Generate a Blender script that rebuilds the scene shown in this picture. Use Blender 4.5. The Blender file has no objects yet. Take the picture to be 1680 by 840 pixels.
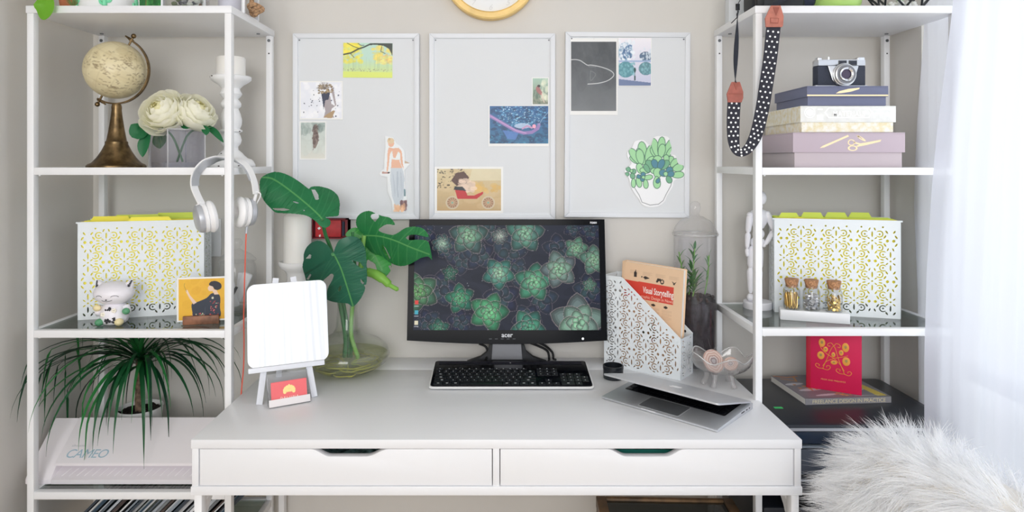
import bpy, bmesh, math, random
import numpy as np
from mathutils import Vector, Matrix

random.seed(7)
rng = np.random.default_rng(11)
scene = bpy.context.scene
col = scene.collection
R = math.radians
PI = math.pi

# ------------------------------------------------------------ camera, world, light, exposure
FPX, CX, HY, CAMZ = 1080.0, 818.0, 265.0, 1.356
cam_data = bpy.data.cameras.new('camera')
cam = bpy.data.objects.new('camera', cam_data)
col.objects.link(cam)
cam.location = (0, 0, CAMZ)
cam.rotation_euler = (R(90), 0, 0)
cam_data.sensor_width = 36.0
cam_data.lens = 36.0 * FPX / 1680.0
cam_data.shift_x = (840.0 - CX) / 1680.0
cam_data.shift_y = -(420.0 - HY) / 1680.0
cam_data.clip_start = 0.02
scene.camera = cam

scene.view_settings.view_transform = 'Standard'
scene.view_settings.look = 'None'
scene.view_settings.gamma = 1.0
scene.view_settings.use_curve_mapping = False
scene.view_settings.exposure = 0.52
scene.cycles.use_denoising = True
scene.cycles.max_bounces = 12
scene.cycles.transparent_max_bounces = 24
scene.cycles.diffuse_bounces = 8
scene.cycles.caustics_reflective = False
scene.cycles.caustics_refractive = False
scene.cycles.sample_clamp_indirect = 6.0

world = bpy.data.worlds.new('sky')
scene.world = world
world.use_nodes = True
wn = world.node_tree.nodes
wn['Background'].inputs['Color'].default_value = (0.96, 0.98, 1.0, 1)
wn['Background'].inputs['Strength'].default_value = 0.86


def area_light(name, loc, rot, sx, sy, power, color):
    l = bpy.data.lights.new(name, 'AREA')
    l.shape = 'RECTANGLE'
    l.size, l.size_y, l.energy, l.color = sx, sy, power, color
    o = bpy.data.objects.new(name, l)
    o.location, o.rotation_euler = loc, rot
    col.objects.link(o)
    return o


# daylight through the window in the right wall, and an added soft fill from behind the camera
area_light('window_daylight', (1.75, 0.75, 1.65), (0, R(90), 0), 1.7, 2.0, 9, (0.92, 0.96, 1.0))
area_light('rear_fill_light', (-0.45, -2.2, 1.9), (R(80), 0, R(-8)), 2.2, 1.8, 50, (1.0, 0.99, 0.975))


# ------------------------------------------------------------ materials
def s2l(c):
    c = c / 255.0
    return c / 12.92 if c <= 0.04045 else ((c + 0.055) / 1.055) ** 2.4


def rgb(c):
    return (s2l(c[0]), s2l(c[1]), s2l(c[2]), 1.0)


MATS = {}


def mat(name, color, rough=0.5, metal=0.0, spec=0.5, noise=0.0, nscale=30.0, bump=0.0, bscale=200.0, coat=0.0,
        color2=None, attr=False, sub=0.0):
    if name in MATS:
        return MATS[name]
    m = bpy.data.materials.new(name)
    m.use_nodes = True
    nt = m.node_tree
    b = nt.nodes['Principled BSDF']
    b.inputs['Base Color'].default_value = rgb(color)
    b.inputs['Roughness'].default_value = rough
    b.inputs['Metallic'].default_value = metal
    b.inputs['Specular IOR Level'].default_value = spec
    b.inputs['Coat Weight'].default_value = coat
    if sub:
        b.inputs['Subsurface Weight'].default_value = sub
        b.inputs['Subsurface Radius'].default_value = (0.02, 0.018, 0.015)
        b.inputs['Subsurface Scale'].default_value = 0.5
    tc = None
    if noise or bump:
        tc = nt.nodes.new('ShaderNodeTexCoord')
    if noise:
        n = nt.nodes.new('ShaderNodeTexNoise')
        n.inputs['Scale'].default_value = nscale
        n.inputs['Detail'].default_value = 6
        nt.links.new(tc.outputs['Object'], n.inputs['Vector'])
        mx = nt.nodes.new('ShaderNodeMix')
        mx.data_type = 'RGBA'
        c2 = color2 or tuple(max(0, v * (1 - noise)) for v in color)
        mx.inputs[6].default_value = rgb(color)
        mx.inputs[7].default_value = rgb(c2)
        rmp = nt.nodes.new('ShaderNodeValToRGB')
        rmp.color_ramp.elements[0].position = 0.38
        rmp.color_ramp.elements[1].position = 0.66
        nt.links.new(n.outputs['Fac'], rmp.inputs['Fac'])
        nt.links.new(rmp.outputs['Color'], mx.inputs[0])
        nt.links.new(mx.outputs[2], b.inputs['Base Color'])
    if attr:
        a = nt.nodes.new('ShaderNodeAttribute')
        a.attribute_name = 'Col'
        nt.links.new(a.outputs['Color'], b.inputs['Base Color'])
    if bump:
        n2 = nt.nodes.new('ShaderNodeTexNoise')
        n2.inputs['Scale'].default_value = bscale
        n2.inputs['Detail'].default_value = 4
        nt.links.new(tc.outputs['Object'], n2.inputs['Vector'])
        bp = nt.nodes.new('ShaderNodeBump')
        bp.inputs['Strength'].default_value = bump
        bp.inputs['Distance'].default_value = 0.002
        nt.links.new(n2.outputs['Fac'], bp.inputs['Height'])
        nt.links.new(bp.outputs['Normal'], b.inputs['Normal'])
    MATS[name] = m
    return m


def glass(name, tint=(255, 255, 255), refl=1.0, rough=0.0, ior=1.45, haze=0.0, haze_col=(235, 238, 240)):
    """thin clear glass: tinted see-through plus a Fresnel reflection, with an optional milky film"""
    if name in MATS:
        return MATS[name]
    m = bpy.data.materials.new(name)
    m.use_nodes = True
    nt = m.node_tree
    nt.nodes.remove(nt.nodes['Principled BSDF'])
    out = nt.nodes['Material Output']
    t = nt.nodes.new('ShaderNodeBsdfTransparent')
    t.inputs['Color'].default_value = rgb(tint)
    g = nt.nodes.new('ShaderNodeBsdfGlossy')
    g.inputs['Roughness'].default_value = rough
    f = nt.nodes.new('ShaderNodeLayerWeight')
    f.inputs['Blend'].default_value = 0.5
    pw = nt.nodes.new('ShaderNodeMath')
    pw.operation = 'POWER'
    pw.inputs[1].default_value = 4.0
    f0 = ((ior - 1) / (ior + 1)) ** 2
    ma = nt.nodes.new('ShaderNodeMath')
    ma.operation = 'MULTIPLY_ADD'
    ma.inputs[1].default_value = 0.85 - f0
    ma.inputs[2].default_value = f0
    nt.links.new(f.outputs['Facing'], pw.inputs[0])
    nt.links.new(pw.outputs[0], ma.inputs[0])
    mul = nt.nodes.new('ShaderNodeMath')
    mul.operation = 'MULTIPLY'
    mul.inputs[1].default_value = refl
    mul.use_clamp = True
    mx = nt.nodes.new('ShaderNodeMixShader')
    nt.links.new(ma.outputs[0], mul.inputs[0])
    nt.links.new(mul.outputs[0], mx.inputs['Fac'])
    last = t
    if haze:
        d = nt.nodes.new('ShaderNodeBsdfDiffuse')
        d.inputs['Color'].default_value = rgb(haze_col)
        hm = nt.nodes.new('ShaderNodeMixShader')
        hm.inputs['Fac'].default_value = haze
        nt.links.new(t.outputs[0], hm.inputs[1])
        nt.links.new(d.outputs[0], hm.inputs[2])
        last = hm
    nt.links.new(last.outputs[0], mx.inputs[1])
    nt.links.new(g.outputs[0], mx.inputs[2])
    nt.links.new(mx.outputs[0], out.inputs['Surface'])
    MATS[name] = m
    return m


def fabric_sheer(name, color, transp, transl):
    m = bpy.data.materials.new(name)
    m.use_nodes = True
    nt = m.node_tree
    nt.nodes.remove(nt.nodes['Principled BSDF'])
    out = nt.nodes['Material Output']
    d = nt.nodes.new('ShaderNodeBsdfDiffuse')
    d.inputs['Color'].default_value = rgb(color)
    l = nt.nodes.new('ShaderNodeBsdfTranslucent')
    l.inputs['Color'].default_value = rgb(color)
    t = nt.nodes.new('ShaderNodeBsdfTransparent')
    m1 = nt.nodes.new('ShaderNodeMixShader')
    m1.inputs['Fac'].default_value = transl
    m2 = nt.nodes.new('ShaderNodeMixShader')
    m2.inputs['Fac'].default_value = transp
    nt.links.new(d.outputs[0], m1.inputs[1])
    nt.links.new(l.outputs[0], m1.inputs[2])
    nt.links.new(m1.outputs[0], m2.inputs[1])
    nt.links.new(t.outputs[0], m2.inputs[2])
    nt.links.new(m2.outputs[0], out.inputs['Surface'])
    MATS[name] = m
    return m


def leaf_mat(name, color, transl=0.3, attr=True, rough=0.4):
    m = bpy.data.materials.new(name)
    m.use_nodes = True
    nt = m.node_tree
    b = nt.nodes['Principled BSDF']
    b.inputs['Base Color'].default_value = rgb(color)
    b.inputs['Roughness'].default_value = rough
    b.inputs['Specular IOR Level'].default_value = 0.4
    out = nt.nodes['Material Output']
    l = nt.nodes.new('ShaderNodeBsdfTranslucent')
    l.inputs['Color'].default_value = rgb(color)
    if attr:
        a = nt.nodes.new('ShaderNodeAttribute')
        a.attribute_name = 'Col'
        nt.links.new(a.outputs['Color'], b.inputs['Base Color'])
        nt.links.new(a.outputs['Color'], l.inputs['Color'])
    mx = nt.nodes.new('ShaderNodeMixShader')
    mx.inputs['Fac'].default_value = transl
    nt.links.new(b.outputs[0], mx.inputs[1])
    nt.links.new(l.outputs[0], mx.inputs[2])
    nt.links.new(mx.outputs[0], out.inputs['Surface'])
    MATS[name] = m
    return m


def screen_mat(name, strength):
    m = bpy.data.materials.new(name)
    m.use_nodes = True
    nt = m.node_tree
    b = nt.nodes['Principled BSDF']
    b.inputs['Base Color'].default_value = rgb((12, 14, 18))
    b.inputs['Roughness'].default_value = 0.3
    b.inputs['Specular IOR Level'].default_value = 0.1
    a = nt.nodes.new('ShaderNodeAttribute')
    a.attribute_name = 'Col'
    nt.links.new(a.outputs['Color'], b.inputs['Emission Color'])
    b.inputs['Emission Strength'].default_value = strength
    MATS[name] = m
    return m


WHITE = mat('white_lacquer', (235, 236, 239), 0.35)
WHITE_METAL = mat('white_powder_coat', (240, 241, 243), 0.42)
WALL = mat('greige_wall_paint', (216, 213, 208), 0.85, noise=0.015, nscale=3, bump=0.04, bscale=420)
PRINT = mat('photo_print', (255, 255, 255), 0.4, attr=True)
PAPER = mat('white_paper', (245, 245, 243), 0.7)
BLACK = mat('black_plastic', (16, 18, 22), 0.35, spec=0.3)
GLOSS_BLACK = mat('gloss_black_plastic', (11, 13, 18), 0.14, spec=0.08)
BLACK_MATT = mat('black_matt_plastic', (24, 27, 33), 0.55)
GOLD = mat('gold_foil', (240, 205, 130), 0.28, metal=1.0)
BRASS = mat('aged_brass', (142, 118, 84), 0.34, metal=1.0, noise=0.5, nscale=45, color2=(96, 80, 58))
SILVER = mat('silver_metal', (205, 207, 210), 0.3, metal=1.0)
CHROME = mat('chrome', (225, 227, 230), 0.12, metal=1.0)
ALU = mat('brushed_aluminium', (208, 211, 216), 0.42, metal=0.6)
GLASS = glass('clear_glass', (253, 254, 253), 0.6)
GLASS_SOFT = glass('clear_glass_film', (253, 253, 253), 0.75, haze=0.022)
SHELF_GLASS = glass('smoked_shelf_glass', (206, 216, 213), 1.2, ior=1.5)
YELLOW = mat('yellow_card', (255, 244, 90), 0.7)
LIME = mat('lime_card', (228, 243, 104), 0.7)
GREEN_LEAF = leaf_mat('leaf_green', (30, 105, 55), 0.25)
CORK = mat('cork', (203, 150, 108), 0.85, noise=0.3, nscale=220, bump=0.3, bscale=300)
WAX = mat('candle_wax', (242, 240, 236), 0.5, sub=0.15)
CERAMIC = mat('white_ceramic', (240, 240, 240), 0.22)
SHABBY = mat('distressed_white_paint', (243, 244, 246), 0.5)
PERF = mat('white_perforated_metal', (236, 242, 246), 0.4)
RUBBER = mat('black_rubber', (14, 14, 16), 0.6)


# ------------------------------------------------------------ helpers
def W(px, py, Y):
    """world point at distance Y seen along a direction measured in the photograph"""
    return Vector(((px - CX) * Y / FPX, Y, CAMZ - (py - HY) * Y / FPX))


class MB:
    def __init__(self):
        self.bm = bmesh.new()

    def _xf(self, vs, M):
        if M is not None:
            bmesh.ops.transform(self.bm, matrix=M, verts=vs)

    def box(self, x0, x1, y0, y1, z0, z1, bevel=0.0, M=None, seg=2):
        r = bmesh.ops.create_cube(self.bm, size=1.0)
        vs = r['verts']
        for v in vs:
            v.co = Vector((x0 + (v.co.x + 0.5) * (x1 - x0), y0 + (v.co.y + 0.5) * (y1 - y0), z0 + (v.co.z + 0.5) * (z1 - z0)))
        self._xf(vs, M)
        if bevel > 0:
            es = list({e for v in vs for e in v.link_edges})
            bmesh.ops.bevel(self.bm, geom=es, offset=bevel, segments=seg, profile=0.5, affect='EDGES')
        return self

    def lathe(self, prof, seg=40, M=None, c=(0, 0, 0)):
        """profile of (radius, height) turned about the vertical; a zero radius closes the end"""
        bm = self.bm
        rings = []
        new = []
        for r, z in prof:
            if r <= 1e-6:
                v = bm.verts.new((c[0], c[1], c[2] + z))
                rings.append([v])
                new.append(v)
            else:
                ring = [bm.verts.new((c[0] + r * math.cos(2 * PI * k / seg), c[1] + r * math.sin(2 * PI * k / seg), c[2] + z)) for k in range(seg)]
                rings.append(ring)
                new += ring
        for a, b in zip(rings, rings[1:]):
            if len(a) == 1 and len(b) == 1:
                continue
            for k in range(seg):
                j = (k + 1) % seg
                if len(a) == 1:
                    bm.faces.new((a[0], b[j], b[k]))
                elif len(b) == 1:
                    bm.faces.new((a[k], a[j], b[0]))
                else:
                    bm.faces.new((a[k], a[j], b[j], b[k]))
        self._xf(new, M)
        return self

    def tube(self, pts, r, seg=10, closed=False, caps=True, flat=None):
        """round (or flattened: flat = (width, thickness, up)) bar along points"""
        bm = self.bm
        pts = [Vector(p) for p in pts]
        n = len(pts)
        rs = r if isinstance(r, (list, tuple)) else [r] * n
        rings = []
        prev_n = None
        for i, p in enumerate(pts):
            if closed:
                t = pts[(i + 1) % n] - pts[i - 1]
            elif i == 0:
                t = pts[1] - pts[0]
            elif i == n - 1:
                t = pts[-1] - pts[-2]
            else:
                t = pts[i + 1] - pts[i - 1]
            t.normalize()
            if prev_n is None:
                up = Vector((0, 0, 1)) if abs(t.z) < 0.9 else Vector((0, 1, 0))
                nv = (up - t * up.dot(t)).normalized()
            else:
                nv = (prev_n - t * prev_n.dot(t)).normalized()
            prev_n = nv
            bv = t.cross(nv)
            rings.append([bm.verts.new(p + (nv * math.cos(2 * PI * k / seg) + bv * math.sin(2 * PI * k / seg)) * rs[i]) for k in range(seg)])
        last = n if closed else n - 1
        for i in range(last):
            a, b = rings[i], rings[(i + 1) % n]
            for k in range(seg):
                j = (k + 1) % seg
                bm.faces.new((a[k], a[j], b[j], b[k]))
        if not closed and caps:
            bm.faces.new(rings[0][::-1])
            bm.faces.new(rings[-1])
        return self

    def band(self, pts, width, thick, wdir):
        """flat strap: rectangular section, wdir gives the width direction"""
        bm = self.bm
        pts = [Vector(p) for p in pts]
        rings = []
        for i, p in enumerate(pts):
            t = (pts[min(i + 1, len(pts) - 1)] - pts[max(i - 1, 0)]).normalized()
            w = wdir[i] if isinstance(wdir, list) else wdir
            w = Vector(w)
            w = (w - t * w.dot(t)).normalized()
            nn = t.cross(w)
            hw = (width[i] if isinstance(width, list) else width) / 2
            rings.append([bm.verts.new(p + w * hw + nn * thick / 2), bm.verts.new(p - w * hw + nn * thick / 2),
                          bm.verts.new(p - w * hw - nn * thick / 2), bm.verts.new(p + w * hw - nn * thick / 2)])
        for a, b in zip(rings, rings[1:]):
            for k in range(4):
                j = (k + 1) % 4
                bm.faces.new((a[k], a[j], b[j], b[k]))
        bm.faces.new(rings[0][::-1])
        bm.faces.new(rings[-1])
        return self

    def prism(self, poly, d0, d1, plane='XZ', M=None, bevel=0.0):
        """outline extruded between two depths"""
        bm = self.bm

        def P(u, v, d):
            return {'XZ': (u, d, v), 'XY': (u, v, d), 'YZ': (d, u, v)}[plane]
        a = [bm.verts.new(P(u, v, d0)) for u, v in poly]
        b = [bm.verts.new(P(u, v, d1)) for u, v in poly]
        n = len(poly)
        f1 = bm.faces.new(a)
        f2 = bm.faces.new(b[::-1])
        for k in range(n):
            j = (k + 1) % n
            bm.faces.new((a[j], a[k], b[k], b[j]))
        bmesh.ops.recalc_face_normals(bm, faces=list({f for v in a + b for f in v.link_faces}))
        self._xf(a + b, M)
        if bevel > 0:
            es = list({e for v in a for e in v.link_edges if e.other_vert(v) in a} | {e for v in b for e in v.link_edges if e.other_vert(v) in b})
            bmesh.ops.bevel(bm, geom=es, offset=bevel, segments=2, profile=0.5, affect='EDGES')
        return self

    def ell(self, c, rad, u=24, v=14, M=None):
        r = bmesh.ops.create_uvsphere(self.bm, u_segments=u, v_segments=v, radius=1.0)
        for x in r['verts']:
            x.co = Vector((c[0] + x.co.x * rad[0], c[1] + x.co.y * rad[1], c[2] + x.co.z * rad[2]))
        self._xf(r['verts'], M)
        return self

    def cyl(self, p0, p1, r0, r1=None, seg=20):
        return self.tube([p0, p1], [r0, r0 if r1 is None else r1], seg)

    def grid(self, fn, nu, nv, closed_u=False):
        bm = self.bm
        g = [[bm.verts.new(fn(i / nu, j / nv)) for j in range(nv + 1)] for i in range(nu + (0 if closed_u else 1))]
        for i in range(nu):
            for j in range(nv):
                a, b = g[i], g[(i + 1) % len(g)]
                bm.faces.new((a[j], b[j], b[j + 1], a[j + 1]))
        return self

    def mesh(self, name, m=None, angle=35):
        me = bpy.data.meshes.new(name)
        bmesh.ops.recalc_face_normals(self.bm, faces=self.bm.faces[:])
        self.bm.to_mesh(me)
        self.bm.free()
        if m:
            me.materials.append(m)
        me.shade_smooth()
        me.set_sharp_from_angle(angle=R(angle))
        return me

    def build(self, name, m, parent=None, angle=35, loc=None):
        return link(name, self.mesh(name, m, angle), parent, loc)


def link(name, me, parent=None, loc=None):
    o = bpy.data.objects.new(name, me)
    col.objects.link(o)
    if parent is not None:
        o.parent = parent
    if loc is not None:
        o.location = loc
    return o


def tag(o, label, cat, group=None, kind=None):
    o['label'] = label
    o['category'] = cat
    if group:
        o['group'] = group
    if kind:
        o['kind'] = kind
    return o


def thing(name, label, cat, loc=(0, 0, 0), yaw=0.0, group=None):
    o = bpy.data.objects.new(name, None)
    o.empty_display_size = 0.05
    col.objects.link(o)
    o.location = loc
    o.rotation_euler = (0, 0, yaw)
    return tag(o, label, cat, group)


def kids(o):
    return [c for c in bpy.data.objects if c.parent == o]


def copy_tree(o, parent=None, ch=None):
    c = o.copy()
    col.objects.link(c)
    if parent is not None:
        c.parent = parent
    for k in kids(o):
        copy_tree(k, c)
    return c


def struct(o):
    o['kind'] = 'structure'
    return o


def text_mesh(s, size, m, M=None, extrude=0.0002, align='LEFT', shear=0.0, spacing=1.0, bold=0.0):
    c = bpy.data.curves.new('lettering', 'FONT')
    c.body = s
    c.size = size
    c.align_x = align
    c.extrude = extrude
    c.shear = shear
    c.space_character = spacing
    c.resolution_u = 3
    if bold:
        c.offset = bold
    o = bpy.data.objects.new('lettering', c)
    col.objects.link(o)
    dg = bpy.context.evaluated_depsgraph_get()
    me = bpy.data.meshes.new_from_object(o.evaluated_get(dg))
    bpy.data.objects.remove(o)
    bpy.data.curves.remove(c)
    me.materials.clear()
    me.materials.append(m)
    # stand upright: text x -> x, text y -> z, facing -Y
    T = Matrix.Rotation(R(90), 4, 'X')
    me.transform((M or Matrix()) @ T)
    return me


def fill_with_holes(outline, holes, thick, m, name):
    """flat sheet with real cut-outs, in XZ, thickness along Y"""
    c = bpy.data.curves.new(name, 'CURVE')
    c.dimensions = '2D'
    c.fill_mode = 'BOTH'
    c.extrude = thick / 2
    for poly in [outline] + holes:
        sp = c.splines.new('POLY')
        sp.points.add(len(poly) - 1)
        for p, (u, v) in zip(sp.points, poly):
            p.co = (u, v, 0, 1)
        sp.use_cyclic_u = True
    o = bpy.data.objects.new(name, c)
    col.objects.link(o)
    dg = bpy.context.evaluated_depsgraph_get()
    me = bpy.data.meshes.new_from_object(o.evaluated_get(dg))
    bpy.data.objects.remove(o)
    bpy.data.curves.remove(c)
    me.materials.clear()
    me.materials.append(m)
    me.transform(Matrix.Rotation(R(90), 4, 'X'))
    return me


def smooth_path(pts, n=8, closed=False):
    """Catmull-Rom through the points"""
    P = [Vector(p) for p in pts]
    out = []
    N = len(P)
    rngk = range(N) if closed else range(N - 1)
    for i in rngk:
        if closed:
            p0, p1, p2, p3 = P[i - 1], P[i], P[(i + 1) % N], P[(i + 2) % N]
        else:
            p0, p1, p2, p3 = P[max(i - 1, 0)], P[i], P[i + 1], P[min(i + 2, N - 1)]
        for k in range(n):
            t = k / n
            out.append(0.5 * ((2 * p1) + (p2 - p0) * t + (2 * p0 - 5 * p1 + 4 * p2 - p3) * t * t + (3 * p1 - p0 - 3 * p2 + p3) * t ** 3))
    if not closed:
        out.append(P[-1])
    return out


def smooth2(pts, n=6, closed=True):
    return [(p.x, p.y) for p in smooth_path([(a, b, 0) for a, b in pts], n, closed)]


def rrect(w, h, r, n=6, cx=0.0, cy=0.0):
    o = []
    for (sx, sy, a0) in ((1, 1, 0), (-1, 1, 90), (-1, -1, 180), (1, -1, 270)):
        for k in range(n + 1):
            a = R(a0 + 90 * k / n)
            o.append((cx + sx * (w / 2 - r) + r * math.cos(a), cy + sy * (h / 2 - r) + r * math.sin(a)))
    return o


class Canvas:
    """a small picture painted by code and carried by a print, screen or leaf as surface colour"""

    def __init__(self, w, h, bg=(255, 255, 255), aspect=1.0):
        self.w, self.h = w, h
        self.a = np.zeros((h, w, 3), np.float32)
        self.a[:] = np.array(bg, np.float32)
        ys, xs = np.mgrid[0:h, 0:w].astype(np.float32)
        self.X = xs / (w - 1)
        self.Y = 1.0 - ys / (h - 1)
        self.mask = None

    def _inside(self, poly, soft=False):
        P = np.array(poly, np.float32)
        x0, y0 = P.min(0)
        x1, y1 = P.max(0)
        c0 = max(int(math.floor(x0 * (self.w - 1))), 0)
        c1 = min(int(math.ceil(x1 * (self.w - 1))) + 1, self.w)
        r0 = max(int(math.floor((1 - y1) * (self.h - 1))), 0)
        r1 = min(int(math.ceil((1 - y0) * (self.h - 1))) + 1, self.h)
        if c1 <= c0 or r1 <= r0:
            return None
        X = self.X[r0:r1, c0:c1]
        Y = self.Y[r0:r1, c0:c1]
        ins = np.zeros(X.shape, bool)
        n = len(P)
        for i in range(n):
            xa, ya = P[i]
            xb, yb = P[(i + 1) % n]
            if ya == yb:
                continue
            cr = ((ya > Y) != (yb > Y)) & (X < (xb - xa) * (Y - ya) / (yb - ya) + xa)
            ins ^= cr
        return (slice(r0, r1), slice(c0, c1)), ins

    def poly(self, pts, color, alpha=1.0):
        q = self._inside(pts)
        if q is None:
            return self
        sl, ins = q
        c = np.array(color, np.float32)
        self.a[sl][ins] = self.a[sl][ins] * (1 - alpha) + c * alpha
        return self

    def ell(self, cx, cy, rx, ry, color, alpha=1.0, rot=0.0, n=28):
        ca, sa = math.cos(rot), math.sin(rot)
        return self.poly([(cx + rx * math.cos(t) * ca - ry * math.sin(t) * sa, cy + rx * math.cos(t) * sa + ry * math.sin(t) * ca)
                          for t in [2 * PI * k / n for k in range(n)]], color, alpha)

    def line(self, pts, width, color, alpha=1.0, asp=1.0):
        """stroke; width in x units, asp = picture width / height"""
        c = np.array(color, np.float32)
        d = np.full((self.h, self.w), 9.0, np.float32)
        for (xa, ya), (xb, yb) in zip(pts, pts[1:]):
            ux, uy = xb - xa, (yb - ya) / asp
            L = ux * ux + uy * uy + 1e-12
            px, py = self.X - xa, (self.Y - ya) / asp
            t = np.clip((px * ux + py * uy) / L, 0, 1)
            d = np.minimum(d, np.hypot(px - t * ux, py - t * uy))
        k = np.clip((width / 2 - d) * (self.w - 1) + 0.5, 0, 1)[..., None] * alpha
        self.a = self.a * (1 - k) + c * k
        return self

    def grad(self, c0, c1, y0=0.0, y1=1.0):
        t = np.clip((self.Y - y0) / (y1 - y0), 0, 1)[..., None]
        self.a = np.array(c0, np.float32) * (1 - t) + np.array(c1, np.float32) * t
        return self

    def blotch(self, n, color, rmin, rmax, box=(0, 0, 1, 1), alpha=0.6, vary=20):
        for _ in range(n):
            r = random.uniform(rmin, rmax)
            v = random.uniform(-vary, vary)
            self.ell(random.uniform(box[0], box[2]), random.uniform(box[1], box[3]), r, r * random.uniform(0.5, 1.2),
                     [max(0, min(255, q + v)) for q in color], alpha, random.uniform(0, PI), 10)
        return self

    def keep(self, poly, holes=()):
        """only the surface inside this outline stays"""
        m = np.zeros((self.h, self.w), bool)
        sl, ins = self._inside(poly)
        m[sl] |= ins
        for hpoly in holes:
            q = self._inside(hpoly)
            if q:
                sub = m[q[0]]
                sub &= ~q[1]
        self.mask = m
        return self

    def mesh(self, name, fn, m):
        """fn maps picture coordinates (0..1, 0..1 up) arrays to x, y, z arrays"""
        x, y, z = fn(self.X.ravel(), self.Y.ravel())
        co = np.stack([np.broadcast_to(np.asarray(q, np.float32), (self.w * self.h,)) for q in (x, y, z)], 1).astype(np.float32)
        idx = np.arange(self.w * self.h).reshape(self.h, self.w)
        q = np.stack([idx[1:, :-1], idx[1:, 1:], idx[:-1, 1:], idx[:-1, :-1]], -1).reshape(-1, 4)
        c = np.clip(self.a.reshape(-1, 3), 0, 255) / 255.0
        lin = np.where(c <= 0.04045, c / 12.92, ((c + 0.055) / 1.055) ** 2.4)
        if self.mask is not None:
            mk = self.mask.ravel()
            q = q[mk[q].sum(1) >= 3]
            used = np.zeros(len(co), bool)
            used[q.ravel()] = True
            remap = np.cumsum(used) - 1
            q = remap[q]
            co, lin = co[used], lin[used]
        me = bpy.data.meshes.new(name)
        me.vertices.add(len(co))
        me.vertices.foreach_set('co', co.ravel())
        me.loops.add(q.size)
        me.loops.foreach_set('vertex_index', q.ravel().astype(np.int32))
        me.polygons.add(len(q))
        me.polygons.foreach_set('loop_start', np.arange(0, q.size, 4, dtype=np.int32))
        me.polygons.foreach_set('loop_total', np.full(len(q), 4, np.int32))
        me.update(calc_edges=True)
        at = me.color_attributes.new('Col', 'FLOAT_COLOR', 'POINT')
        at.data.foreach_set('color', np.concatenate([lin, np.ones((len(lin), 1))], 1).astype(np.float32).ravel())
        me.materials.append(m)
        me.shade_smooth()
        return me


# ------------------------------------------------------------ the room
YW, XL, XR, CEIL = 2.005, -1.2345, 1.166, 2.55
FLOOR = mat('light_oak_floor', (196, 178, 156), 0.5, noise=0.12, nscale=8)
CEILM = mat('ceiling_paint', (240, 240, 238), 0.9)
struct(MB().box(XL - 0.1, XR + 0.15, -3.0, YW + 0.1, -0.05, 0).build('floor', FLOOR))
struct(MB().box(XL - 0.1, XR + 0.15, -3.0, YW + 0.1, CEIL, CEIL + 0.05).build('ceiling', CEILM))
struct(MB().box(XL - 0.1, XR + 0.15, YW, YW + 0.1, 0, CEIL).build('wall_back', WALL))
struct(MB().box(XL - 0.1, XL, -3.0, YW, 0, CEIL).build('wall_left', WALL))
WY0, WY1, WZ0, WZ1 = -2.3, 1.815, 0.42, 2.30
wr = MB()
wr.box(XR, XR + 0.12, WY1, YW, 0, CEIL)
wr.box(XR, XR + 0.12, -3.0, WY0, 0, CEIL)
wr.box(XR, XR + 0.12, WY0, WY1, 0, WZ0)
wr.box(XR, XR + 0.12, WY0, WY1, WZ1, CEIL)
struct(wr.build('wall_right', WALL))
wf = MB()
fx0, fx1 = XR + 0.07, XR + 0.11
for y in (WY0, -0.30, WY1 - 0.05):
    wf.box(fx0, fx1, y, y + 0.05, WZ0, WZ1, 0.004)
wf.box(fx0, fx1, WY0, WY1, WZ0, WZ0 + 0.05, 0.004)
wf.box(fx0, fx1, WY0, WY1, WZ1 - 0.05, WZ1, 0.004)
wf.box(fx0, fx1, WY0, WY1, 0.78, 0.82, 0.004)
win = struct(wf.build('window_1', WHITE))
MB().box(XR - 0.004, XR + 0.12, WY0 - 0.03, WY1, WZ0 - 0.03, WZ0, 0.005).build('window_sill', WHITE, win)
MB().box(XR + 0.088, XR + 0.092, WY0 + 0.05, -0.30, WZ0 + 0.05, WZ1 - 0.05).build('window_pane', GLASS, win)
MB().box(XR + 0.088, XR + 0.092, -0.25, WY1 - 0.05, WZ0 + 0.05, WZ1 - 0.05).build('window_pane', GLASS, win)
struct(MB().box(XL, XR, YW - 0.014, YW, 0, 0.09, 0.003).build('baseboard_back', WHITE))

# ------------------------------------------------------------ desk
DX, DY, DZ = -0.0045, 1.41, 0.76
desk = thing('desk', 'white two-drawer desk against the wall between the two shelving units', 'desk', (DX, DY, 0))


def dlx(px):
    return (px - CX) * DY / FPX - DX


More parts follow.
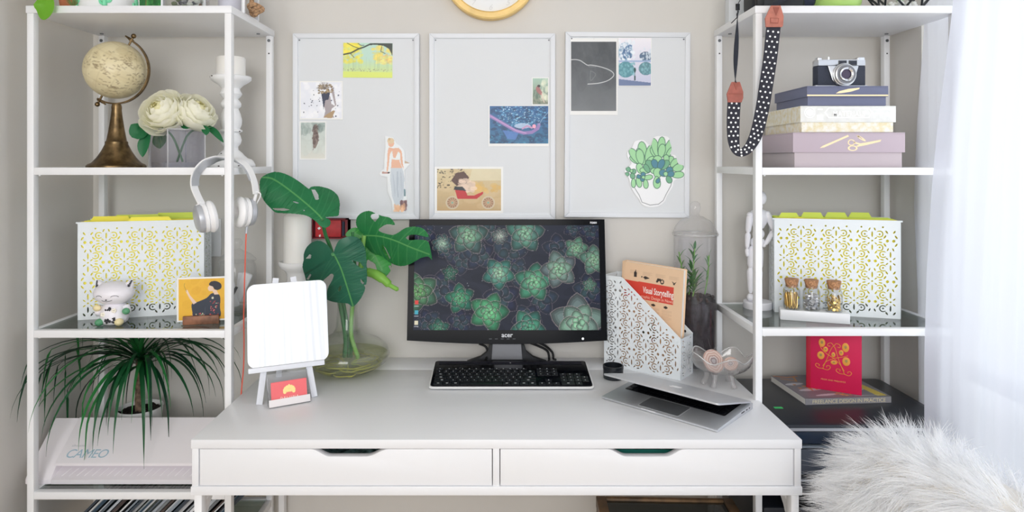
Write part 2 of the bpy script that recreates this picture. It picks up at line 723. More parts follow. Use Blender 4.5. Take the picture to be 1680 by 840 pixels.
MB().box(-0.655, 0.655, 0, 0.4765, 0.7405, DZ, 0.0015).build('desktop', WHITE, desk)
MB().box(-0.655, 0.655, 0.478, 0.592, 0.7405, DZ, 0.0012).build('rear_flap', WHITE, desk)
cs = MB()
cs.box(-0.6535, -0.6395, 0.002, 0.58, 0.659, 0.7405, 0.0008)
cs.box(0.6395, 0.6535, 0.002, 0.58, 0.659, 0.7405, 0.0008)
cs.box(dlx(808.5), dlx(819.5), 0.003, 0.58, 0.659, 0.7405, 0.0006)
cs.box(-0.64, 0.64, 0.565, 0.58, 0.659, 0.7405)
cs.build('carcass', WHITE, desk)
MB().box(-0.6555, 0.6555, 0, 0.588, 0.6405, 0.659, 0.0012).build('bottom_panel', WHITE, desk)
for (a, b, c0, c1, f0, f1) in ((326.6, 807.2, 509, 637, 541, 600), (820.8, 1302.6, 997, 1124, 1029, 1093)):
    xa, xb = dlx(a), dlx(b)
    zt, zb, zc = 0.7385, 0.6605, 0.7225
    k0, k1, g0, g1 = dlx(c0), dlx(c1), dlx(f0), dlx(f1)

    def ease(u0, u1, z0, z1, n=8):
        return [(u0 + (u1 - u0) * t, z0 + (z1 - z0) * (3 * t * t - 2 * t ** 3)) for t in [k / n for k in range(n + 1)]]
    poly = [(xa, zb), (xb, zb), (xb, zt)] + ease(k1, g1, zt, zc) + ease(g0, k0, zc, zt) + [(xa, zt)]
    dr = MB().prism(poly, 0.003, 0.021, 'XZ', bevel=0.0012).build('drawer', WHITE, desk, angle=25)
    bx = MB()
    bx.box(xa + 0.004, xa + 0.014, 0.022, 0.5, 0.664, 0.716)
    bx.box(xb - 0.014, xb - 0.004, 0.022, 0.5, 0.664, 0.716)
    bx.box(xa + 0.004, xb - 0.004, 0.5, 0.51, 0.664, 0.716)
    bx.box(xa + 0.004, xb - 0.004, 0.022, 0.51, 0.661, 0.665)
    bx.build('drawer_box', WHITE, dr)
for s in (-1, 1):
    lf = MB()
    o, i = s * 0.652, s * 0.635
    x0, x1 = min(o, i), max(o, i)
    lf.box(x0, x1, 0.008, 0.034, 0.0, 0.6405, 0.002)
    lf.build('leg', WHITE_METAL, desk)
    MB().box(x0, x1, 0.552, 0.578, 0.0, 0.6405, 0.002).build('leg', WHITE_METAL, desk)
    rl = MB()
    rl.box(x0, x1, 0.034, 0.552, 0.615, 0.6405, 0.001)
    rl.box(x0, x1, 0.034, 0.552, 0.0, 0.02, 0.001)
    rl.prism([(0.034, 0.54)] + [(0.034 + 0.075 * (1 - math.cos(t)), 0.54 + 0.078 * math.sin(t)) for t in [PI / 2 * k / 6 for k in range(1, 7)]] + [(0.034, 0.618)], x0 + 0.003, x1 - 0.003, 'YZ')
    rl.build('leg_brace', WHITE_METAL, desk)

# things kept in the two drawers, seen through the hand cut-outs
TEAL = mat('teal_plastic', (52, 150, 136), 0.4)
holes = []
for i in range(13):
    for j in range(2):
        u, v = -0.098 + i * 0.0155, 0.006 + j * 0.0155
        holes.append([(u, v), (u + 0.008, v), (u + 0.008, v + 0.008), (u, v + 0.008)])
bk = thing('plastic_basket', 'teal plastic basket with square holes inside the right desk drawer', 'basket', (0.305, 1.47, 0.667))
link('front_panel', fill_with_holes([(-0.11, 0), (0.11, 0), (0.11, 0.046), (-0.11, 0.046)], holes, 0.002, TEAL, 'front_panel'), bk)
link('rear_panel', fill_with_holes([(-0.11, 0), (0.11, 0), (0.11, 0.046), (-0.11, 0.046)], holes, 0.002, TEAL, 'rear_panel'), bk, (0, 0.16, 0))
m = MB()
m.box(-0.111, -0.109, 0, 0.16, 0, 0.046)
m.box(0.109, 0.111, 0, 0.16, 0, 0.046)
m.box(-0.11, 0.11, 0, 0.16, 0, 0.002)
m.build('tray', TEAL, bk)
DKTEAL = mat('dark_teal_cloth', (14, 52, 50), 0.8)
m = MB()
m.ell((0.345, 1.53, 0.6905), (0.03, 0.045, 0.0205))
tag(m.build('pouch', DKTEAL), 'dark teal pouch in the basket inside the right desk drawer', 'pouch')
m = MB()
m.grid(lambda u, v: Vector((-0.42 + 0.26 * u, 1.45 + 0.18 * v, 0.706 + 0.006 * math.sin(14 * u + 5 * v) + 0.004 * math.sin(31 * u - 9 * v))), 40, 24)
m.box(-0.42, -0.16, 1.45, 1.63, 0.6655, 0.694)
tag(m.build('folded_cloth', mat('dark_green_cloth', (30, 62, 58), 0.7, noise=0.6, nscale=60, color2=(120, 150, 150))), 'dark green patterned cloth folded inside the left desk drawer', 'cloth')


# ------------------------------------------------------------ shelving units
UY, UD, UW = 1.644, 0.313, 0.51
BOLT = mat('bolt_steel', (120, 124, 128), 0.4, metal=1.0)
HOLE = mat('bolt_hole', (40, 42, 44), 0.8)


def shelving(x0, levels, label):
    u = thing('shelving_unit', label, 'shelving unit', (x0, UY, 0))
    T = 1.745
    MB().box(-0.002, UW + 0.002, -0.002, UD, T - 0.0185, T, 0.0012).build('top_panel', WHITE, u)
    for px in (0.0, UW - 0.0165):
        for py in (0.0, UD - 0.019):
            MB().box(px, px + 0.0165, py, py + 0.019, 0.0, T - 0.0185, 0.0008).build('post', WHITE_METAL, u)
    b = MB()
    h = MB()
    for px in (0.0083, UW - 0.0083):
        b.cyl((px, UD - 0.0205, T - 0.033), (px, UD - 0.0185, T - 0.033), 0.0045, seg=12)
        h.cyl((px, UD - 0.0194, T - 0.071), (px, UD - 0.0185, T - 0.071), 0.0022, seg=10)
        b.cyl((px - math.copysign(0.02, px - 0.25), UD - 0.05, T - 0.0205), (px - math.copysign(0.02, px - 0.25), UD - 0.05, T - 0.0183), 0.005, seg=12)
    b.build('bolt', BOLT, u)
    h.build('bolt_hole', HOLE, u)
    for z in levels:
        f = MB()
        f.box(0.0168, UW - 0.0168, 0.0003, 0.0175, z - 0.0185, z, 0.0008)
        f.box(0.0168, UW - 0.0168, UD - 0.0175, UD - 0.0005, z - 0.0185, z, 0.0008)
        f.box(0.0004, 0.0161, 0.0192, UD - 0.0192, z - 0.0185, z, 0.0008)
        f.box(UW - 0.0161, UW - 0.0004, 0.0192, UD - 0.0192, z - 0.0185, z, 0.0008)
        for px in (0.026, UW - 0.026):
            f.cyl((px, 0.009, z - 0.0215), (px, 0.009, z - 0.0183), 0.0025, seg=8)
        fr = f.build('shelf_frame', WHITE_METAL, u)
        MB().box(0.0125, UW - 0.0125, 0.0125, UD - 0.0125, z - 0.0062, z - 0.0015, 0.0).build('glass_shelf', SHELF_GLASS, fr)
    return u


UXL, UXR = -1.178, 0.642
LZ2, LZ3, LZ4, LZ5 = 1.341, 0.934, 0.530, 0.36
RZ2, RZ3, RZ4, RZ5 = 1.341, 0.9385, 0.543, 0.30
shelving(UXL, (LZ2, LZ3, LZ4, LZ5), 'white metal and glass shelving unit left of the desk, holding the brass globe')
shelving(UXR, (RZ2, RZ3, RZ4, RZ5), 'white metal and glass shelving unit right of the desk, beside the sheer curtain')

# ------------------------------------------------------------ boards on the wall
BOARD = mat('pale_grey_linen', (225, 228, 231), 0.8, bump=0.1, bscale=700)
BFRAME = mat('pale_grey_frame', (226, 229, 234), 0.45)
BPIN = mat('board_corner_pin', (110, 112, 116), 0.4, metal=0.8)
YB = 1.984
SB = YB / FPX


def board(xa, ya, xb, yb, label, roll=0.0):
    c = W((xa + xb) / 2, (ya + yb) / 2, YB)
    w, h = (xb - xa) * SB, (yb - ya) * SB
    b = thing('pin_board', label, 'notice board', (c.x, YB, c.z), 0, 'pin boards above the desk')
    b.rotation_euler = (0, R(roll), 0)
    t = 0.0148
    MB().box(-w / 2 + t - 0.001, w / 2 - t + 0.001, 0.006, 0.02, -h / 2 + t - 0.001, h / 2 - t + 0.001).build('board_panel', BOARD, b)
    f = MB()
    for s in (-1, 1):
        e = 0.0 if s < 0 else 0.0
        f.prism([(s * w / 2, -h / 2), (s * w / 2, h / 2), (s * (w / 2 - t), h / 2 - t), (s * (w / 2 - t), -h / 2 + t)], 0, 0.02, 'XZ', bevel=0.0015)
        f.prism([(-w / 2, s * h / 2), (w / 2, s * h / 2), (w / 2 - t, s * (h / 2 - t)), (-w / 2 + t, s * (h / 2 - t))], 0, 0.02, 'XZ', bevel=0.0015)
    f.build('board_frame', BFRAME, b)
    for sx in (-1, 1):
        MB().cyl((sx * (w / 2 - 0.019), 0.004, h / 2 - 0.02), (sx * (w / 2 - 0.019), 0.0065, h / 2 - 0.02), 0.0022, seg=10).build('corner_pin', BPIN, b)
    return b


board(480, 54.5, 687.5, 360, 'leftmost pale grey pin board on the wall, with the yellow tree picture')
board(704, 54.5, 911, 360.5, 'middle pale grey pin board on the wall, with the blue hammock picture')
board(927, 52.5, 1132, 357, 'rightmost pale grey pin board on the wall, with the potted succulent cut-out', roll=0.35)


# ------------------------------------------------------------ pictures pinned to the boards
YP = YB + 0.0044


def print_at(name, xa, ya, xb, yb, border, cv, label, cat='picture', roll=0.0, paper=PAPER, dy=0.0):
    y = YP + dy
    c = W((xa + xb) / 2, (ya + yb) / 2, y)
    s = y / FPX
    w, h = (xb - xa) * s, (yb - ya) * s
    o = MB().box(-w / 2, w / 2, 0, 0.0007, -h / 2, h / 2).build(name, paper, None, loc=c)
    o.rotation_euler = (0, R(roll), 0)
    tag(o, label, cat, 'pictures pinned to the boards')
    l, r, t, b = [q * s for q in border]
    me = cv.mesh('picture', lambda u, v: (-w / 2 + l + u * (w - l - r), -0.0004, -h / 2 + b + v * (h - t - b)), PRINT)
    link('picture', me, o)
    p = MB().cyl((0, -0.0025, h / 2 - 0.003), (0, 0.0, h / 2 - 0.003), 0.0018, seg=10).build('push_pin', GLASS_SOFT, o)
    return o


cv = Canvas(120, 86)
cv.grad((218, 230, 120), (190, 222, 206), 0.0, 0.55)
cv.blotch(90, (246, 228, 70), 0.02, 0.08, (0, 0.42, 0.36, 1.0), 0.5, 16)
cv.blotch(70, (247, 226, 110), 0.02, 0.07, (0.6, 0.42, 1.0, 0.95), 0.5, 16)
cv.blotch(24, (236, 190, 120), 0.01, 0.04, (0.75, 0.4, 1.0, 0.7), 0.4, 16)
for k in range(40):
    x = random.random()
    cv.line([(x, 0.2), (x + random.uniform(-.01, .01), random.uniform(0.45, 0.75))], 0.006, (150, 175, 150), 0.35, 1.4)
cv.blotch(60, (120, 104, 92), 0.005, 0.014, (0, 0.17, 1, 0.26), 0.6, 20)
cv.poly([(0, 0), (1, 0), (1, 0.16), (0, 0.17)], (222, 234, 110), 0.8)
cv.line([(0, 0.66), (0.16, 0.71), (0.3, 0.82), (0.42, 0.88), (0.55, 0.97), (0.75, 0.97)], 0.028, (52, 62, 52), 1, 1.4)
cv.poly([(0.5, 0.93), (0.62, 0.99), (1.0, 1.0), (1.0, 0.62), (0.93, 0.83), (0.82, 0.92), (0.65, 0.95)], (50, 60, 52))
for p in ([(0.08, 0.99), (0.2, 0.9), (0.32, 0.84)], [(0.14, 0.7), (0.22, 0.58)], [(0.78, 0.9), (0.76, 0.76), (0.85, 0.7)], [(0.3, 0.98), (0.36, 0.93), (0.42, 0.93)]):
    cv.line(p, 0.012, (58, 66, 54), 1, 1.4)
print_at('tree_picture', 563, 70.5, 644, 127.5, (0, 0, 0, 0), cv, 'picture of yellow autumn trees pinned at the top of the left board', roll=0.5)

cv = Canvas(110, 96, (236, 238, 246))
cv.blotch(60, (250, 250, 255), 0.05, 0.12, (0, 0, 1, 1), 0.4, 6)
cv.blotch(30, (70, 76, 96), 0.008, 0.022, (0.03, 0.05, 0.98, 0.98), 0.9, 25)
cv.poly([(0.56, 0.02), (0.6, 0.2), (0.55, 0.45), (0.58, 0.62), (0.72, 0.62), (0.75, 0.4), (0.84, 0.34), (0.78, 0.6), (0.74, 0.85), (0.8, 0.85), (0.87, 0.36), (0.76, 0.27), (0.74, 0.18), (0.82, 0.02)], (170, 160, 164))
cv.poly([(0.5, 0.7), (0.53, 0.5), (0.56, 0.24), (0.6, 0.5), (0.68, 0.52), (0.72, 0.72)], (46, 52, 78))
cv.poly([(0.55, 0.02), (0.62, 0.1), (0.8, 0.22), (0.84, 0.2), (0.76, 0.0)], (176, 148, 112))
cv.blotch(60, (150, 128, 96), 0.015, 0.04, (0.42, 0.7, 0.78, 0.92), 0.8, 40)
for k in range(26):
    a = random.uniform(0.3, 3.0)
    cv.line([(0.58, 0.8), (0.58 + 0.2 * math.cos(a), 0.8 + 0.22 * math.sin(a) - 0.02)], 0.008, (110, 98, 88), 0.7)
print_at('leaf_crown_picture', 491.5, 133, 562.5, 196, (2, 2, 2, 2), cv, 'square picture of a person crowned with leaves, on the left board')

cv = Canvas(70, 96, (150, 162, 158))
cv.grad((226, 224, 214), (168, 182, 178), 0.0, 0.9)
cv.blotch(50, (214, 222, 216), 0.08, 0.2, (0, 0.2, 1, 1), 0.25, 20)
cv.blotch(14, (112, 130, 126), 0.06, 0.16, (0, 0.75, 1, 1), 0.25, 10)
cv.poly([(0.5, 0.3), (0.48, 0.6), (0.52, 0.78), (0.6, 0.95), (0.66, 0.97), (0.68, 0.8), (0.74, 0.62), (0.7, 0.42), (0.6, 0.28)], (128, 108, 100), 0.85)
cv.blotch(50, (100, 84, 80), 0.02, 0.05, (0.48, 0.4, 0.74, 0.95), 0.6, 25)
cv.line([(0.56, 0.32), (0.5, 0.24)], 0.02, (120, 100, 96), 0.8)
print_at('misty_picture', 491.5, 199, 535.5, 262, (2, 2, 2, 2), cv, 'small misty grey picture with a brown figure, low on the left board')

cv = Canvas(60, 100, (150, 178, 158))
cv.grad((136, 142, 124), (168, 200, 182), 0.1, 1)
cv.blotch(20, (236, 238, 214), 0.06, 0.16, (0.55, 0.2, 0.95, 0.9), 0.4, 10)
cv.blotch(26, (86, 110, 96), 0.03, 0.09, (0, 0, 0.5, 0.6), 0.4, 20)
cv.poly([(0.2, 0.62), (0.3, 0.72), (0.42, 0.66), (0.62, 0.45), (0.6, 0.34), (0.4, 0.4), (0.25, 0.5)], (170, 106, 106), 0.9)
cv.ell(0.4, 0.7, 0.1, 0.05, (60, 52, 52))
cv.line([(0.6, 0.4), (0.68, 0.2), (0.75, 0.08)], 0.07, (226, 206, 190), 0.9, 0.6)
print_at('garden_picture', 872.5, 127, 900.5, 172.5, (1.5, 1.5, 1.5, 1.5), cv, 'smallest picture, a green garden scene, at the right of the middle board')

cv = Canvas(150, 96, (40, 110, 160))
cv.grad((46, 110, 150), (40, 96, 152), 0, 1)
cv.blotch(170, (18, 60, 100), 0.015, 0.06, (0, 0, 1, 1), 0.5, 15)
cv.blotch(190, (110, 180, 214), 0.006, 0.022, (0.1, 0.45, 0.95, 1), 0.6, 30)
cv.blotch(90, (190, 224, 240), 0.005, 0.014, (0.15, 0.5, 0.85, 1), 0.8, 15)
cv.blotch(60, (60, 150, 180), 0.006, 0.02, (0.0, 0.0, 1, 0.25), 0.5, 30)
cv.ell(0.56, 0.47, 0.14, 0.07, (200, 214, 236), 0.8)
cv.poly([(0.22, 0.36), (0.3, 0.12), (0.44, 0.1), (0.5, 0.3)], (88, 130, 200), 0.8)
cv.line([(0, 0.74), (0.2, 0.56), (0.42, 0.36), (0.58, 0.28), (0.72, 0.3), (0.82, 0.4), (0.84, 0.5)], 0.055, (160, 126, 186), 0.9, 1.6)
cv.line([(0.02, 0.73), (0.24, 0.53), (0.46, 0.34), (0.62, 0.28)], 0.018, (200, 160, 206), 0.9, 1.6)
cv.line([(0.84, 0.5), (0.9, 0.66), (1.0, 0.84)], 0.01, (140, 170, 200), 1, 1.6)
cv.line([(0.56, 0.4), (0.64, 0.47), (0.72, 0.42)], 0.03, (196, 150, 190), 1, 1.6)
cv.ell(0.76, 0.46, 0.032, 0.055, (240, 170, 196))
print_at('hammock_picture', 801.5, 173, 900.5, 240, (2, 1, 1, 4.5), cv, 'blue picture of a lilac hammock among leaves, on the middle board')

cv = Canvas(160, 110, (200, 172, 130))
cv.grad((196, 164, 116), (214, 200, 160), 0.1, 1)
cv.blotch(80, (206, 182, 140), 0.05, 0.13, (0, 0, 1, 1), 0.25, 22)
cv.poly([(0.5, 0.72), (1, 0.72), (1, 1), (0.55, 1)], (222, 214, 184), 0.7)
cv.blotch(18, (220, 178, 96), 0.04, 0.08, (0.55, 0.45, 1, 0.7), 0.45, 14)
cv.blotch(70, (64, 54, 40), 0.006, 0.02, (0.0, 0.55, 0.4, 1), 0.7, 20)
cv.poly([(0.22, 0.72), (0.3, 0.9), (0.42, 0.94), (0.5, 0.8), (0.46, 0.6), (0.3, 0.6)], (72, 40, 36), 0.9)
cv.blotch(40, (226, 200, 180), 0.03, 0.06, (0.36, 0.45, 0.58, 0.74), 0.7, 20)
cv.poly([(0.28, 0.5), (0.32, 0.28), (0.62, 0.28), (0.72, 0.4), (0.72, 0.46), (0.58, 0.36), (0.48, 0.36), (0.44, 0.48)], (190, 32, 40))
cv.poly([(0.26, 0.5), (0.28, 0.58), (0.4, 0.57), (0.46, 0.47)], (28, 34, 46))
for wx in (0.24, 0.8):
    cv.ell(wx, 0.19, 0.105, 0.16, (206, 190, 160))
    cv.ell(wx, 0.19, 0.082, 0.125, (160, 120, 92))
    for k in range(6):
        a = PI * k / 6
        cv.line([(wx - 0.08 * math.cos(a), 0.19 - 0.12 * math.sin(a)), (wx + 0.08 * math.cos(a), 0.19 + 0.12 * math.sin(a))], 0.008, (214, 186, 150), 1, 1.43)
    cv.ell(wx, 0.19, 0.018, 0.026, (130, 170, 150))
print_at('cart_picture', 713, 273.5, 825.5, 349.5, (4, 3.5, 3.5, 4), cv, 'beige picture with a red wheeled cart, at the bottom of the middle board')

cv = Canvas(110, 160, (86, 90, 94))
cv.grad((118, 122, 125), (74, 78, 83), 0.0, 0.7)
cv.blotch(120, (108, 112, 116), 0.05, 0.16, (0, 0, 1, 1), 0.09, 16)
cv.blotch(70, (60, 64, 68), 0.05, 0.16, (0, 0.4, 1, 1), 0.08, 8)
arc = [(0.0, 0.74), (0.1, 0.742), (0.2, 0.728), (0.28, 0.695), (0.36, 0.662), (0.44, 0.662), (0.6, 0.645), (0.78, 0.61), (0.9, 0.57), (0.945, 0.53), (0.92, 0.49), (0.8, 0.435), (0.6, 0.4), (0.37, 0.388)]
cv.line(smooth2(arc, 6, False), 0.014, (236, 238, 238), 0.95, 110 / 160)
cv.line([(0.36, 0.662), (0.4, 0.64), (0.55, 0.64)], 0.008, (200, 204, 204), 0.6, 110 / 160)
cv.line(smooth2([(0.43, 0.58), (0.52, 0.55), (0.54, 0.52), (0.5, 0.48), (0.43, 0.44), (0.43, 0.58)], 5, False), 0.012, (150, 154, 156), 0.5, 110 / 160)
print_at('chalk_picture', 935, 62.5, 1013.5, 188.5, (2, 2.5, 6, 6.5), cv, 'dark grey picture with one white chalk curve, on the right board')

cv = Canvas(84, 120, (214, 222, 240))
cv.grad((206, 208, 230), (246, 242, 248), 0.1, 1.0)
cv.ell(0.2, 0.72, 0.24, 0.2, (120, 160, 190), 0.8)
cv.blotch(90, (236, 242, 250), 0.02, 0.05, (0, 0.55, 0.5, 0.95), 0.7, 8)
cv.blotch(40, (50, 90, 140), 0.012, 0.035, (0.05, 0.58, 0.4, 0.85), 0.6, 15)
cv.ell(0.84, 0.62, 0.2, 0.1, (60, 90, 120), 0.8)
cv.blotch(30, (220, 230, 240), 0.012, 0.035, (0.65, 0.55, 1, 0.8), 0.8, 10)
cv.poly([(0, 0.53), (1, 0.54), (1, 0.5), (0, 0.5)], (150, 176, 214), 0.8)
cv.ell(0.22, 0.34, 0.26, 0.17, (76, 140, 152), 0.9)
cv.blotch(50, (130, 186, 196), 0.015, 0.045, (0, 0.2, 0.5, 0.48), 0.6, 15)
cv.ell(0.84, 0.36, 0.22, 0.14, (76, 130, 140), 0.85)
cv.blotch(26, (140, 190, 200), 0.015, 0.04, (0.65, 0.26, 1, 0.46), 0.6, 12)
cv.poly([(0, 0), (1, 0), (1, 0.06), (0, 0.14)], (74, 96, 140), 0.7)
cv.ell(0.5, 0.33, 0.035, 0.055, (40, 84, 84))
cv.ell(0.5, 0.16, 0.03, 0.055, (56, 84, 90))
cv.line([(0.5, 0.28), (0.5, 0.2)], 0.012, (60, 84, 90))
print_at('winter_lake_picture', 1014, 62, 1069, 141.5, (1, 1, 1, 1), cv, 'pale blue picture of snowy trees mirrored in a lake, on the right board', dy=-0.0009)


def cutout(name, x0, y0, sc, outline, cv, W_, H_, label, off=0.0016):
    """paper figure cut to an outline given in picture units; W_, H_ in photo units"""
    y = YP - 0.002
    s = y / FPX
    c = W(x0 + W_ / 2, y0 + H_ / 2, y)
    w, h = W_ * s, H_ * s

    def L(p):
        return ((p[0] - 0.5) * w, (p[1] - 0.5) * h)
    o = MB().prism([L(p) for p in outline], 0.0, 0.0014, 'XZ').build(name, PAPER, None, loc=c)
    tag(o, label, 'cut-out', 'pictures pinned to the boards')
    link('picture', cv.mesh('picture', lambda u, v: ((u - 0.5) * w, -0.0004, (v - 0.5) * h), PRINT), o)
    return o


# figure cut from paper: crop origin (620, 215), 70 x 140 photo units
def q8(*pts):
    return [(a / 420.0, 1 - b / 840.0) for a, b in pts]


cv = Canvas(120, 240, (236, 238, 240))
SK = (232, 180, 152)
cv.poly(q8((70, 60), (150, 70), (230, 160), (262, 200), (262, 290), (318, 320), (255, 380), (262, 560), (290, 600), (285, 770), (250, 795), (150, 790), (140, 690), (100, 590), (96, 450), (20, 430), (40, 395), (70, 370), (72, 200)), (232, 236, 238))
cv.poly(q8((130, 360), (240, 365), (262, 460), (258, 640), (220, 720), (170, 735), (140, 640), (120, 470)), (202, 210, 218))
for k in range(20):
    x = random.uniform(135, 250)
    cv.line(q8((x, random.uniform(380, 500)), (x + random.uniform(-10, 20), random.uniform(560, 700))), 0.012, random.choice([(184, 194, 206), (216, 222, 228), (170, 180, 192)]), 0.5, 0.5)
cv.line(q8((192, 400), (190, 570), (200, 650)), 0.02, (160, 172, 186), 0.7, 0.5)
cv.poly(q8((108, 160), (150, 170), (205, 165), (235, 200), (248, 330), (255, 375), (230, 330), (215, 250), (215, 300), (240, 365), (130, 362), (136, 280), (118, 230), (108, 330), (100, 395), (85, 400), (92, 300), (96, 200)), SK)
cv.ell(0.31, 0.855, 0.07, 0.042, SK)
cv.ell(0.30, 0.885, 0.08, 0.034, (222, 196, 160))
cv.ell(0.27, 0.905, 0.03, 0.016, (206, 178, 140))
cv.poly(q8((118, 230), (140, 190), (150, 260), (172, 268), (200, 200), (222, 225), (222, 280), (178, 284), (125, 274)), (232, 236, 236))
cv.poly(q8((40, 400), (110, 402), (118, 418), (40, 420)), (190, 150, 140))
cv.ell(0.255, 0.512, 0.03, 0.008, (50, 50, 56))
cv.poly(q8((262, 290), (318, 318), (262, 318)), (196, 172, 150))
cv.poly(q8((255, 570), (275, 575), (272, 640), (255, 640)), (110, 140, 150))
cv.blotch(26, (120, 86, 90), 0.02, 0.05, (0.54, 0.08, 0.68, 0.17), 0.8, 30)
cv.blotch(20, (240, 190, 150), 0.02, 0.05, (0.38, 0.06, 0.62, 0.12), 0.7, 16)
ol = q8((72, 50), (150, 62), (180, 120), (225, 150), (262, 195), (268, 290), (322, 318), (262, 385), (268, 560), (285, 640), (292, 770), (255, 800), (148, 795), (136, 690), (96, 592), (92, 452), (30, 440), (16, 420), (40, 385), (62, 372), (66, 240), (76, 160))
cv.keep(ol)
cutout('paper_cutout', 620, 215, 1, ol, cv, 70, 140, 'paper cut-out of a person in a white top and pale jeans, on the left board')


# potted succulents cut from paper: crop origin (1020, 215), 120 x 130 photo units
def q7(*pts):
    return [(a / 775.0, 1 - b / 840.0) for a, b in pts]


cv = Canvas(240, 260, (246, 247, 249))
LG, DG, BG, LN = (168, 222, 168), (118, 178, 140), (84, 140, 160), (70, 112, 92)


def petal(cx, cy, L, wd, ang, c):
    a = R(ang)
    pts = []
    for k in range(17):
        t = k / 16 * 2 * PI
        l = (0.5 - 0.5 * math.cos(t / 1)) if False else None
        u = L * (0.5 - 0.5 * math.cos(t)) if t <= PI else L * (0.5 - 0.5 * math.cos(t))
        v = wd * math.sin(t) * (0.75 + 0.25 * (u / L))
        pts.append((cx + u * math.cos(a) - v * math.sin(a), cy - (u * math.sin(a) + v * math.cos(a))))
    cv.poly(q7(*pts), c)
    cv.line(q7(*(pts + pts[:1])), 0.009, LN, 0.9, 775 / 840)


cv.line(q7((135, 600), (185, 680), (215, 755), (300, 785), (390, 775), (440, 735), (470, 670), (520, 580), (535, 505)), 0.007, (110, 112, 116), 1, 775 / 840)
for (cx, cy, L, wd, ang, c) in (
    (215, 350, 150, 34, 150, LG), (200, 350, 200, 46, 125, LG), (230, 350, 240, 55, 95, LG), (265, 350, 230, 60, 70, LG), (240, 360, 190, 42, 112, LG), (250, 350, 120, 30, 40, LG), (210, 355, 165, 48, 100, LG),
    (370, 280, 120, 32, 120, LG), (385, 280, 210, 44, 105, LG), (410, 280, 220, 46, 85, LG), (440, 280, 215, 36, 65, LG), (470, 280, 130, 30, 55, LG), (410, 285, 150, 44, 80, LG),
    (500, 360, 100, 36, 70, LG), (520, 380, 110, 36, 50, LG), (540, 410, 120, 46, 20, LG), (530, 470, 130, 40, 5, LG), (480, 330, 80, 34, 100, LG),
    (200, 450, 110, 40, 100, LG), (170, 470, 130, 34, -80, LG), (125, 500, 100, 28, -90, LG), (250, 510, 100, 30, -85, LG), (230, 500, 100, 30, 10, LG), (90, 430, 60, 26, 130, DG), (95, 440, 60, 30, 20, DG), (100, 450, 60, 30, -60, DG), (80, 450, 50, 24, 200, DG), (100, 440, 34, 18, 80, LG),
    (380, 420, 160, 46, 140, DG), (380, 420, 160, 46, 40, DG), (380, 400, 140, 60, 90, LG), (380, 410, 120, 40, 115, BG), (390, 410, 120, 40, 65, BG), (300, 430, 110, 34, 170, LG), (290, 440, 100, 30, 120, DG), (350, 450, 60, 40, 110, LG), (380, 500, 110, 50, 90, LG),
    (370, 480, 130, 44, -88, LG), (400, 500, 60, 24, -120, BG), (480, 470, 90, 40, 150, BG), (480, 460, 90, 40, 60, BG), (480, 470, 80, 36, 20, BG), (480, 480, 80, 34, -60, DG), (470, 480, 50, 26, 100, LG), (210, 490, 60, 28, 60, BG), (200, 500, 50, 24, 140, BG), (205, 490, 50, 24, -60, BG), (210, 490, 36, 20, 0, LG)):
    petal(cx, cy, L, wd, ang, c)
ol = smooth2([(60, 225), (110, 170), (140, 110), (230, 95), (290, 150), (310, 150), (340, 70), (400, 52), (490, 62), (515, 130), (530, 190), (515, 245), (570, 260), (600, 345), (660, 370), (672, 450), (640, 505), (560, 520), (540, 590), (480, 690), (455, 750), (390, 795), (300, 808), (215, 780), (185, 725), (140, 665), (95, 585), (75, 500), (35, 455), (40, 395), (90, 365), (100, 330), (62, 275)], 4)
ol = [(a / 775.0, 1 - b / 840.0) for a, b in ol]
cv.keep(ol)
cutout('succulent_cutout', 1020, 215, 1, ol, cv, 120, 130, 'paper cut-out of green succulents in a white pot, on the right board')

# ------------------------------------------------------------ wall clock
ck = W(804.5, -47.5, 1.968)
k1 = 1.968 / FPX
clk = thing('wall_clock', 'round wall clock with a pale yellow wooden rim above the boards', 'clock', ck)
CLOCKWOOD = mat('pale_yellow_wood', (252, 216, 140), 0.45, noise=0.08, nscale=14)
Tm = Matrix.Rotation(R(90), 4, 'X')
r0 = 78.0 * k1
MB().lathe([(r0 - 0.021, 0.004), (r0 - 0.018, 0.0), (r0 - 0.004, 0.0), (r0, -0.004), (r0, -0.034), (r0 - 0.021, -0.034), (r0 - 0.021, 0.004)], 96, Tm).build('rim', CLOCKWOOD, clk)
MB().lathe([(0, -0.012), (r0 - 0.0205, -0.012), (r0 - 0.0205, -0.016), (0, -0.016)], 64, Tm).build('dial', mat('dial_white', (236, 239, 242), 0.5), clk)
NUM = mat('dial_numerals', (220, 223, 226), 0.5)
for k in range(12):
    a = PI / 2 - 2 * PI * (k + 1) / 12
    rr = r0 - 0.038
    link('numeral', text_mesh(str(k + 1), 0.024, NUM, Matrix.Translation((rr * math.cos(a), 0.0112, rr * math.sin(a) - 0.009)), align='CENTER', shear=0.3), clk)
m = MB()
m.prism([(-0.003, -0.02), (0.003, -0.02), (0.0015, 0.085), (-0.0015, 0.085)], 0.008, 0.0095)
m.build('minute_hand', BLACK, clk)
MB().prism([(-0.015, -0.005), (0.055, 0.028), (0.057, 0.024), (-0.012, -0.012)], 0.0095, 0.0108).build('hour_hand', BLACK, clk)

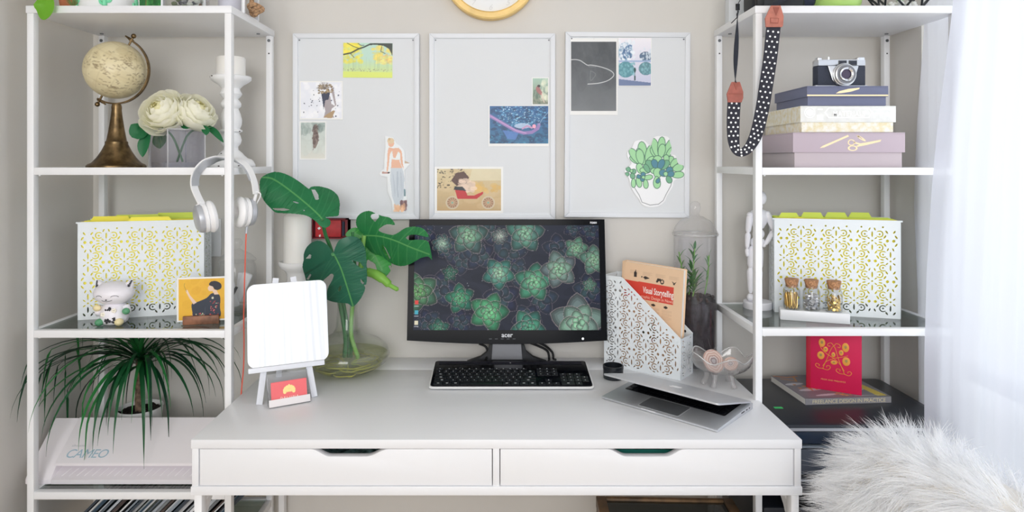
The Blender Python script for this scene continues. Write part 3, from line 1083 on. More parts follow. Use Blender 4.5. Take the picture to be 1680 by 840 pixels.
# red shadow box on the wall below the left board
rb = thing('wall_box', 'small red box hung on the wall below the left pin board, behind the monstera', 'wall box', W(540.5, 375.5, 1.955))
RED = mat('red_card', (206, 52, 58), 0.5, noise=0.12, nscale=40)
DRED = mat('dark_red_card', (128, 26, 40), 0.5)
k1 = 1.955 / FPX
hw, hh = 28.5 * k1, 16.5 * k1
m = MB()
m.box(-hw, hw, 0.012, 0.05, -hh, hh)
m.box(-hw, hw, 0, 0.05, -hh, -hh + 0.004)
m.box(-hw, -hw + 0.003, 0, 0.05, -hh, hh)
m.box(hw - 0.005, hw, 0, 0.05, -hh, hh)
m.box(-hw, hw, 0, 0.05, hh - 0.003, hh)
m.build('case', DRED, rb)
MB().box(-hw + 0.009, hw - 0.018, 0.002, 0.012, -hh + 0.0055, hh - 0.004, 0.001).build('front_panel', RED, rb)
MB().box(hw - 0.015, hw - 0.008, 0.005, 0.012, -hh + 0.009, hh - 0.009).build('slot', mat('navy_slot', (38, 46, 70), 0.6), rb)
m = MB()
m.prism([(-0.036, 0.002), (-0.03, 0.006), (-0.026, 0.001), (-0.032, -0.003)], 0.001, 0.0022)
m.prism([(-0.032, -0.019), (-0.027, -0.016), (-0.026, -0.022), (-0.03, -0.025)], 0.001, 0.0022)
m.build('printed_marks', PAPER, rb)

# white wall plate behind the left shelf
MBp = thing('wall_plate', 'white switch plate on the wall behind the left white and yellow file box', 'wall plate', W(338, 390, 1.998))
kk = 2.0 / FPX
MB().box(-24 * kk, 24 * kk, 0, 0.006, -31 * kk, 31 * kk, 0.002).build('plate', WHITE, MBp)
MB().box(-5 * kk, 5 * kk, -0.003, 0.0, -11 * kk, 11 * kk, 0.001).build('switch', WHITE, MBp)


# ------------------------------------------------------------ leaf and petal makers
def leaf_mesh(name, path, width, m, up=(0, 0, 1), fold=0.25, wide_at=0.35, tip=0.02, nv=4, power=1.0):
    """long or oval leaf along a path, folded a little on its midrib"""
    pts = [Vector(p) for p in path]
    n = len(pts)
    mb = MB()
    bm = mb.bm
    rows = []
    for i, p in enumerate(pts):
        t = (pts[min(i + 1, n - 1)] - pts[max(i - 1, 0)]).normalized()
        side = t.cross(Vector(up))
        if side.length < 1e-3:
            side = t.cross(Vector((0, 1, 0)))
        side.normalize()
        nn = side.cross(t).normalized()
        s = i / (n - 1)
        w = width * max(tip, (math.sin(PI * min(1, s ** (math.log(0.5) / math.log(wide_at)))) ** power))
        rows.append([bm.verts.new(p + side * (w / 2) * (2 * j / nv - 1) + nn * fold * (w / 2) * abs(2 * j / nv - 1)) for j in range(nv + 1)])
    for a, b in zip(rows, rows[1:]):
        for j in range(nv):
            bm.faces.new((a[j], a[j + 1], b[j + 1], b[j]))
    return mb.mesh(name, m, 80)


def rose(name, parent, loc, axis, Rr, m_out, m_in, seed, n=34):
    rr = random.Random(seed)
    q = Vector((0, 0, 1)).rotation_difference(Vector(axis).normalized()).to_matrix().to_4x4()
    M = Matrix.Translation(loc) @ q
    outer, inner = MB(), MB()
    for i in range(n):
        o = (i / (n - 1)) ** 0.85
        rad = Rr * (0.16 + 0.84 * o)
        a_end = R(14 + 72 * o + rr.uniform(-7, 7))
        az = i * 2.39996 + rr.uniform(-.2, .2)
        half = R(74 - 24 * o)
        zoff = Rr * 0.34 * (1 - o)
        ph = rr.uniform(0, 6)

        def f(u, v, rad=rad, a_end=a_end, az=az, half=half, zoff=zoff, o=o, ph=ph):
            uu = 2 * u - 1
            ae = a_end + R(26) * uu * uu + R(3) * math.sin(9 * uu + ph)
            al = R(165) + (ae - R(165)) * v
            r = rad * (1 + 0.045 * uu + 0.10 * o * max(0, v - 0.72) / 0.28) + 0.0015 * math.sin(7 * uu + ph) * v
            a = az + uu * half * (0.35 + 0.65 * math.sin(min(1, v * 1.15) * PI / 2))
            return M @ Vector((r * math.sin(al) * math.cos(a), r * math.sin(al) * math.sin(a), r * 0.82 * math.cos(al) + zoff))
        (inner if o < 0.22 else outer).grid(f, 12, 10)
    link('petals', outer.mesh('petals', m_out, 60), parent)
    link('flower_heart', inner.mesh('flower_heart', m_in, 60), parent)


# ------------------------------------------------------------ left shelf, second level
Z2 = LZ2 - 0.0015
gx, gy = -1.027, 1.77
globe = thing('globe', 'antique cream globe on a brass stand on the left shelving unit', 'globe', (gx, gy, Z2))
MB().lathe([(0, 0), (0.0713, 0), (0.0715, 0.005), (0.067, 0.0095), (0.059, 0.013), (0.047, 0.027), (0.036, 0.045), (0.0275, 0.063), (0.0275, 0.069), (0.0245, 0.072), (0.0195, 0.10), (0.015, 0.13), (0.0122, 0.155), (0.0128, 0.162), (0.011, 0.17), (0, 0.171)], 56).build('stand', BRASS, globe, 40)
gc = Vector((-0.003, 0, 1.6015 - Z2))
gr = 0.0765
cv = Canvas(240, 120, (226, 214, 176))
cv.blotch(150, (206, 190, 148), 0.02, 0.07, (0, 0.05, 1, 0.95), 0.3, 14)
for (cx_, cy_, n_, s_) in ((0.12, 0.6, 60, 0.10), (0.2, 0.3, 46, 0.09), (0.38, 0.5, 50, 0.1), (0.52, 0.66, 70, 0.12), (0.52, 0.36, 46, 0.1), (0.66, 0.5, 50, 0.1), (0.78, 0.62, 70, 0.13), (0.88, 0.32, 40, 0.09), (0.95, 0.55, 40, 0.08)):
    for _ in range(n_):
        a, d = random.uniform(0, 6.28), random.uniform(0, s_)
        x, y = cx_ + d * math.cos(a), cy_ + 1.4 * d * math.sin(a)
        cv.line([(x, y), (x + random.uniform(-.02, .02), y + random.uniform(-.015, .015))], 0.0036, (132, 114, 86), 0.7, 2)
for k in range(12):
    cv.line([(k / 12, 0.02), (k / 12, 0.98)], 0.003, (170, 152, 114), 0.35, 2)
for k in range(1, 6):
    cv.line([(0, k / 6), (1, k / 6)], 0.003, (170, 152, 114), 0.35, 2)
tilt = Matrix.Rotation(R(28), 3, 'Y')


def sph(u, v):
    lon, lat = u * 2 * PI + 2.2, (v - 0.5) * PI
    x, y, z = gr * np.cos(lat) * np.cos(lon), gr * np.cos(lat) * np.sin(lon), gr * np.sin(lat)
    t = R(28)
    return gc.x + x * math.cos(t) + z * math.sin(t), gc.y + y, gc.z - x * math.sin(t) + z * math.cos(t)


link('sphere', cv.mesh('sphere', sph, mat('globe_print', (255, 255, 255), 0.38, attr=True)), globe)
ra = gr + 0.0135
arm = [gc + Vector((ra * math.sin(R(a)), 0, ra * math.cos(R(a)))) for a in range(26, 213, 6)]
MB().band(arm, 0.0085, 0.004, (0, 1, 0)).build('meridian_arm', BRASS, globe)
for s in (1, -1):
    kn = MB()
    d = Vector((math.sin(R(28)), 0, math.cos(R(28)))) * s
    kn.cyl(gc + d * (gr - 0.002), gc + d * (ra + 0.008), 0.0028, seg=12)
    kn.cyl(gc + d * (ra - 0.001), gc + d * (ra + 0.004), 0.0075, 0.006, seg=16)
    kn.ell(gc + d * (ra + 0.014), (0.0065, 0.0065, 0.0065), 14, 10)
    side = Vector((math.cos(R(28)), 0, -math.sin(R(28)))) * (-s)
    kn.tube([gc + d * (ra + 0.002) + side * 0.004, gc + d * (ra + 0.004) + side * 0.02], [0.004, 0.0018], 8)
    kn.build('pivot_knob', BRASS, globe)

# square glass vase with two white roses
vx, vy, va = -0.8497, 1.69, 0.100
th = R(53)
vc = Vector((vx + va / 2 * (math.cos(th) - math.sin(th)), vy + va / 2 * (math.cos(th) + math.sin(th)), Z2))
vase = thing('glass_vase', 'square clear glass vase holding two white roses beside the globe', 'vase', vc, th)
CUBEGLASS = glass('vase_glass', (247, 247, 250), 1.2, haze=0.04, haze_col=(214, 212, 224))
m = MB()
h2, t2 = va / 2, 0.004
for (x0, x1, y0, y1) in ((-h2, h2, -h2, -h2 + t2), (-h2, h2, h2 - t2, h2), (-h2, -h2 + t2, -h2 + t2, h2 - t2), (h2 - t2, h2, -h2 + t2, h2 - t2)):
    m.box(x0, x1, y0, y1, 0.0, 0.102, 0.0008)
m.build('glass_walls', CUBEGLASS, vase)
EDGE = glass('glass_edge_highlight', (250, 250, 252), 2.0, haze=0.4, haze_col=(250, 250, 252))  # whitish strips stand for light caught along the vase edges
m = MB()
for sx in (-1, 1):
    for sy in (-1, 1):
        m.box(sx * h2 - 0.0012, sx * h2 + 0.0012, sy * h2 - 0.0012, sy * h2 + 0.0012, 0.0, 0.1022)
    m.box(sx * h2 - 0.002, sx * h2 + 0.0004, -h2, h2, 0.1, 0.1024)
    m.box(-h2, h2, sx * h2 - 0.0012, sx * h2 + 0.0012, 0.1, 0.1024)
m.build('edge_highlight', EDGE, vase)
MB().box(-h2 + t2, h2 - t2, -h2 + t2, h2 - t2, 0.0005, 0.014, 0.001).build('thick_base', glass('thick_glass_base', (246, 246, 250), 2.2, haze=0.3, haze_col=(240, 240, 244)), vase)
fl = thing('white_roses', 'two large white roses with green leaves in the square glass vase', 'flowers', vc)
PET = leaf_mat('rose_petal_cream', (255, 254, 242), 0.38, False, 0.6)
PETIN = leaf_mat('rose_petal_lemon', (246, 242, 200), 0.3, False, 0.6)
r1 = W(266, 182, 1.715) - vc
r2 = W(322, 183, 1.755) - vc
rose('rose', fl, r1, (-0.12, -0.85, 0.42), 0.061, PET, PETIN, 3)
rose('rose', fl, r2, (0.62, -0.35, 0.62), 0.058, PET, PETIN, 5)
DKSTEM = mat('stem_green', (70, 120, 72), 0.5)
for a, b in ((r1, (0.02, -0.01, 0.016)), (r2, (-0.01, 0.02, 0.016))):
    MB().tube(smooth_path([a - Vector((0, 0, 0.045)), (a + Vector(b)) / 2, b], 5), 0.0028, 8).build('stem', DKSTEM, fl)
FG = leaf_mat('rose_leaf', (26, 108, 62), 0.15, False)
for (a, b, c, w) in (((244, 208, 1.73), (228, 214, 1.72), (215, 204, 1.71), 0.05), ((246, 214, 1.73), (236, 236, 1.72), (234, 258, 1.715), 0.03),
                     ((300, 204, 1.77), (318, 196, 1.76), (340, 206, 1.75), 0.03), ((335, 205, 1.77), (352, 216, 1.76), (367, 234, 1.755), 0.017),
                     ((270, 212, 1.75), (262, 230, 1.745), (262, 244, 1.742), 0.036), ((330, 206, 1.74), (338, 214, 1.735), (338, 222, 1.73), 0.02), ((296, 206, 1.735), (306, 206, 1.73), (318, 205, 1.725), 0.02)):
    link('leaf', leaf_mesh('leaf', smooth_path([W(*a) - vc, W(*b) - vc, W(*c) - vc], 5), w, FG, (0.1, -1, 0.25), 0.15, 0.5, 0.02), fl)

# candlestick with pillar candle
cx_, cy_ = (379 - CX) * 1.86 / FPX, 1.86
CU = 0.000430
st = thing('candlestick', 'turned white candlestick on the left shelf beside the roses', 'candlestick', (cx_, cy_, Z2))
pf = [(0, 780), (150, 780), (152, 765), (140, 740), (128, 728), (104, 720), (82, 700), (70, 685), (46, 665), (44, 645), (60, 625), (66, 600), (58, 570), (50, 555), (72, 545), (70, 535), (54, 528), (66, 500), (69, 470), (60, 430), (46, 395), (62, 380), (64, 360), (54, 345), (44, 332), (60, 315), (70, 298), (58, 275), (56, 262), (78, 240), (112, 218), (126, 205), (127, 186), (122, 182), (0, 184)]
MB().lathe([(r * CU, (780 - y) * CU) for r, y in pf], 48).build('turned_stick', SHABBY, st, 45)
WORN = mat('worn_wood_spot', (70, 60, 54), 0.9)
m = MB()
for a, z, r in ((3.5, 768, 151), (4.6, 770, 151), (5.4, 768, 151), (4.0, 190, 127), (5.2, 192, 127), (3.3, 188, 127), (5.9, 545, 71), (4.2, 690, 74)):
    m.ell((r * CU * math.cos(a), r * CU * math.sin(a), (780 - z) * CU), (0.003, 0.002, 0.0015), 8, 6)
m.build('chipped_paint', WORN, st)
cd = thing('pillar_candle', 'short white pillar candle on the candlestick on the left shelf', 'candle', (cx_, cy_, Z2 + 598.5 * CU))
MB().lathe([(0, 0), (0.0385, 0), (0.039, 0.002), (0.039, 0.05), (0.037, 0.053), (0.028, 0.0545), (0.012, 0.0525), (0, 0.0515)], 40).build('wax', WAX, cd)
MB().cyl((0, 0, 0.051), (0.001, 0, 0.058), 0.0009, seg=6).build('wick', BLACK_MATT, cd)

# headphones hung over the shelf corner
hp = thing('headphones', 'white and silver headphones hanging over the front corner of the left shelf', 'headphones', W(372, 300, 1.66))
H0 = Vector(hp.location)
HW = mat('white_headphone_plastic', (242, 242, 243), 0.4)
HG = mat('silver_headphone_band', (188, 191, 197), 0.35, metal=0.3)
bp = [W(331, 335, 1.616), W(319, 308, 1.619), W(320, 286, 1.622), W(331, 270, 1.630), W(346, 262.5, 1.650), W(361, 259.5, 1.672), W(377, 259.5, 1.690), W(394, 264, 1.696), W(408, 277, 1.702), W(417, 298, 1.704), W(420, 318, 1.705)]
bp = smooth_path([p - H0 for p in bp], 5)
wd = Vector((0.32, 0.95, 0.0))
MB().band(bp, 0.021, 0.0035, wd).build('headband', HW, hp)
inn = [p + (Vector((0, 0, -0.07)) - p).normalized() * 0.0036 for p in bp[6:-6]]
MB().band(inn, 0.023, 0.0042, wd).build('headband_padding', HG, hp)


def cup(center, axis):
    q = Vector((0, 0, 1)).rotation_difference(Vector(axis).normalized()).to_matrix().to_4x4()
    M = Matrix.Translation(center) @ q @ Matrix.Scale(1.16, 4)
    c = MB().lathe([(0, -0.013), (0.022, -0.013), (0.029, -0.009), (0.031, -0.003), (0.031, 0.001), (0, 0.001)], 36, M).build('ear_cup', HG, hp)
    MB().lathe([(0.0, 0.001), (0.0295, 0.001), (0.0325, 0.004), (0.0325, 0.009), (0.029, 0.0105), (0.0, 0.0105)], 36, M).build('white_ring', HW, c)
    pts = []
    for k in range(13):
        a = PI * 2 * k / 12
        pts.append((0.0225 + 0.0125 * math.cos(a), 0.019 + 0.0095 * math.sin(a)))
    MB().lathe(pts, 40, M).build('ear_pad', HW, c)
    MB().lathe([(0, 0.0125), (0.0125, 0.0125), (0.0125, 0.0115), (0, 0.0115)], 24, M).build('driver_cloth', mat('coral_cloth', (150, 70, 58), 0.9), c)
    return c


lc = W(331, 358, 1.628) - H0
rc = W(408, 348, 1.712) - H0
cup(lc, (0.80, 0.56, 0.16))
cup(rc, (-0.76, -0.64, 0.04))
for c, e, s in ((lc, bp[0], -1), (rc, bp[-1], 1)):
    m = MB()
    m.tube(smooth_path([e + Vector((0, 0, 0.006)), e + Vector((s * 0.012, 0, -0.002)), c + Vector((s * 0.020, 0, 0.020)), c + Vector((s * 0.014, 0, 0.008))], 6), 0.0016, 8)
    m.tube([e, (e + c) / 2 + Vector((s * 0.004, 0, 0.0)), c + Vector((s * 0.010, 0, 0))], 0.0042, 10)
    m.build('hinge_wire', HW, hp)
CORD = mat('coral_cord', (236, 98, 74), 0.5)
m = MB()
m.cyl(W(405, 371, 1.712) - H0, W(404, 383, 1.712) - H0, 0.0035, seg=10)
m.build('cord_plug', HG, hp)
cp = [W(404, 381, 1.712), W(402.8, 410, 1.713), W(402, 440, 1.714), W(401, 470, 1.714), Vector((-0.6635, 1.714, 0.95)), Vector((-0.6636, 1.716, 0.88)), Vector((-0.6634, 1.712, 0.82)), Vector((-0.6645, 1.70, 0.76)), Vector((-0.670, 1.69, 0.66)), Vector((-0.672, 1.69, 0.55))]
MB().tube(smooth_path([p - H0 for p in cp], 6), 0.0017, 8).build('cord', CORD, hp)


# ------------------------------------------------------------ perforated metal
def _inpoly(x, y, P):
    c = False
    for (xa, ya), (xb, yb) in zip(P, P[1:] + P[:1]):
        if (ya > y) != (yb > y) and x < (xb - xa) * (y - ya) / (yb - ya) + xa:
            c = not c
    return c


def motif_holes(w, h, cx0, cz0, inside, period=0.0878, rowh=0.0543):
    out = []

    def drop(x, z, L, wd, a):
        ca, sa = math.cos(a), math.sin(a)
        pts = []
        for u, v in ((-0.5, 0), (-0.25, 0.42), (0.1, 0.5), (0.38, 0.3), (0.5, 0), (0.38, -0.3), (0.1, -0.5), (-0.25, -0.42)):
            pts.append((x + u * L * ca - v * wd * sa, z + u * L * sa + v * wd * ca))
        return pts

    def curl(x, z, r, wd, a0, a1, n=6):
        o_, i_ = [], []
        for k in range(n + 1):
            a = a0 + (a1 - a0) * k / n
            ww = wd * (0.35 + 0.65 * math.sin(PI * (0.12 + 0.8 * k / n)))
            o_.append((x + (r + ww / 2) * math.cos(a), z + (r + ww / 2) * math.sin(a)))
            i_.append((x + (r - ww / 2) * math.cos(a), z + (r - ww / 2) * math.sin(a)))
        return o_ + i_[::-1]

    rows = int(h / rowh) + 3
    cols = int(w / period) + 3
    for j in range(-rows, rows):
        for i in range(-cols, cols):
            ox = cx0 + (i + 0.5 * (j % 2)) * period
            oz = cz0 + j * rowh
            if not (-period < ox < w + period and -rowh < oz < h + rowh):
                continue
            U = 1 / 3132.0
            c = [drop(ox, oz, 17 * U, 15 * U, 0)]
            for s in (1, -1):
                c.append(drop(ox, oz + s * 54 * U, 54 * U, 14 * U, R(90) * s))
                c.append(drop(ox + s * 114 * U, oz, 26 * U, 25 * U, 0))
                for t in (1, -1):
                    def put(x, z, L, w, a):
                        c.append(drop(ox + s * x * U, oz + t * z * U, L * U, w * U, math.atan2(t * math.sin(R(a)), s * math.cos(R(a)))))
                    put(56, 55, 17, 15, 45)
                    cc = [(s * (56 + r_ * math.cos(a)) * U + ox, t * (57 + r_ * math.sin(a)) * U + oz) for r_, a in
                          [(30, R(-150 + 290 * k / 9)) if k else (28, R(-150)) for k in range(10)] + [(20.5 if 0 < k < 9 else 26, R(-150 + 290 * k / 9)) for k in range(9, -1, -1)]]
                    c.append(cc if s * t > 0 else cc[::-1])
                    put(20, 98, 30, 12, 115)
                    put(27, 22, 27, 11, 40)
                    put(62, 12, 32, 12, 12)
                    put(95, 33, 36, 14, 55)
                    put(109, 74, 32, 14, 125)
            for p in c:
                if all(inside(x, z) for x, z in p):
                    out.append(p)
    # leave out repeats and cut-outs that would touch an earlier one
    keep, cen = [], []
    out.sort(key=lambda p: -len(p))

    def cross(a, b, c, d):
        def o(p, q, r):
            return (q[0] - p[0]) * (r[1] - p[1]) - (q[1] - p[1]) * (r[0] - p[0])
        return o(a, b, c) * o(a, b, d) < 0 and o(c, d, a) * o(c, d, b) < 0
    for p in out:
        mx, mz = sum(q[0] for q in p) / len(p), sum(q[1] for q in p) / len(p)
        bad = False
        for q, (qx, qz) in zip(keep, cen):
            if abs(qx - mx) > 0.018 or abs(qz - mz) > 0.018:
                continue
            if min((a[0] - b[0]) ** 2 + (a[1] - b[1]) ** 2 for a in p for b in q) < 0.0006 ** 2 or any(
                    cross(p[i], p[i - 1], q[k], q[k - 1]) for i in range(len(p)) for k in range(len(q))) or _inpoly(p[0][0], p[0][1], q) or _inpoly(q[0][0], q[0][1], p):
                bad = True
                break
        if not bad:
            keep.append(p)
            cen.append((mx, mz))
    return keep


BW, BD, BH = 0.313, 0.118, 0.258
hf = motif_holes(BW, BH, BW * 0.5, BH * 0.965 - 0.0425, lambda x, z: 0.006 < x < BW - 0.006 and 0.008 < z < BH - 0.010)
hs = motif_holes(BD, BH, BD * 0.5, BH * 0.965 - 0.0425, lambda x, z: 0.006 < x < BD - 0.006 and 0.008 < z < BH - 0.010)
ME_FRONT = fill_with_holes([(0, 0), (BW, 0), (BW, BH), (0, BH)], hf, 0.0008, PERF, 'perforated_panel')
ME_SIDE = fill_with_holes([(0, 0), (BD, 0), (BD, BH), (0, BH)], hs, 0.0008, PERF, 'perforated_side')


def file_box(loc, yaw, label, peg):
    b = thing('file_box', label, 'file box', loc, yaw)
    link('front_panel', ME_FRONT, b, (0, 0.0007, 0))
    link('rear_panel', ME_FRONT, b, (0, BD - 0.0007, 0))
    for x in (0.0007, BW - 0.0007):
        o = link('side_panel', ME_SIDE, b, (x, 0, 0))
        o.rotation_euler = (0, 0, R(90))
    MB().box(0.001, BW - 0.001, 0.001, BD - 0.001, 0.0, 0.0015).build('bottom_panel', PERF, b)
    rl = MB()
    for y in (0.004, BD - 0.004):
        rl.box(-0.0045, BW + 0.0045, y - 0.003, y + 0.003, BH - 0.001, BH + 0.0035, 0.0006)
    rl.build('hanging_rail', PERF, b)
    return b


def folders(base, yaw, specs, which):
    Mx = Matrix.Translation(base) @ Matrix.Rotation(yaw, 4, 'Z')
    for k, (y, tabx, tabw, m, rise, desc) in enumerate(specs):
        f = thing('hanging_folder', desc, 'folder', Mx @ Vector((0, y, 0)), yaw, which)
        s = MB()
        s.box(0.006, BW - 0.006, -0.004, -0.0033, 0.034, BH + 0.004)
        s.box(0.006, BW - 0.006, 0.0033, 0.004, 0.034, BH + 0.004)
        s.box(0.006, BW - 0.006, -0.004, 0.004, 0.033, 0.034)
        s.build('card_pocket', m, f)
        MB().prism([(tabx, BH + 0.003), (tabx + tabw, BH + 0.003), (tabx + tabw - 0.008, BH + rise), (tabx + 0.008, BH + rise)], -0.0029, -0.0021, 'XZ').build('tab', m, f)


Z3 = LZ3 - 0.0015
yl = math.atan2(0.078, 0.303)
pl = (-1.124, 1.757, Z3)
file_box(pl, yl, 'white perforated metal file box of yellow folders on the left shelf, behind the cat figurine', -1)
folders(Vector(pl), yl, [(0.0075, 0.12, 0.11, YELLOW, 0.014, 'frontmost yellow hanging folder in the left file box'), (0.036, 0.02, 0.10, YELLOW, 0.0155, 'second yellow hanging folder from the front in the left file box'),
                         (0.060, 0.07, 0.12, LIME, 0.017, 'lime hanging folder in the middle of the left file box'), (0.085, 0.17, 0.12, LIME, 0.019, 'lime hanging folder nearest the back of the left file box')], 'hanging folders in the left file box')

# lucky cat figurine
cat = thing('cat_figurine', 'white smiling cat figurine with green and cream paws before the left file box', 'figurine', ((188 - CX) * 1.722 / FPX, 1.722, Z3), R(3))
CATW = mat('cat_white', (243, 240, 246), 0.4)
CATG = mat('cat_green', (92, 158, 116), 0.4)
CATC = mat('cat_cream', (244, 228, 178), 0.4)
CATK = mat('cat_black', (40, 40, 44), 0.5)
m = MB().lathe([(0, 0), (0.024, 0.0005), (0.031, 0.006), (0.034, 0.018), (0.032, 0.034), (0.026, 0.048), (0.018, 0.056), (0, 0.058)], 32)
body = m.build('body', CATW, cat, 60)
hd = MB().ell((0, -0.002, 0.0805), (0.0500, 0.040, 0.0305), 36, 20)
head = hd.build('head', CATW, cat, 60)
for s in (-1, 1):
    e = MB().tube([(s * 0.033, 0.002, 0.092), (s * 0.040, 0.002, 0.106), (s * 0.0445, 0.002, 0.1145)], [0.0155, 0.0085, 0.001], 16).build('ear', CATW, cat, 60)
    k = MB()
    for a in range(5):
        k.ell((s * (0.0385 + 0.0013 * a), -0.0092 + 0.0020 * a, 0.0985 + 0.0032 * a), (0.0062 - 0.0009 * a, 0.0022, 0.0019), 8, 6)
    k.build('ear_marking', CATK, e)
    y0 = -0.040
    arc = [(s * (0.0195 + 0.0085 * math.cos(t)), -0.002 - 0.040 * math.sqrt(max(0.0, 1 - ((0.0195 + 0.0085 * math.cos(t)) / 0.05) ** 2 - ((0.0755 + 0.0045 * math.sin(t) - 0.0805) / 0.0305) ** 2)) - 0.0002, 0.0755 + 0.0045 * math.sin(t)) for t in [R(12) + R(156) * i / 10 for i in range(11)]]
    MB().tube(arc, 0.0006, 6).build('closed_eye', CATK, head)
    MB().tube(smooth_path([(s * 0.029, 0.0, 0.046), (s * 0.037, -0.006, 0.032 if s > 0 else 0.028), (s * 0.036, -0.014, 0.036)], 5), [0.0085] * 5 + [0.0075] * 5 + [0.006], 12).build('arm', CATW, cat, 60)
MB().ell((0, -0.0418, 0.0695), (0.0022, 0.0015, 0.0016), 10, 8).build('nose', CATK, head)
MB().tube([(x, -0.0405 + 1.6 * x * x * 12, 0.0655 + x * x * 14) for x in [-0.013 + 0.0026 * k for k in range(11)]], 0.0005, 6).build('mouth', CATK, head)
for nm, c, r, mm in (('raised_paw', (-0.036, -0.016, 0.0445), (0.0095, 0.0085, 0.0085), CATC), ('paw', (0.0375, -0.017, 0.0355), (0.0095, 0.0085, 0.0085), CATG), ('foot', (-0.0245, -0.026, 0.0095), (0.0105, 0.0125, 0.0095), CATG), ('foot', (0.0245, -0.026, 0.0095), (0.0105, 0.0125, 0.0095), CATC)):
    MB().ell(c, r, 20, 14).build(nm, mm, cat, 60)
m = MB()
rr = random.Random(4)
for q_ in range(20):
    x, z = 0.004 + rr.uniform(-0.011, 0.012), 0.0145 + rr.uniform(-0.006, 0.008)
    if q_ > 13:
        x, z = -0.004 + rr.uniform(-0.008, 0.008), 0.043 + rr.uniform(-0.004, 0.003)
    yb = -math.sqrt(max(0, 0.0335 ** 2 - x * x)) * (1.0 if z < 0.034 else 0.86) - 0.0002
    m.ell((x, yb, z), (rr.uniform(0.002, 0.0042), 0.0012, rr.uniform(0.0015, 0.0036)), 8, 6)
m.build('black_petal_print', CATK, body)
m = MB()
for x, z in ((-0.014, 0.030), (0.014, 0.040)):
    for a in range(5):
        t = a * 2 * PI / 5
        m.ell((x + 0.0038 * math.cos(t), -0.0305, z + 0.0038 * math.sin(t)), (0.0032, 0.0016, 0.0026), 8, 6)
m.build('cream_flower_print', mat('cat_flower', (248, 242, 226), 0.5), body)

# postcard in a small wooden block
yc = R(12)
cardp = Vector(((331 - CX) * 1.722 / FPX, 1.722, Z3))
WOOD = mat('walnut_block', (166, 112, 84), 0.5, noise=0.3, nscale=40)
wbk = thing('card_stand', 'small slotted wooden block holding the yellow postcard on the left shelf', 'card stand', cardp, yc)
MB().box(-0.044, 0.044, -0.012, -0.0022, 0, 0.022, 0.0012).box(-0.044, 0.044, 0.0022, 0.012, 0, 0.022, 0.0012).box(-0.044, 0.044, -0.0022, 0.0022, 0, 0.006).build('block', WOOD, wbk)
cv = Canvas(150, 150, (238, 186, 52))
cv.blotch(60, (232, 174, 44), 0.05, 0.14, (0, 0, 1, 1), 0.25, 12)
cv.poly(smooth2([(0.17, 0.02), (0.3, 0.1), (0.28, 0.38), (0.42, 0.44), (0.6, 0.52), (0.7, 0.62), (0.8, 0.64), (0.9, 0.56), (0.9, 0.3), (0.86, 0.02)], 4), (40, 50, 68))
cv.line([(0.56, 0.05), (0.58, 0.3)], 0.008, (80, 92, 110), 0.8)
cv.poly([(0.32, 0.38), (0.22, 0.56), (0.15, 0.72), (0.19, 0.74), (0.25, 0.6), (0.39, 0.42)], (238, 208, 186))
cv.line([(0.17, 0.7), (0.12, 0.84), (0.13, 0.9)], 0.012, (186, 150, 60))
cv.ell(0.70, 0.76, 0.065, 0.075, (238, 208, 186))
cv.poly([(0.72, 0.72), (0.78, 0.6), (0.87, 0.6), (0.82, 0.72)], (238, 208, 186))
cv.poly(smooth2([(0.66, 0.84), (0.7, 0.92), (0.82, 0.93), (0.92, 0.86), (0.93, 0.76), (0.86, 0.71), (0.78, 0.73), (0.74, 0.8)], 4), (38, 36, 48))
for _ in range(46):
    x, z = random.choice([(random.uniform(0.68, 0.86), random.uniform(0.08, 0.5)), (random.uniform(0.3, 0.56), random.uniform(0.04, 0.16))])
    cv.ell(x, z, random.uniform(0.008, 0.02), random.uniform(0.008, 0.02), random.choice([(206, 92, 96), (226, 160, 150), (200, 206, 170), (150, 60, 70)]))
cv.ell(0.74, 0.52, 0.025, 0.03, (214, 214, 190))
pc = MB().box(-0.0605, 0.0605, -0.0006, 0.0006, 0.0062, 0.1215).build('postcard', PAPER, None, loc=cardp)
pc.rotation_euler = (R(0), 0, yc)
tag(pc, 'yellow postcard of a person in a dark robe, standing in the wooden block', 'postcard')
link('picture', cv.mesh('picture', lambda u, v: (-0.0605 + 0.0045 + u * 0.112, -0.0008, 0.0105 + v * 0.1065), PRINT), pc)

# lidded glass jar
jx, jy = (389 - CX) * 1.878 / FPX, 1.878
jar = thing('glass_jar', 'clear lidded glass jar at the back of the left shelf, behind the hanging cord', 'jar', (jx, jy, Z3))
MB().lathe([(0, 0.0), (0.044, 0.0), (0.050, 0.005), (0.052, 0.015), (0.052, 0.118), (0.049, 0.132), (0.046, 0.138), (0.0435, 0.138), (0.0465, 0.131), (0.0495, 0.117), (0.0495, 0.016), (0.047, 0.008), (0, 0.007)], 48).build('body', GLASS_SOFT, jar, 50)
MB().lathe([(0.0, 0.139), (0.050, 0.139), (0.052, 0.142), (0.050, 0.147), (0.036, 0.160), (0.016, 0.170), (0.008, 0.175), (0.009, 0.180), (0.0145, 0.188), (0.015, 0.196), (0.010, 0.203), (0, 0.205)], 48).build('lid', GLASS_SOFT, jar, 50)
SACH = mat('white_sachet', (236, 237, 240), 0.6, bump=0.6, bscale=60)
for k, (x, y, z, a, lb) in enumerate(((0.018, -0.010, 0.066, 24, 'white paper sachet on the right inside the glass jar'), (-0.010, -0.012, 0.05, -14, 'white paper sachet on the left inside the glass jar'), (0.004, 0.022, 0.058, 6, 'white paper sachet at the back inside the glass jar'))):
    Mx = Matrix.Translation((x, y, z)) @ Matrix.Rotation(R(a), 4, 'Y')
    tag(MB().box(-0.014, 0.014, -0.006, 0.006, -0.04, 0.045, 0.005, Mx).build('sachet', SACH, None, loc=(jx, jy, Z3)), lb, 'sachet', 'white sachets in the glass jar')
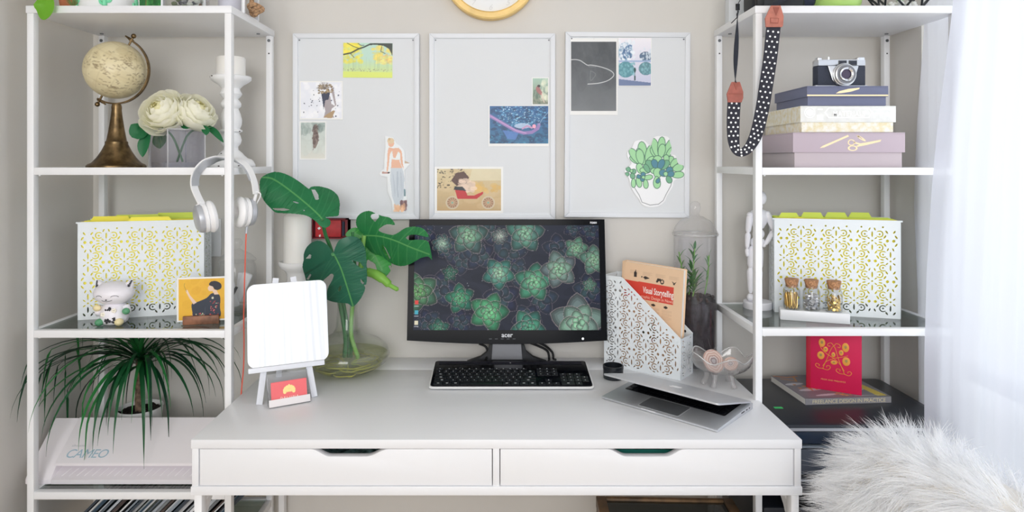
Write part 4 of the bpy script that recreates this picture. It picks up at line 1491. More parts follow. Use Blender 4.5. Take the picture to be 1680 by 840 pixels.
tag(MB().tube([(-0.02, -0.034, 0.010), (0.012, -0.033, 0.072)], [0.0036, 0.0042], 12).build('pen', BLACK, None, loc=(jx, jy, Z3)), 'black pen leaning inside the glass jar on the left shelf', 'pen')


# ------------------------------------------------------------ left shelf, fourth level: cutting machine and dracaena
CUT = mat('cutter_white', (236, 232, 236), 0.4)
Z4 = LZ4
cm = thing('cutting_machine', 'white desktop cutting machine under the dracaena on the left shelf', 'cutting machine', (-1.212, 1.684, Z4 + 0.0005))
LW = 0.552
MB().prism([(0, 0.0), (0, 0.011), (0.045, 0.026), (0.045, 0.056), (0.116, 0.114), (0.131, 0.112), (0.131, 0.0)], 0.066, LW, 'YZ', bevel=0.001).build('base', CUT, cm)
MB().prism([(0.0005, 0.0), (0.0005, 0.012), (0.018, 0.034), (0.116, 0.124), (0.131, 0.116), (0.131, 0.0)], 0, 0.066, 'YZ', bevel=0.0025).build('end_cap', CUT, cm)
MB().prism([(0.014, 0.0405), (0.014, 0.047), (0.114, 0.1265), (0.122, 0.1245), (0.122, 0.117), (0.045, 0.058)], 0.067, LW, 'YZ', bevel=0.0015).build('lid', CUT, cm)
m = MB()
for k in range(24):
    x = 0.085 + k * 0.0195
    m.prism([(x, 0.013), (x + 0.0016, 0.013), (x + 0.011, 0.040), (x + 0.0094, 0.040)], -0.0002, 0.0003, 'XY', Matrix.Translation((0, 0, 0.0112)) @ Matrix.Rotation(math.atan2(0.015, 0.045), 4, 'X'))
m.build('guide_marks', mat('guide_white', (252, 252, 253), 0.4), cm)
sl = math.atan2(0.0795, 0.100)
LOGO = mat('blue_grey_logo', (160, 188, 204), 0.5)
T = Matrix.Translation((0.083, 0.0255, 0.0563)) @ Matrix.Rotation(sl - R(90), 4, 'X')
link('logo_lettering', text_mesh('CAMEO', 0.033, LOGO, T, 0.0002, shear=0.18, spacing=0.92), cm)
T = Matrix.Translation((0.088, 0.049, 0.0750)) @ Matrix.Rotation(sl - R(90), 4, 'X')
link('logo_lettering', text_mesh('silhouette', 0.0085, mat('grey_logo', (190, 192, 198), 0.5), T, 0.0002), cm)

px_, py_ = (230 - CX) * 1.882 / FPX, 1.882
drac = thing('dracaena', 'dracaena with long drooping dark green leaves in a white pot on the left shelf', 'plant', (px_, py_, LZ4 - 0.0015))
MB().lathe([(0, 0), (0.045, 0), (0.047, 0.003), (0.060, 0.124), (0.0605, 0.127), (0.058, 0.127), (0.056, 0.11), (0, 0.108)], 48).build('pot', CERAMIC, drac, 50)
MB().grid(lambda u, v: Vector((0.056 * v * math.cos(2 * PI * u), 0.056 * v * math.sin(2 * PI * u), 0.115 + 0.003 * math.sin(40 * u + 30 * v) + 0.002 * math.sin(61 * u * v))), 40, 10).build('soil', mat('dark_soil', (46, 36, 32), 0.95, noise=0.5, nscale=200), drac)
tr = [(0, -0.002, 0.10), (-0.003, 0, 0.16), (0.0, 0, 0.21), (-0.003, 0, 0.262)]
MB().tube(smooth_path(tr, 6), [0.0115] * 6 + [0.0105] * 6 + [0.010] * 6 + [0.008], 14).build('trunk', mat('dracaena_bark', (132, 108, 90), 0.8, noise=0.4, nscale=90), drac)
DR = [leaf_mat('dracaena_leaf', (24, 84, 46), 0.12, False, 0.35), leaf_mat('dracaena_leaf_light', (44, 122, 60), 0.2, False, 0.35), leaf_mat('dracaena_leaf_dark', (20, 62, 40), 0.08, False, 0.35)]
rr = random.Random(21)


def drac_leaf(crown, az, e0, L, bend, wid, m, n=14):
    p = Vector(crown)
    pts = [p.copy()]
    pitch = e0
    ds = L / n
    for k in range(n):
        s = (k + 0.5) / n
        pitch = max(R(-86), e0 - bend * (s ** 1.15))
        d = Vector((math.cos(az) * math.cos(pitch), math.sin(az) * math.cos(pitch), math.sin(pitch)))
        p = p + d * ds
        wz = p.z + LZ4
        if wz > 0.905:
            p.z = 0.905 - LZ4
        p.x = max(p.x, XL + 0.012 - px_)
        p.x = min(p.x, -0.69 - px_ if wz > 0.55 else p.x)
        p.y = min(p.y, YW - 0.07 - py_)
        # rest on the machine's sloping lid instead of passing through it
        yy, xx = p.y + py_ - 1.684, p.x + px_ + 1.212
        if -0.004 < yy < 0.135 and 0 < xx < LW:
            floor_z = 0.004 + (0.015 + (0.128 - 0.036) * min(1, max(0, yy) / 0.114) + 0.021)
            p.z = max(p.z, floor_z)
        pts.append(p.copy())
    return link('leaf', leaf_mesh('leaf', pts, wid, m, (0, 0, 1), 0.22, 0.3, 0.03, 2), drac)


crowns = [(-0.004, 0, 0.262), (0.012, 0.004, 0.245)]
spec = []
for k in range(60):
    az = 2.39996 * k + rr.uniform(-.2, .2)
    spec.append((az, R(rr.uniform(8, 62)), rr.uniform(0.26, 0.40), R(rr.uniform(95, 150))))
# the leaves that arch forward over the machine
for az, e0, L, bd in ((-112, 42, 0.40, 128), (-104, 36, 0.42, 126), (-128, 46, 0.40, 130), (-96, 30, 0.36, 125), (-84, 25, 0.37, 122), (-80, 40, 0.35, 130), (-140, 40, 0.42, 122), (-150, 36, 0.42, 118), (-156, 48, 0.36, 122), (-60, 45, 0.33, 125), (-45, 40, 0.33, 122), (-30, 44, 0.34, 122), (-15, 50, 0.33, 120), (-165, 35, 0.38, 112), (172, 30, 0.36, 100), (-134, 30, 0.36, 115), (-118, 24, 0.34, 110), (-90, 15, 0.30, 100)):
    spec.append((R(az), R(e0), L, R(bd)))
for k, (az, e0, L, bd) in enumerate(spec):
    drac_leaf(crowns[k % 2], az, e0, L, bd, rr.uniform(0.0095, 0.0145), DR[rr.choice([0, 0, 1, 2])])
for k in range(8):
    drac_leaf(crowns[0], k * 0.8, R(rr.uniform(58, 80)), rr.uniform(0.1, 0.18), R(70), 0.011, DR[1])

# magazines leaning on the level below
MAGC = [(58, 66, 76), (196, 198, 200), (150, 156, 160), (38, 62, 80), (216, 218, 222), (92, 100, 108), (24, 44, 58), (176, 182, 190), (120, 124, 128), (70, 60, 58), (206, 210, 214), (40, 46, 58), (140, 150, 160), (60, 90, 110)]
rr = random.Random(9)
x = -1.152
k = 0
base_z = LZ5 - 0.0015
ang = R(45)
lab = 'one of the magazines leaning side by side under the cutting machine on the left shelf'
while x < -0.782:
    t = rr.uniform(0.0035, 0.0085)
    L = 0.203 + rr.uniform(-0.008, 0.004)
    Mx = Matrix.Rotation(ang, 4, 'Y')
    o = MB().box(-t, 0, 0, 0.21 + rr.uniform(-.02, .02), 0, L).build('magazine', mat('magazine_%d' % (k % 14), MAGC[k % 14], 0.35), None)
    o.location = (x, 1.69 + rr.uniform(0, 0.02), base_z + t * math.sin(ang) + 0.0004)
    o.rotation_euler = (0, ang, 0)
    MB().box(-t * 0.85, -t * 0.15, 0.002, 0.2, 0.002, L + 0.0006).build('pages', PAPER, o)
    tag(o, lab, 'magazine', 'magazines leaning on the lower left shelf')
    x += t * 1.36 / math.sin(ang) * 0.74 + 0.0008
    k += 1


# ------------------------------------------------------------ on top of the left unit
ZT = 1.745
# trailing plant
tp = thing('trailing_plant', 'bright green trailing plant hanging over the front of the left unit top', 'plant', (-1.112, 1.735, ZT))
MB().lathe([(0, 0), (0.035, 0), (0.045, 0.07), (0.047, 0.074), (0.043, 0.074), (0.040, 0.06), (0, 0.058)], 32).build('pot', mat('terracotta', (196, 120, 84), 0.8), tp)
T0 = Vector(tp.location)
MB().tube(smooth_path([(0, 0, 0.05), (0.0, -0.04, 0.1), (-0.02, -0.09, 0.075), W(70, -2, 1.632) - T0], 6), 0.0022, 8).build('stem', DKSTEM, tp)
BRIGHT = leaf_mat('bright_leaf', (122, 188, 54), 0.35, False, 0.45)
link('leaf', leaf_mesh('leaf', smooth_path([W(72, -6, 1.632) - T0, W(74, 6, 1.626) - T0, W(72, 20, 1.628) - T0, W(67, 31, 1.634) - T0], 6), 0.049, BRIGHT, (0.08, -1, 0.1), 0.18, 0.42, 0.02, 8, 0.7), tp)
for k in range(7):
    a = k * 0.9
    b = Vector((0.03 * math.cos(a), 0.03 * math.sin(a), 0.07))
    link('leaf', leaf_mesh('leaf', smooth_path([b, b + Vector((0.03 * math.cos(a), 0.03 * math.sin(a), 0.04)), b + Vector((0.07 * math.cos(a), 0.05 * math.sin(a), 0.03))], 5), 0.035, BRIGHT, (0, 0, 1), 0.15, 0.4, 0.02, 4), tp)
# air plant
ap = thing('air_plant', 'small spiky air plant on the left unit top beside the cactus pot', 'plant', ((121 - CX) * 1.68 / FPX, 1.68, ZT))
AIR = leaf_mat('air_plant_leaf', (128, 140, 84), 0.1, False)
for k in range(22):
    a = k * 2.4
    e = 0.2 + 0.9 * (k / 22)
    p = [Vector((0, 0, 0.004)), Vector((0.014 * math.cos(a), 0.014 * math.sin(a), 0.006 + 0.016 * e)), Vector((0.022 * math.cos(a), 0.022 * math.sin(a), 0.004 + 0.05 * e))]
    link('leaf', leaf_mesh('leaf', smooth_path(p, 4), 0.005, AIR, (0, 0, 1), 0.3, 0.25, 0.05, 2), ap)
# white pot with painted green cacti
cp_ = thing('cactus_pot', 'white ceramic pot painted with green cacti on the left unit top', 'pot', ((176 - CX) * 1.735 / FPX, 1.735, ZT))
MB().lathe([(0, 0), (0.062, 0), (0.068, 0.004), (0.071, 0.03), (0.071, 0.12), (0.069, 0.123), (0.066, 0.12), (0.066, 0.02), (0, 0.015)], 56).build('pot', CERAMIC, cp_, 50)
MINT = mat('mint_paint', (120, 216, 168), 0.4)


def on_pot(a, z):
    return Vector((0.0708 * math.cos(a), 0.0708 * math.sin(a), z))


for a in (-2.30, -1.12, 0.1, 1.3, 2.5):
    m = MB()
    m.tube([on_pot(a, 0.007), on_pot(a, 0.045)], 0.006, 10)
    m.tube(smooth_path([on_pot(a, 0.018), on_pot(a + 0.17, 0.02), on_pot(a + 0.2, 0.036)], 4), 0.0035, 8)
    m.tube(smooth_path([on_pot(a, 0.012), on_pot(a - 0.12, 0.013), on_pot(a - 0.16, 0.028)], 4), 0.0032, 8)
    m.build('painted_cactus', MINT, cp_)
for k in range(9):
    a = k * 0.7
    link('leaf', leaf_mesh('leaf', smooth_path([Vector((0, 0, 0.1)), Vector((0.03 * math.cos(a), 0.03 * math.sin(a), 0.16)), Vector((0.06 * math.cos(a), 0.06 * math.sin(a), 0.20))], 4), 0.022, BRIGHT, (0, 0, 1), 0.3, 0.4, 0.05, 4), cp_)
# framed leaf picture standing
fp = MB().box(-0.031, 0.031, 0, 0.012, 0, 0.12, 0.001).build('picture_frame', WHITE, None, loc=((247 - CX) * 1.69 / FPX, 1.69, ZT))
tag(fp, 'small white frame with a green leaf picture on the left unit top', 'picture frame')
cv = Canvas(48, 90, (28, 110, 48))
cv.blotch(60, (24, 90, 40), 0.05, 0.15, (0, 0, 1, 1), 0.5, 20)
cv.blotch(30, (90, 170, 80), 0.02, 0.08, (0, 0, 1, 1), 0.5, 20)
cv.line([(0.3, 0), (0.35, 1)], 0.06, (120, 110, 60), 0.8, 0.5)
link('picture', cv.mesh('picture', lambda u, v: (-0.0285 + u * 0.055, -0.0004, 0.002 + v * 0.112), PRINT), fp)
# glass bowl of dried greenery
gb = thing('glass_bowl', 'clear glass bowl of grey-green dried plants on the left unit top', 'bowl', ((308 - CX) * 1.72 / FPX, 1.72, ZT))
MB().lathe([(0, 0), (0.05, 0), (0.053, 0.006), (0.053, 0.09), (0.0505, 0.09), (0.0505, 0.008), (0, 0.005)], 40).build('glass', GLASS_SOFT, gb)
rr = random.Random(2)
dg_ = [mat('dried_sage', (110, 122, 88), 0.9), mat('dried_grey', (66, 66, 72), 0.9), mat('dried_pale', (186, 190, 180), 0.9)]
for q in range(3):
    m = MB()
    for k in range(16):
        a, d = rr.uniform(0, 6.28), rr.uniform(0, 0.04)
        cxp = -0.02 + 0.022 * q
        x = max(-0.036, min(0.036, cxp + d * 0.5 * math.cos(a)))
        m.ell((x, d * 0.8 * math.sin(a), rr.uniform(0.013, 0.06)), (0.008, 0.008, 0.006), 8, 6)
    m.build('dried_plants', dg_[q], gb)['kind'] = 'stuff'
# white lantern with rope handle
ln = thing('lantern', 'white lantern with glass sides and a knotted rope handle on the left unit top', 'lantern', (-0.728, 1.795, ZT))
w2, d2, hh2 = 0.052, 0.05, 0.17
fr = MB()
for sx in (-1, 1):
    for sy in (-1, 1):
        fr.box(sx * w2 - 0.004, sx * w2 + 0.004, sy * d2 - 0.004, sy * d2 + 0.004, 0, hh2, 0.001)
fr.box(-w2 - 0.004, w2 + 0.004, -d2 - 0.004, d2 + 0.004, 0, 0.005, 0.001)
fr.box(-w2 - 0.006, w2 + 0.006, -d2 - 0.006, d2 + 0.006, hh2, hh2 + 0.008, 0.001)
fr.build('frame', WHITE, ln)
g = MB()
g.box(-w2 + 0.004, w2 - 0.004, -d2 - 0.001, -d2 + 0.001, 0.005, hh2)
g.box(-w2 + 0.004, w2 - 0.004, d2 - 0.001, d2 + 0.001, 0.005, hh2)
g.box(-w2 - 0.001, -w2 + 0.001, -d2 + 0.004, d2 - 0.004, 0.005, hh2)
g.box(w2 - 0.001, w2 + 0.001, -d2 + 0.004, d2 - 0.004, 0.005, hh2)
g.build('glass_pane', GLASS_SOFT, ln)
ROPE = mat('jute_rope', (198, 158, 120), 0.9, noise=0.4, nscale=160, bump=0.8, bscale=200)
rp = MB()
rp.tube(smooth_path([(w2 + 0.010, -0.018, 0.03), (w2 + 0.006, -0.02, 0.1), (w2 * 0.7, -0.02, 0.23), (0, -0.02, 0.27), (-w2 * 0.7, -0.02, 0.23), (-w2 - 0.008, -0.02, 0.1), (-w2 - 0.012, -0.02, 0.03)], 8), 0.006, 10)
for s in (-1, 1):
    c = Vector((s * (w2 + 0.020), -0.020, 0.020))
    kp = [c + Vector((s * 0.015 * math.cos(t) * (1 + 0.25 * math.cos(3 * t)), 0.010 * math.sin(2 * t), 0.013 * math.sin(t))) for t in [2 * PI * i / 26 for i in range(26)]]
    rp.tube(kp, 0.0068, 8, closed=True)
    rp.tube([c + Vector((-0.008, -0.004, -0.006)), c + Vector((0.009, 0.004, 0.008))], 0.009, 8)
rp.build('rope_handle', ROPE, ln)
tag(MB().lathe([(0, 0), (0.03, 0), (0.03, 0.09), (0, 0.092)], 28).build('lantern_candle', mat('lavender_wax', (222, 222, 236), 0.5), None, loc=(-0.735, 1.80, ZT + 0.0055)), 'pale lavender pillar candle inside the white lantern on the left unit top', 'candle')


# ------------------------------------------------------------ on the desk: easel mirror and card holder
ey = R(24.3)
EA = Vector((-0.5275, 1.6425, DZ))
ez = thing('tabletop_easel', 'small pale grey easel on the desk holding the square mirror', 'easel', EA, ey)
EASM = mat('easel_pale_grey', (226, 229, 236), 0.45)
tl = R(12)


def easel_pt(x, h, d=0.0):
    return Vector((x, d + h * math.sin(tl), h * math.cos(tl)))


for s in (-1, 1):
    MB().band([easel_pt(s * 0.066, 0.0), easel_pt(s * 0.021, 0.303)], 0.0145, 0.010, (1, 0, 0)).build('leg', EASM, ez)
MB().band([Vector((0, 0.20, 0.002)), easel_pt(0, 0.27, 0.012)], 0.0145, 0.009, (1, 0, 0)).build('rear_leg', EASM, ez)
m = MB()
m.box(-0.091, 0.091, -0.020, -0.005, 0.0, 0.012, 0.001, Matrix.Translation(easel_pt(0, 0.076)) @ Matrix.Rotation(-tl, 4, 'X'))
m.build('ledge', EASM, ez)
MB().box(-0.03, 0.03, 0.004, 0.012, 0.0, 0.012, 0.001, Matrix.Translation(easel_pt(0, 0.24)) @ Matrix.Rotation(-tl, 4, 'X')).build('top_bar', EASM, ez)
Me = Matrix.Translation(EA) @ Matrix.Rotation(ey, 4, 'Z')
mr = thing('square_mirror', 'frameless square mirror with rounded corners resting on the easel', 'mirror', Me @ (easel_pt(0.006, 0.0885) + Vector((0, -0.011, 0))), ey)
Tt = Matrix.Rotation(-tl, 4, 'X')
MB().prism(rrect(0.196, 0.204, 0.02, 8, 0, 0.102), 0.0, 0.004, 'XZ', Tt, bevel=0.0008).build('backing', WHITE, mr)
MB().prism(rrect(0.1945, 0.2025, 0.0195, 8, 0, 0.102), -0.0008, -0.0002, 'XZ', Tt).build('mirror_glass', mat('mirror_silver', (250, 250, 248), 0.02, metal=1.0), mr)

hy = R(29)
HC = Vector((-0.5145, 1.6175, DZ))
ch = thing('card_holder', 'clear acrylic card holder with red cards in front of the easel', 'card holder', HC, hy)
ACR = glass('acrylic', (246, 247, 248), 1.4, haze=0.10, haze_col=(240, 240, 242))
ACR2 = glass('acrylic_lip', (246, 240, 240), 1.4, haze=0.8, haze_col=(252, 248, 248))
lean = R(13)
Tl = Matrix.Rotation(-lean, 4, 'X')
MB().box(-0.049, 0.049, 0.010, 0.012, 0.0, 0.076, 0.0004, Tl).build('back_panel', ACR, ch)
MB().box(-0.049, 0.049, -0.012, 0.013, 0.0005, 0.0025, 0.0004).build('base', ACR, ch)
MB().box(-0.049, 0.049, -0.012, -0.010, 0.0, 0.017, 0.0004, Tl).build('front_lip', ACR2, ch)
m = MB()
for x in (-0.049, 0.047):
    m.prism([(-0.010, 0.0), (0.010, 0.0), (0.010, 0.074), (-0.010, 0.017)], x, x + 0.002, 'YZ', Tl)
m.build('side_panel', ACR, ch)
CARD = mat('coral_red_card', (240, 112, 116), 0.45)
Mh = Matrix.Translation(HC) @ Matrix.Rotation(hy, 4, 'Z')
for k in range(4):
    o = MB().box(-0.0425, 0.0425, -0.0085 + 0.0014 * k, -0.0077 + 0.0014 * k, 0.0035, 0.0565, 0, Tl).build('business_card', CARD, None, loc=HC)
    o.rotation_euler = (0, 0, hy)
    if k == 0:
        tag(o, 'front red business card with a gold leaf emblem in the acrylic holder', 'business card', 'red cards in the acrylic holder')
        e = MB()
        for j in range(9):
            a = R(-15 + j * 26.25)
            e.ell((0.0 + 0.011 * math.cos(a), -0.0087, 0.033 + 0.009 * math.sin(a)), (0.0042, 0.0003, 0.0046), 12, 6, Tl)
        for j in range(5):
            e.ell((-0.008 + 0.004 * j, -0.0087, 0.034), (0.0024, 0.0003, 0.005), 10, 6, Tl)
        e.ell((0.0, -0.0087, 0.046), (0.002, 0.0003, 0.002), 10, 6, Tl)
        e.build('gold_emblem', mat('pale_gold_print', (250, 226, 150), 0.5), o)
        link('lettering', text_mesh('DELUNA', 0.0085, mat('cream_print', (252, 236, 220), 0.5), Tl @ Matrix.Translation((0, -0.0087, 0.0145)), 0.0001, align='CENTER', spacing=1.5), o)
    else:
        tag(o, 'one of the red business cards hidden behind the front card in the acrylic holder', 'business card', 'red cards in the acrylic holder')

# pillar candle on pedestal behind the easel
px_, py_ = (488 - CX) * 1.92 / FPX, 1.92
K = 1.92 / FPX
zb = CAMZ - (431 - HY) * K
pd = thing('candle_pedestal', 'white pedestal candle holder on the desk behind the easel mirror', 'candle holder', (px_, py_, DZ))
hp_ = zb - DZ
MB().lathe([(0, 0), (0.058, 0), (0.060, 0.006), (0.055, 0.014), (0.038, 0.024), (0.026, 0.045), (0.020, 0.09), (0.022, 0.14), (0.020, 0.19), (0.022, hp_ - 0.068), (0.028, hp_ - 0.060), (0.031, hp_ - 0.054), (0.029, hp_ - 0.047), (0.031, hp_ - 0.030), (0.036, hp_ - 0.022), (0.049, hp_ - 0.012), (0.053, hp_ - 0.003), (0.053, hp_ + 0.003), (0.050, hp_ + 0.005), (0.045, hp_), (0, hp_)], 48).build('turned_stand', CERAMIC, pd, 45)
cd = thing('tall_candle', 'tall thick white candle on the pedestal behind the monstera leaves', 'candle', (px_, py_, zb + 0.0003))
MB().lathe([(0, 0), (0.0385, 0), (0.0392, 0.003), (0.0392, 0.132), (0.037, 0.137), (0.026, 0.143), (0.014, 0.1415), (0, 0.1395)], 44).build('wax', WAX, cd)
MB().cyl((0, 0, 0.139), (0.001, 0.0, 0.147), 0.001, seg=6).build('wick', BLACK_MATT, cd)

# ------------------------------------------------------------ monstera in a flat glass vase
VX, VY = (570 - CX) * 1.878 / FPX, 1.878
VB = Vector((VX, VY, DZ))
mv = thing('bulb_vase', 'wide flat clear glass vase with a narrow neck holding the monstera', 'vase', VB)
VG = glass('bulb_glass', (252, 253, 251), 1.1, haze=0.02)
op = [(0.0, 0.0), (0.05, 0.0), (0.085, 0.009), (0.110, 0.027), (0.1195, 0.046), (0.114, 0.065), (0.092, 0.083), (0.060, 0.096), (0.041, 0.107), (0.032, 0.124), (0.0285, 0.17), (0.0295, 0.22), (0.035, 0.255)]
inn = [(max(0, r - 0.0025), z + (0.003 if z < 0.02 else 0)) for r, z in op[::-1]]
MB().lathe(op + inn, 64).build('glass', VG, mv, 80)
WT = glass('vase_water', (242, 243, 222), 0.8, ior=1.33, haze=0.05, haze_col=(216, 214, 160))
MB().lathe([(0, 0.004), (0.048, 0.004), (0.082, 0.013), (0.106, 0.029), (0.1165, 0.046), (0, 0.046)], 64).build('water', WT, mv, 50)

mo = thing('monstera', 'monstera cutting with four glossy split leaves standing in the flat glass vase', 'plant', VB)
MLEAF = leaf_mat('monstera_leaf', (30, 110, 62), 0.25, True, 0.36)
STEM = mat('monstera_stem', (58, 122, 70), 0.4)
STEML = mat('monstera_stem_light', (128, 182, 88), 0.4)


def q5(pts):
    return [(410 + a / 3.232, 260 + b / 3.232) for a, b in pts]


def monstera_leaf(outline, holes, rib, base, rim, vein, Y0, ax, ay, droop, seed, res=1.9, cut=()):
    O = [(p.x, p.y) for p in smooth_path([(a, b, 0) for a, b in q5(outline)], 3, True)]
    Hs = [q5(h) for h in holes]
    rb = q5(rib)
    x0, x1 = min(p[0] for p in O) - 1, max(p[0] for p in O) + 1
    y0, y1 = min(p[1] for p in O) - 1, max(p[1] for p in O) + 1
    w, h = x1 - x0, y1 - y0

    def N(p):
        return ((p[0] - x0) / w, 1 - (p[1] - y0) / h)
    c = Canvas(int(w * res), int(h * res), base)
    rr = random.Random(seed)
    # a broad lighter rim and fine leaf blotches
    for _ in range(60):
        c.ell(rr.random(), rr.random(), rr.uniform(0.05, 0.16), rr.uniform(0.04, 0.12), rim, 0.10, rr.uniform(0, 3))
    R5 = smooth_path([(a, b, 0) for a, b in rb], 6)
    n = len(R5)
    for k in range(2, n - 2, 3):
        p = R5[k]
        t = (R5[k + 1] - R5[k - 1]).normalized()
        for s in (-1, 1):
            d = Vector((-t.y * s, t.x * s, 0))
            L = 0.42 * math.hypot(w, h) * (0.55 + 0.45 * math.sin(PI * k / n))
            pts = [(p + t * (0.3 * u * L) + d * (u * L) + t * (0.25 * u * u * L)) for u in (0, 0.25, 0.5, 0.75, 1.0)]
            c.line([N((q.x, q.y)) for q in pts], 1.6 / w, vein, 0.5, w / h)
    c.line([N((q.x, q.y)) for q in R5], 2.6 / w, (104, 176, 104), 0.85, w / h)
    c.keep([N(p) for p in O], [[N(p) for p in hh] for hh in Hs])
    ribx = np.array([q.x for q in R5])
    riby = np.array([q.y for q in R5])
    ph = rr.uniform(0, 6)

    def fn(u, v):
        X = x0 + u * w
        Yp = y0 + (1 - v) * h
        d2 = np.full(X.shape, 1e9)
        idx = np.zeros(X.shape)
        for k in range(n):
            dd = (X - ribx[k]) ** 2 + (Yp - riby[k]) ** 2
            sel = dd < d2
            d2[sel] = dd[sel]
            idx[sel] = k / n
        d = np.sqrt(d2) * 0.0017
        D = Y0 + ax * (X - (x0 + x1) / 2) * 0.0017 + ay * (Yp - (y0 + y1) / 2) * 0.0017 + droop * d * d + 0.0035 * np.sin(idx * 22 + ph) * np.minimum(d / 0.06, 1)
        return (X - CX) * D / FPX - VB.x, D - VB.y, CAMZ - (Yp - HY) * D / FPX - VB.z
    me = c.mesh('leaf', fn, MLEAF)
    o = link('leaf', me, mo)
    sm = o.modifiers.new('thickness', 'SOLIDIFY')
    sm.thickness = 0.0005
    tb = MB()
    bp_ = []
    for k in range(n):
        a, b, cc = fn(np.array([(ribx[k] - x0) / w]), np.array([1 - (riby[k] - y0) / h]))
        bp_.append(Vector((float(a[0]), float(b[0]) - 0.0006, float(cc[0]))))
    tb.tube(bp_, [0.0011 * (1 - 0.75 * k / n) for k in range(n)], 8)
    tb.build('midrib', mat('leaf_midrib', (92, 164, 92), 0.4), o)
    return bp_


L1 = monstera_leaf([(52, 120), (75, 90), (130, 70), (185, 80), (240, 108), (285, 140), (312, 160), (325, 150), (352, 146), (385, 150), (430, 165), (465, 195), (477, 235), (474, 280), (468, 304), (430, 309), (400, 312), (424, 325), (428, 348), (405, 368), (375, 360), (345, 330), (300, 304), (240, 294), (175, 291), (135, 286), (108, 262), (75, 225), (55, 180)],
                   [[(326, 164), (346, 166), (362, 190), (365, 217), (348, 219), (338, 195)], [(225, 228), (240, 228), (262, 236), (245, 237)], [(118, 264), (180, 264), (212, 272), (180, 277), (132, 273)], [(283, 272), (292, 274), (286, 280)]],
                   [(383, 322), (365, 300), (300, 240), (200, 160), (120, 108), (66, 100)], (40, 128, 78), (28, 108, 66), (70, 150, 96), 1.800, 0.25, -0.55, 5.0, 1)
L4 = monstera_leaf([(505, 405), (535, 372), (575, 368), (640, 400), (700, 450), (745, 540), (750, 585), (722, 625), (690, 636), (672, 600), (662, 560), (640, 545), (622, 540), (618, 600), (618, 655), (590, 640), (575, 520), (530, 430)],
                   [[(640, 545), (664, 560), (676, 600), (680, 628), (660, 600)], [(735, 570), (748, 566), (750, 600)]],
                   [(545, 390), (590, 420), (640, 480), (700, 590)], (58, 160, 66), (44, 140, 60), (120, 205, 100), 1.868, 0.2, -0.2, 3.0, 4)
L2 = monstera_leaf([(285, 508), (300, 472), (332, 443), (372, 436), (410, 458), (432, 486), (442, 500), (452, 472), (475, 432), (520, 413), (562, 415), (592, 440), (612, 480), (618, 530), (620, 575), (622, 620), (618, 665), (606, 672), (612, 690), (590, 740), (548, 786), (520, 770), (470, 766), (430, 758), (405, 742), (412, 690), (436, 645), (443, 618), (430, 612), (410, 628), (388, 648), (372, 668), (345, 672), (320, 656), (312, 650), (300, 655), (290, 620), (278, 575), (284, 540)],
                   [[(468, 690), (478, 674), (487, 678), (480, 700), (470, 708)], [(540, 541), (585, 552), (604, 578), (590, 582), (560, 560)], [(586, 640), (606, 652), (600, 668), (590, 660)], [(296, 530), (316, 508), (325, 512), (322, 530)], [(300, 640), (318, 612), (326, 616), (312, 642)]],
                   [(443, 506), (460, 535), (485, 590), (515, 680), (546, 780)], (46, 112, 86), (36, 100, 78), (66, 132, 98), 1.770, -0.2, 0.25, 5.0, 2)  # duller green puts this leaf's shade into its colour
L3 = monstera_leaf([(580, 428), (606, 408), (582, 385), (563, 352), (566, 315), (592, 288), (630, 277), (665, 290), (700, 304), (738, 312), (760, 332), (768, 354), (732, 349), (700, 362), (684, 384), (740, 403), (775, 400), (830, 366), (890, 362), (928, 380), (948, 417), (890, 406), (850, 406), (828, 420), (845, 432), (905, 430), (944, 440), (957, 480), (966, 538), (946, 521), (905, 529), (850, 560), (800, 572), (750, 556), (700, 520), (650, 502), (612, 465), (588, 445)],
                   [[(645, 297), (668, 291), (684, 300), (684, 312), (664, 336), (648, 322), (640, 308)], [(700, 456), (720, 476), (746, 528), (735, 540), (712, 505), (700, 475)]],
                   [(606, 409), (680, 412), (760, 432), (850, 470), (950, 508)], (52, 140, 80), (38, 120, 70), (96, 172, 104), 1.815, -0.35, 0.5, 4.0, 3)


def V(px, py, Y):
    return W(px, py, Y) - VB


for pts, r, mm in (([V(565, 586, 1.875), V(567, 560, 1.875), V(562, 520, 1.875), V(556, 490, 1.87), V(550, 440, 1.85), L2[0]], 0.0062, STEM),
                   ([V(572, 586, 1.885), V(572, 545, 1.885), V(565, 505, 1.885), V(557, 460, 1.87), V(544, 412, 1.84), V(534, 385, 1.82), L1[0]], 0.0052, STEM),
                   ([V(588, 588, 1.872), V(580, 565, 1.872), V(576, 545, 1.873), V(578, 505, 1.873), V(585, 470, 1.86), V(592, 430, 1.84), L3[0]], 0.0060, STEML),
                   ([V(576, 586, 1.89), V(576, 545, 1.888), V(579, 505, 1.886), V(583, 470, 1.882), V(582, 430, 1.877), L4[0]], 0.0045, STEM)):
    MB().tube(smooth_path(pts, 6), r, 12).build('stem', mm, mo)
rl = [V(594, 440, 1.862), V(604, 446, 1.858), V(616, 450, 1.852), V(630, 459, 1.846), V(640, 468, 1.842), V(654, 476, 1.838)]
MB().tube(smooth_path(rl, 5), [0.009] * 5 + [0.0125] * 5 + [0.0135] * 5 + [0.011] * 5 + [0.006] * 5 + [0.001], 14).build('rolled_leaf', leaf_mat('new_leaf', (150, 208, 92), 0.3, False), mo)
rr = random.Random(6)
rt = MB()
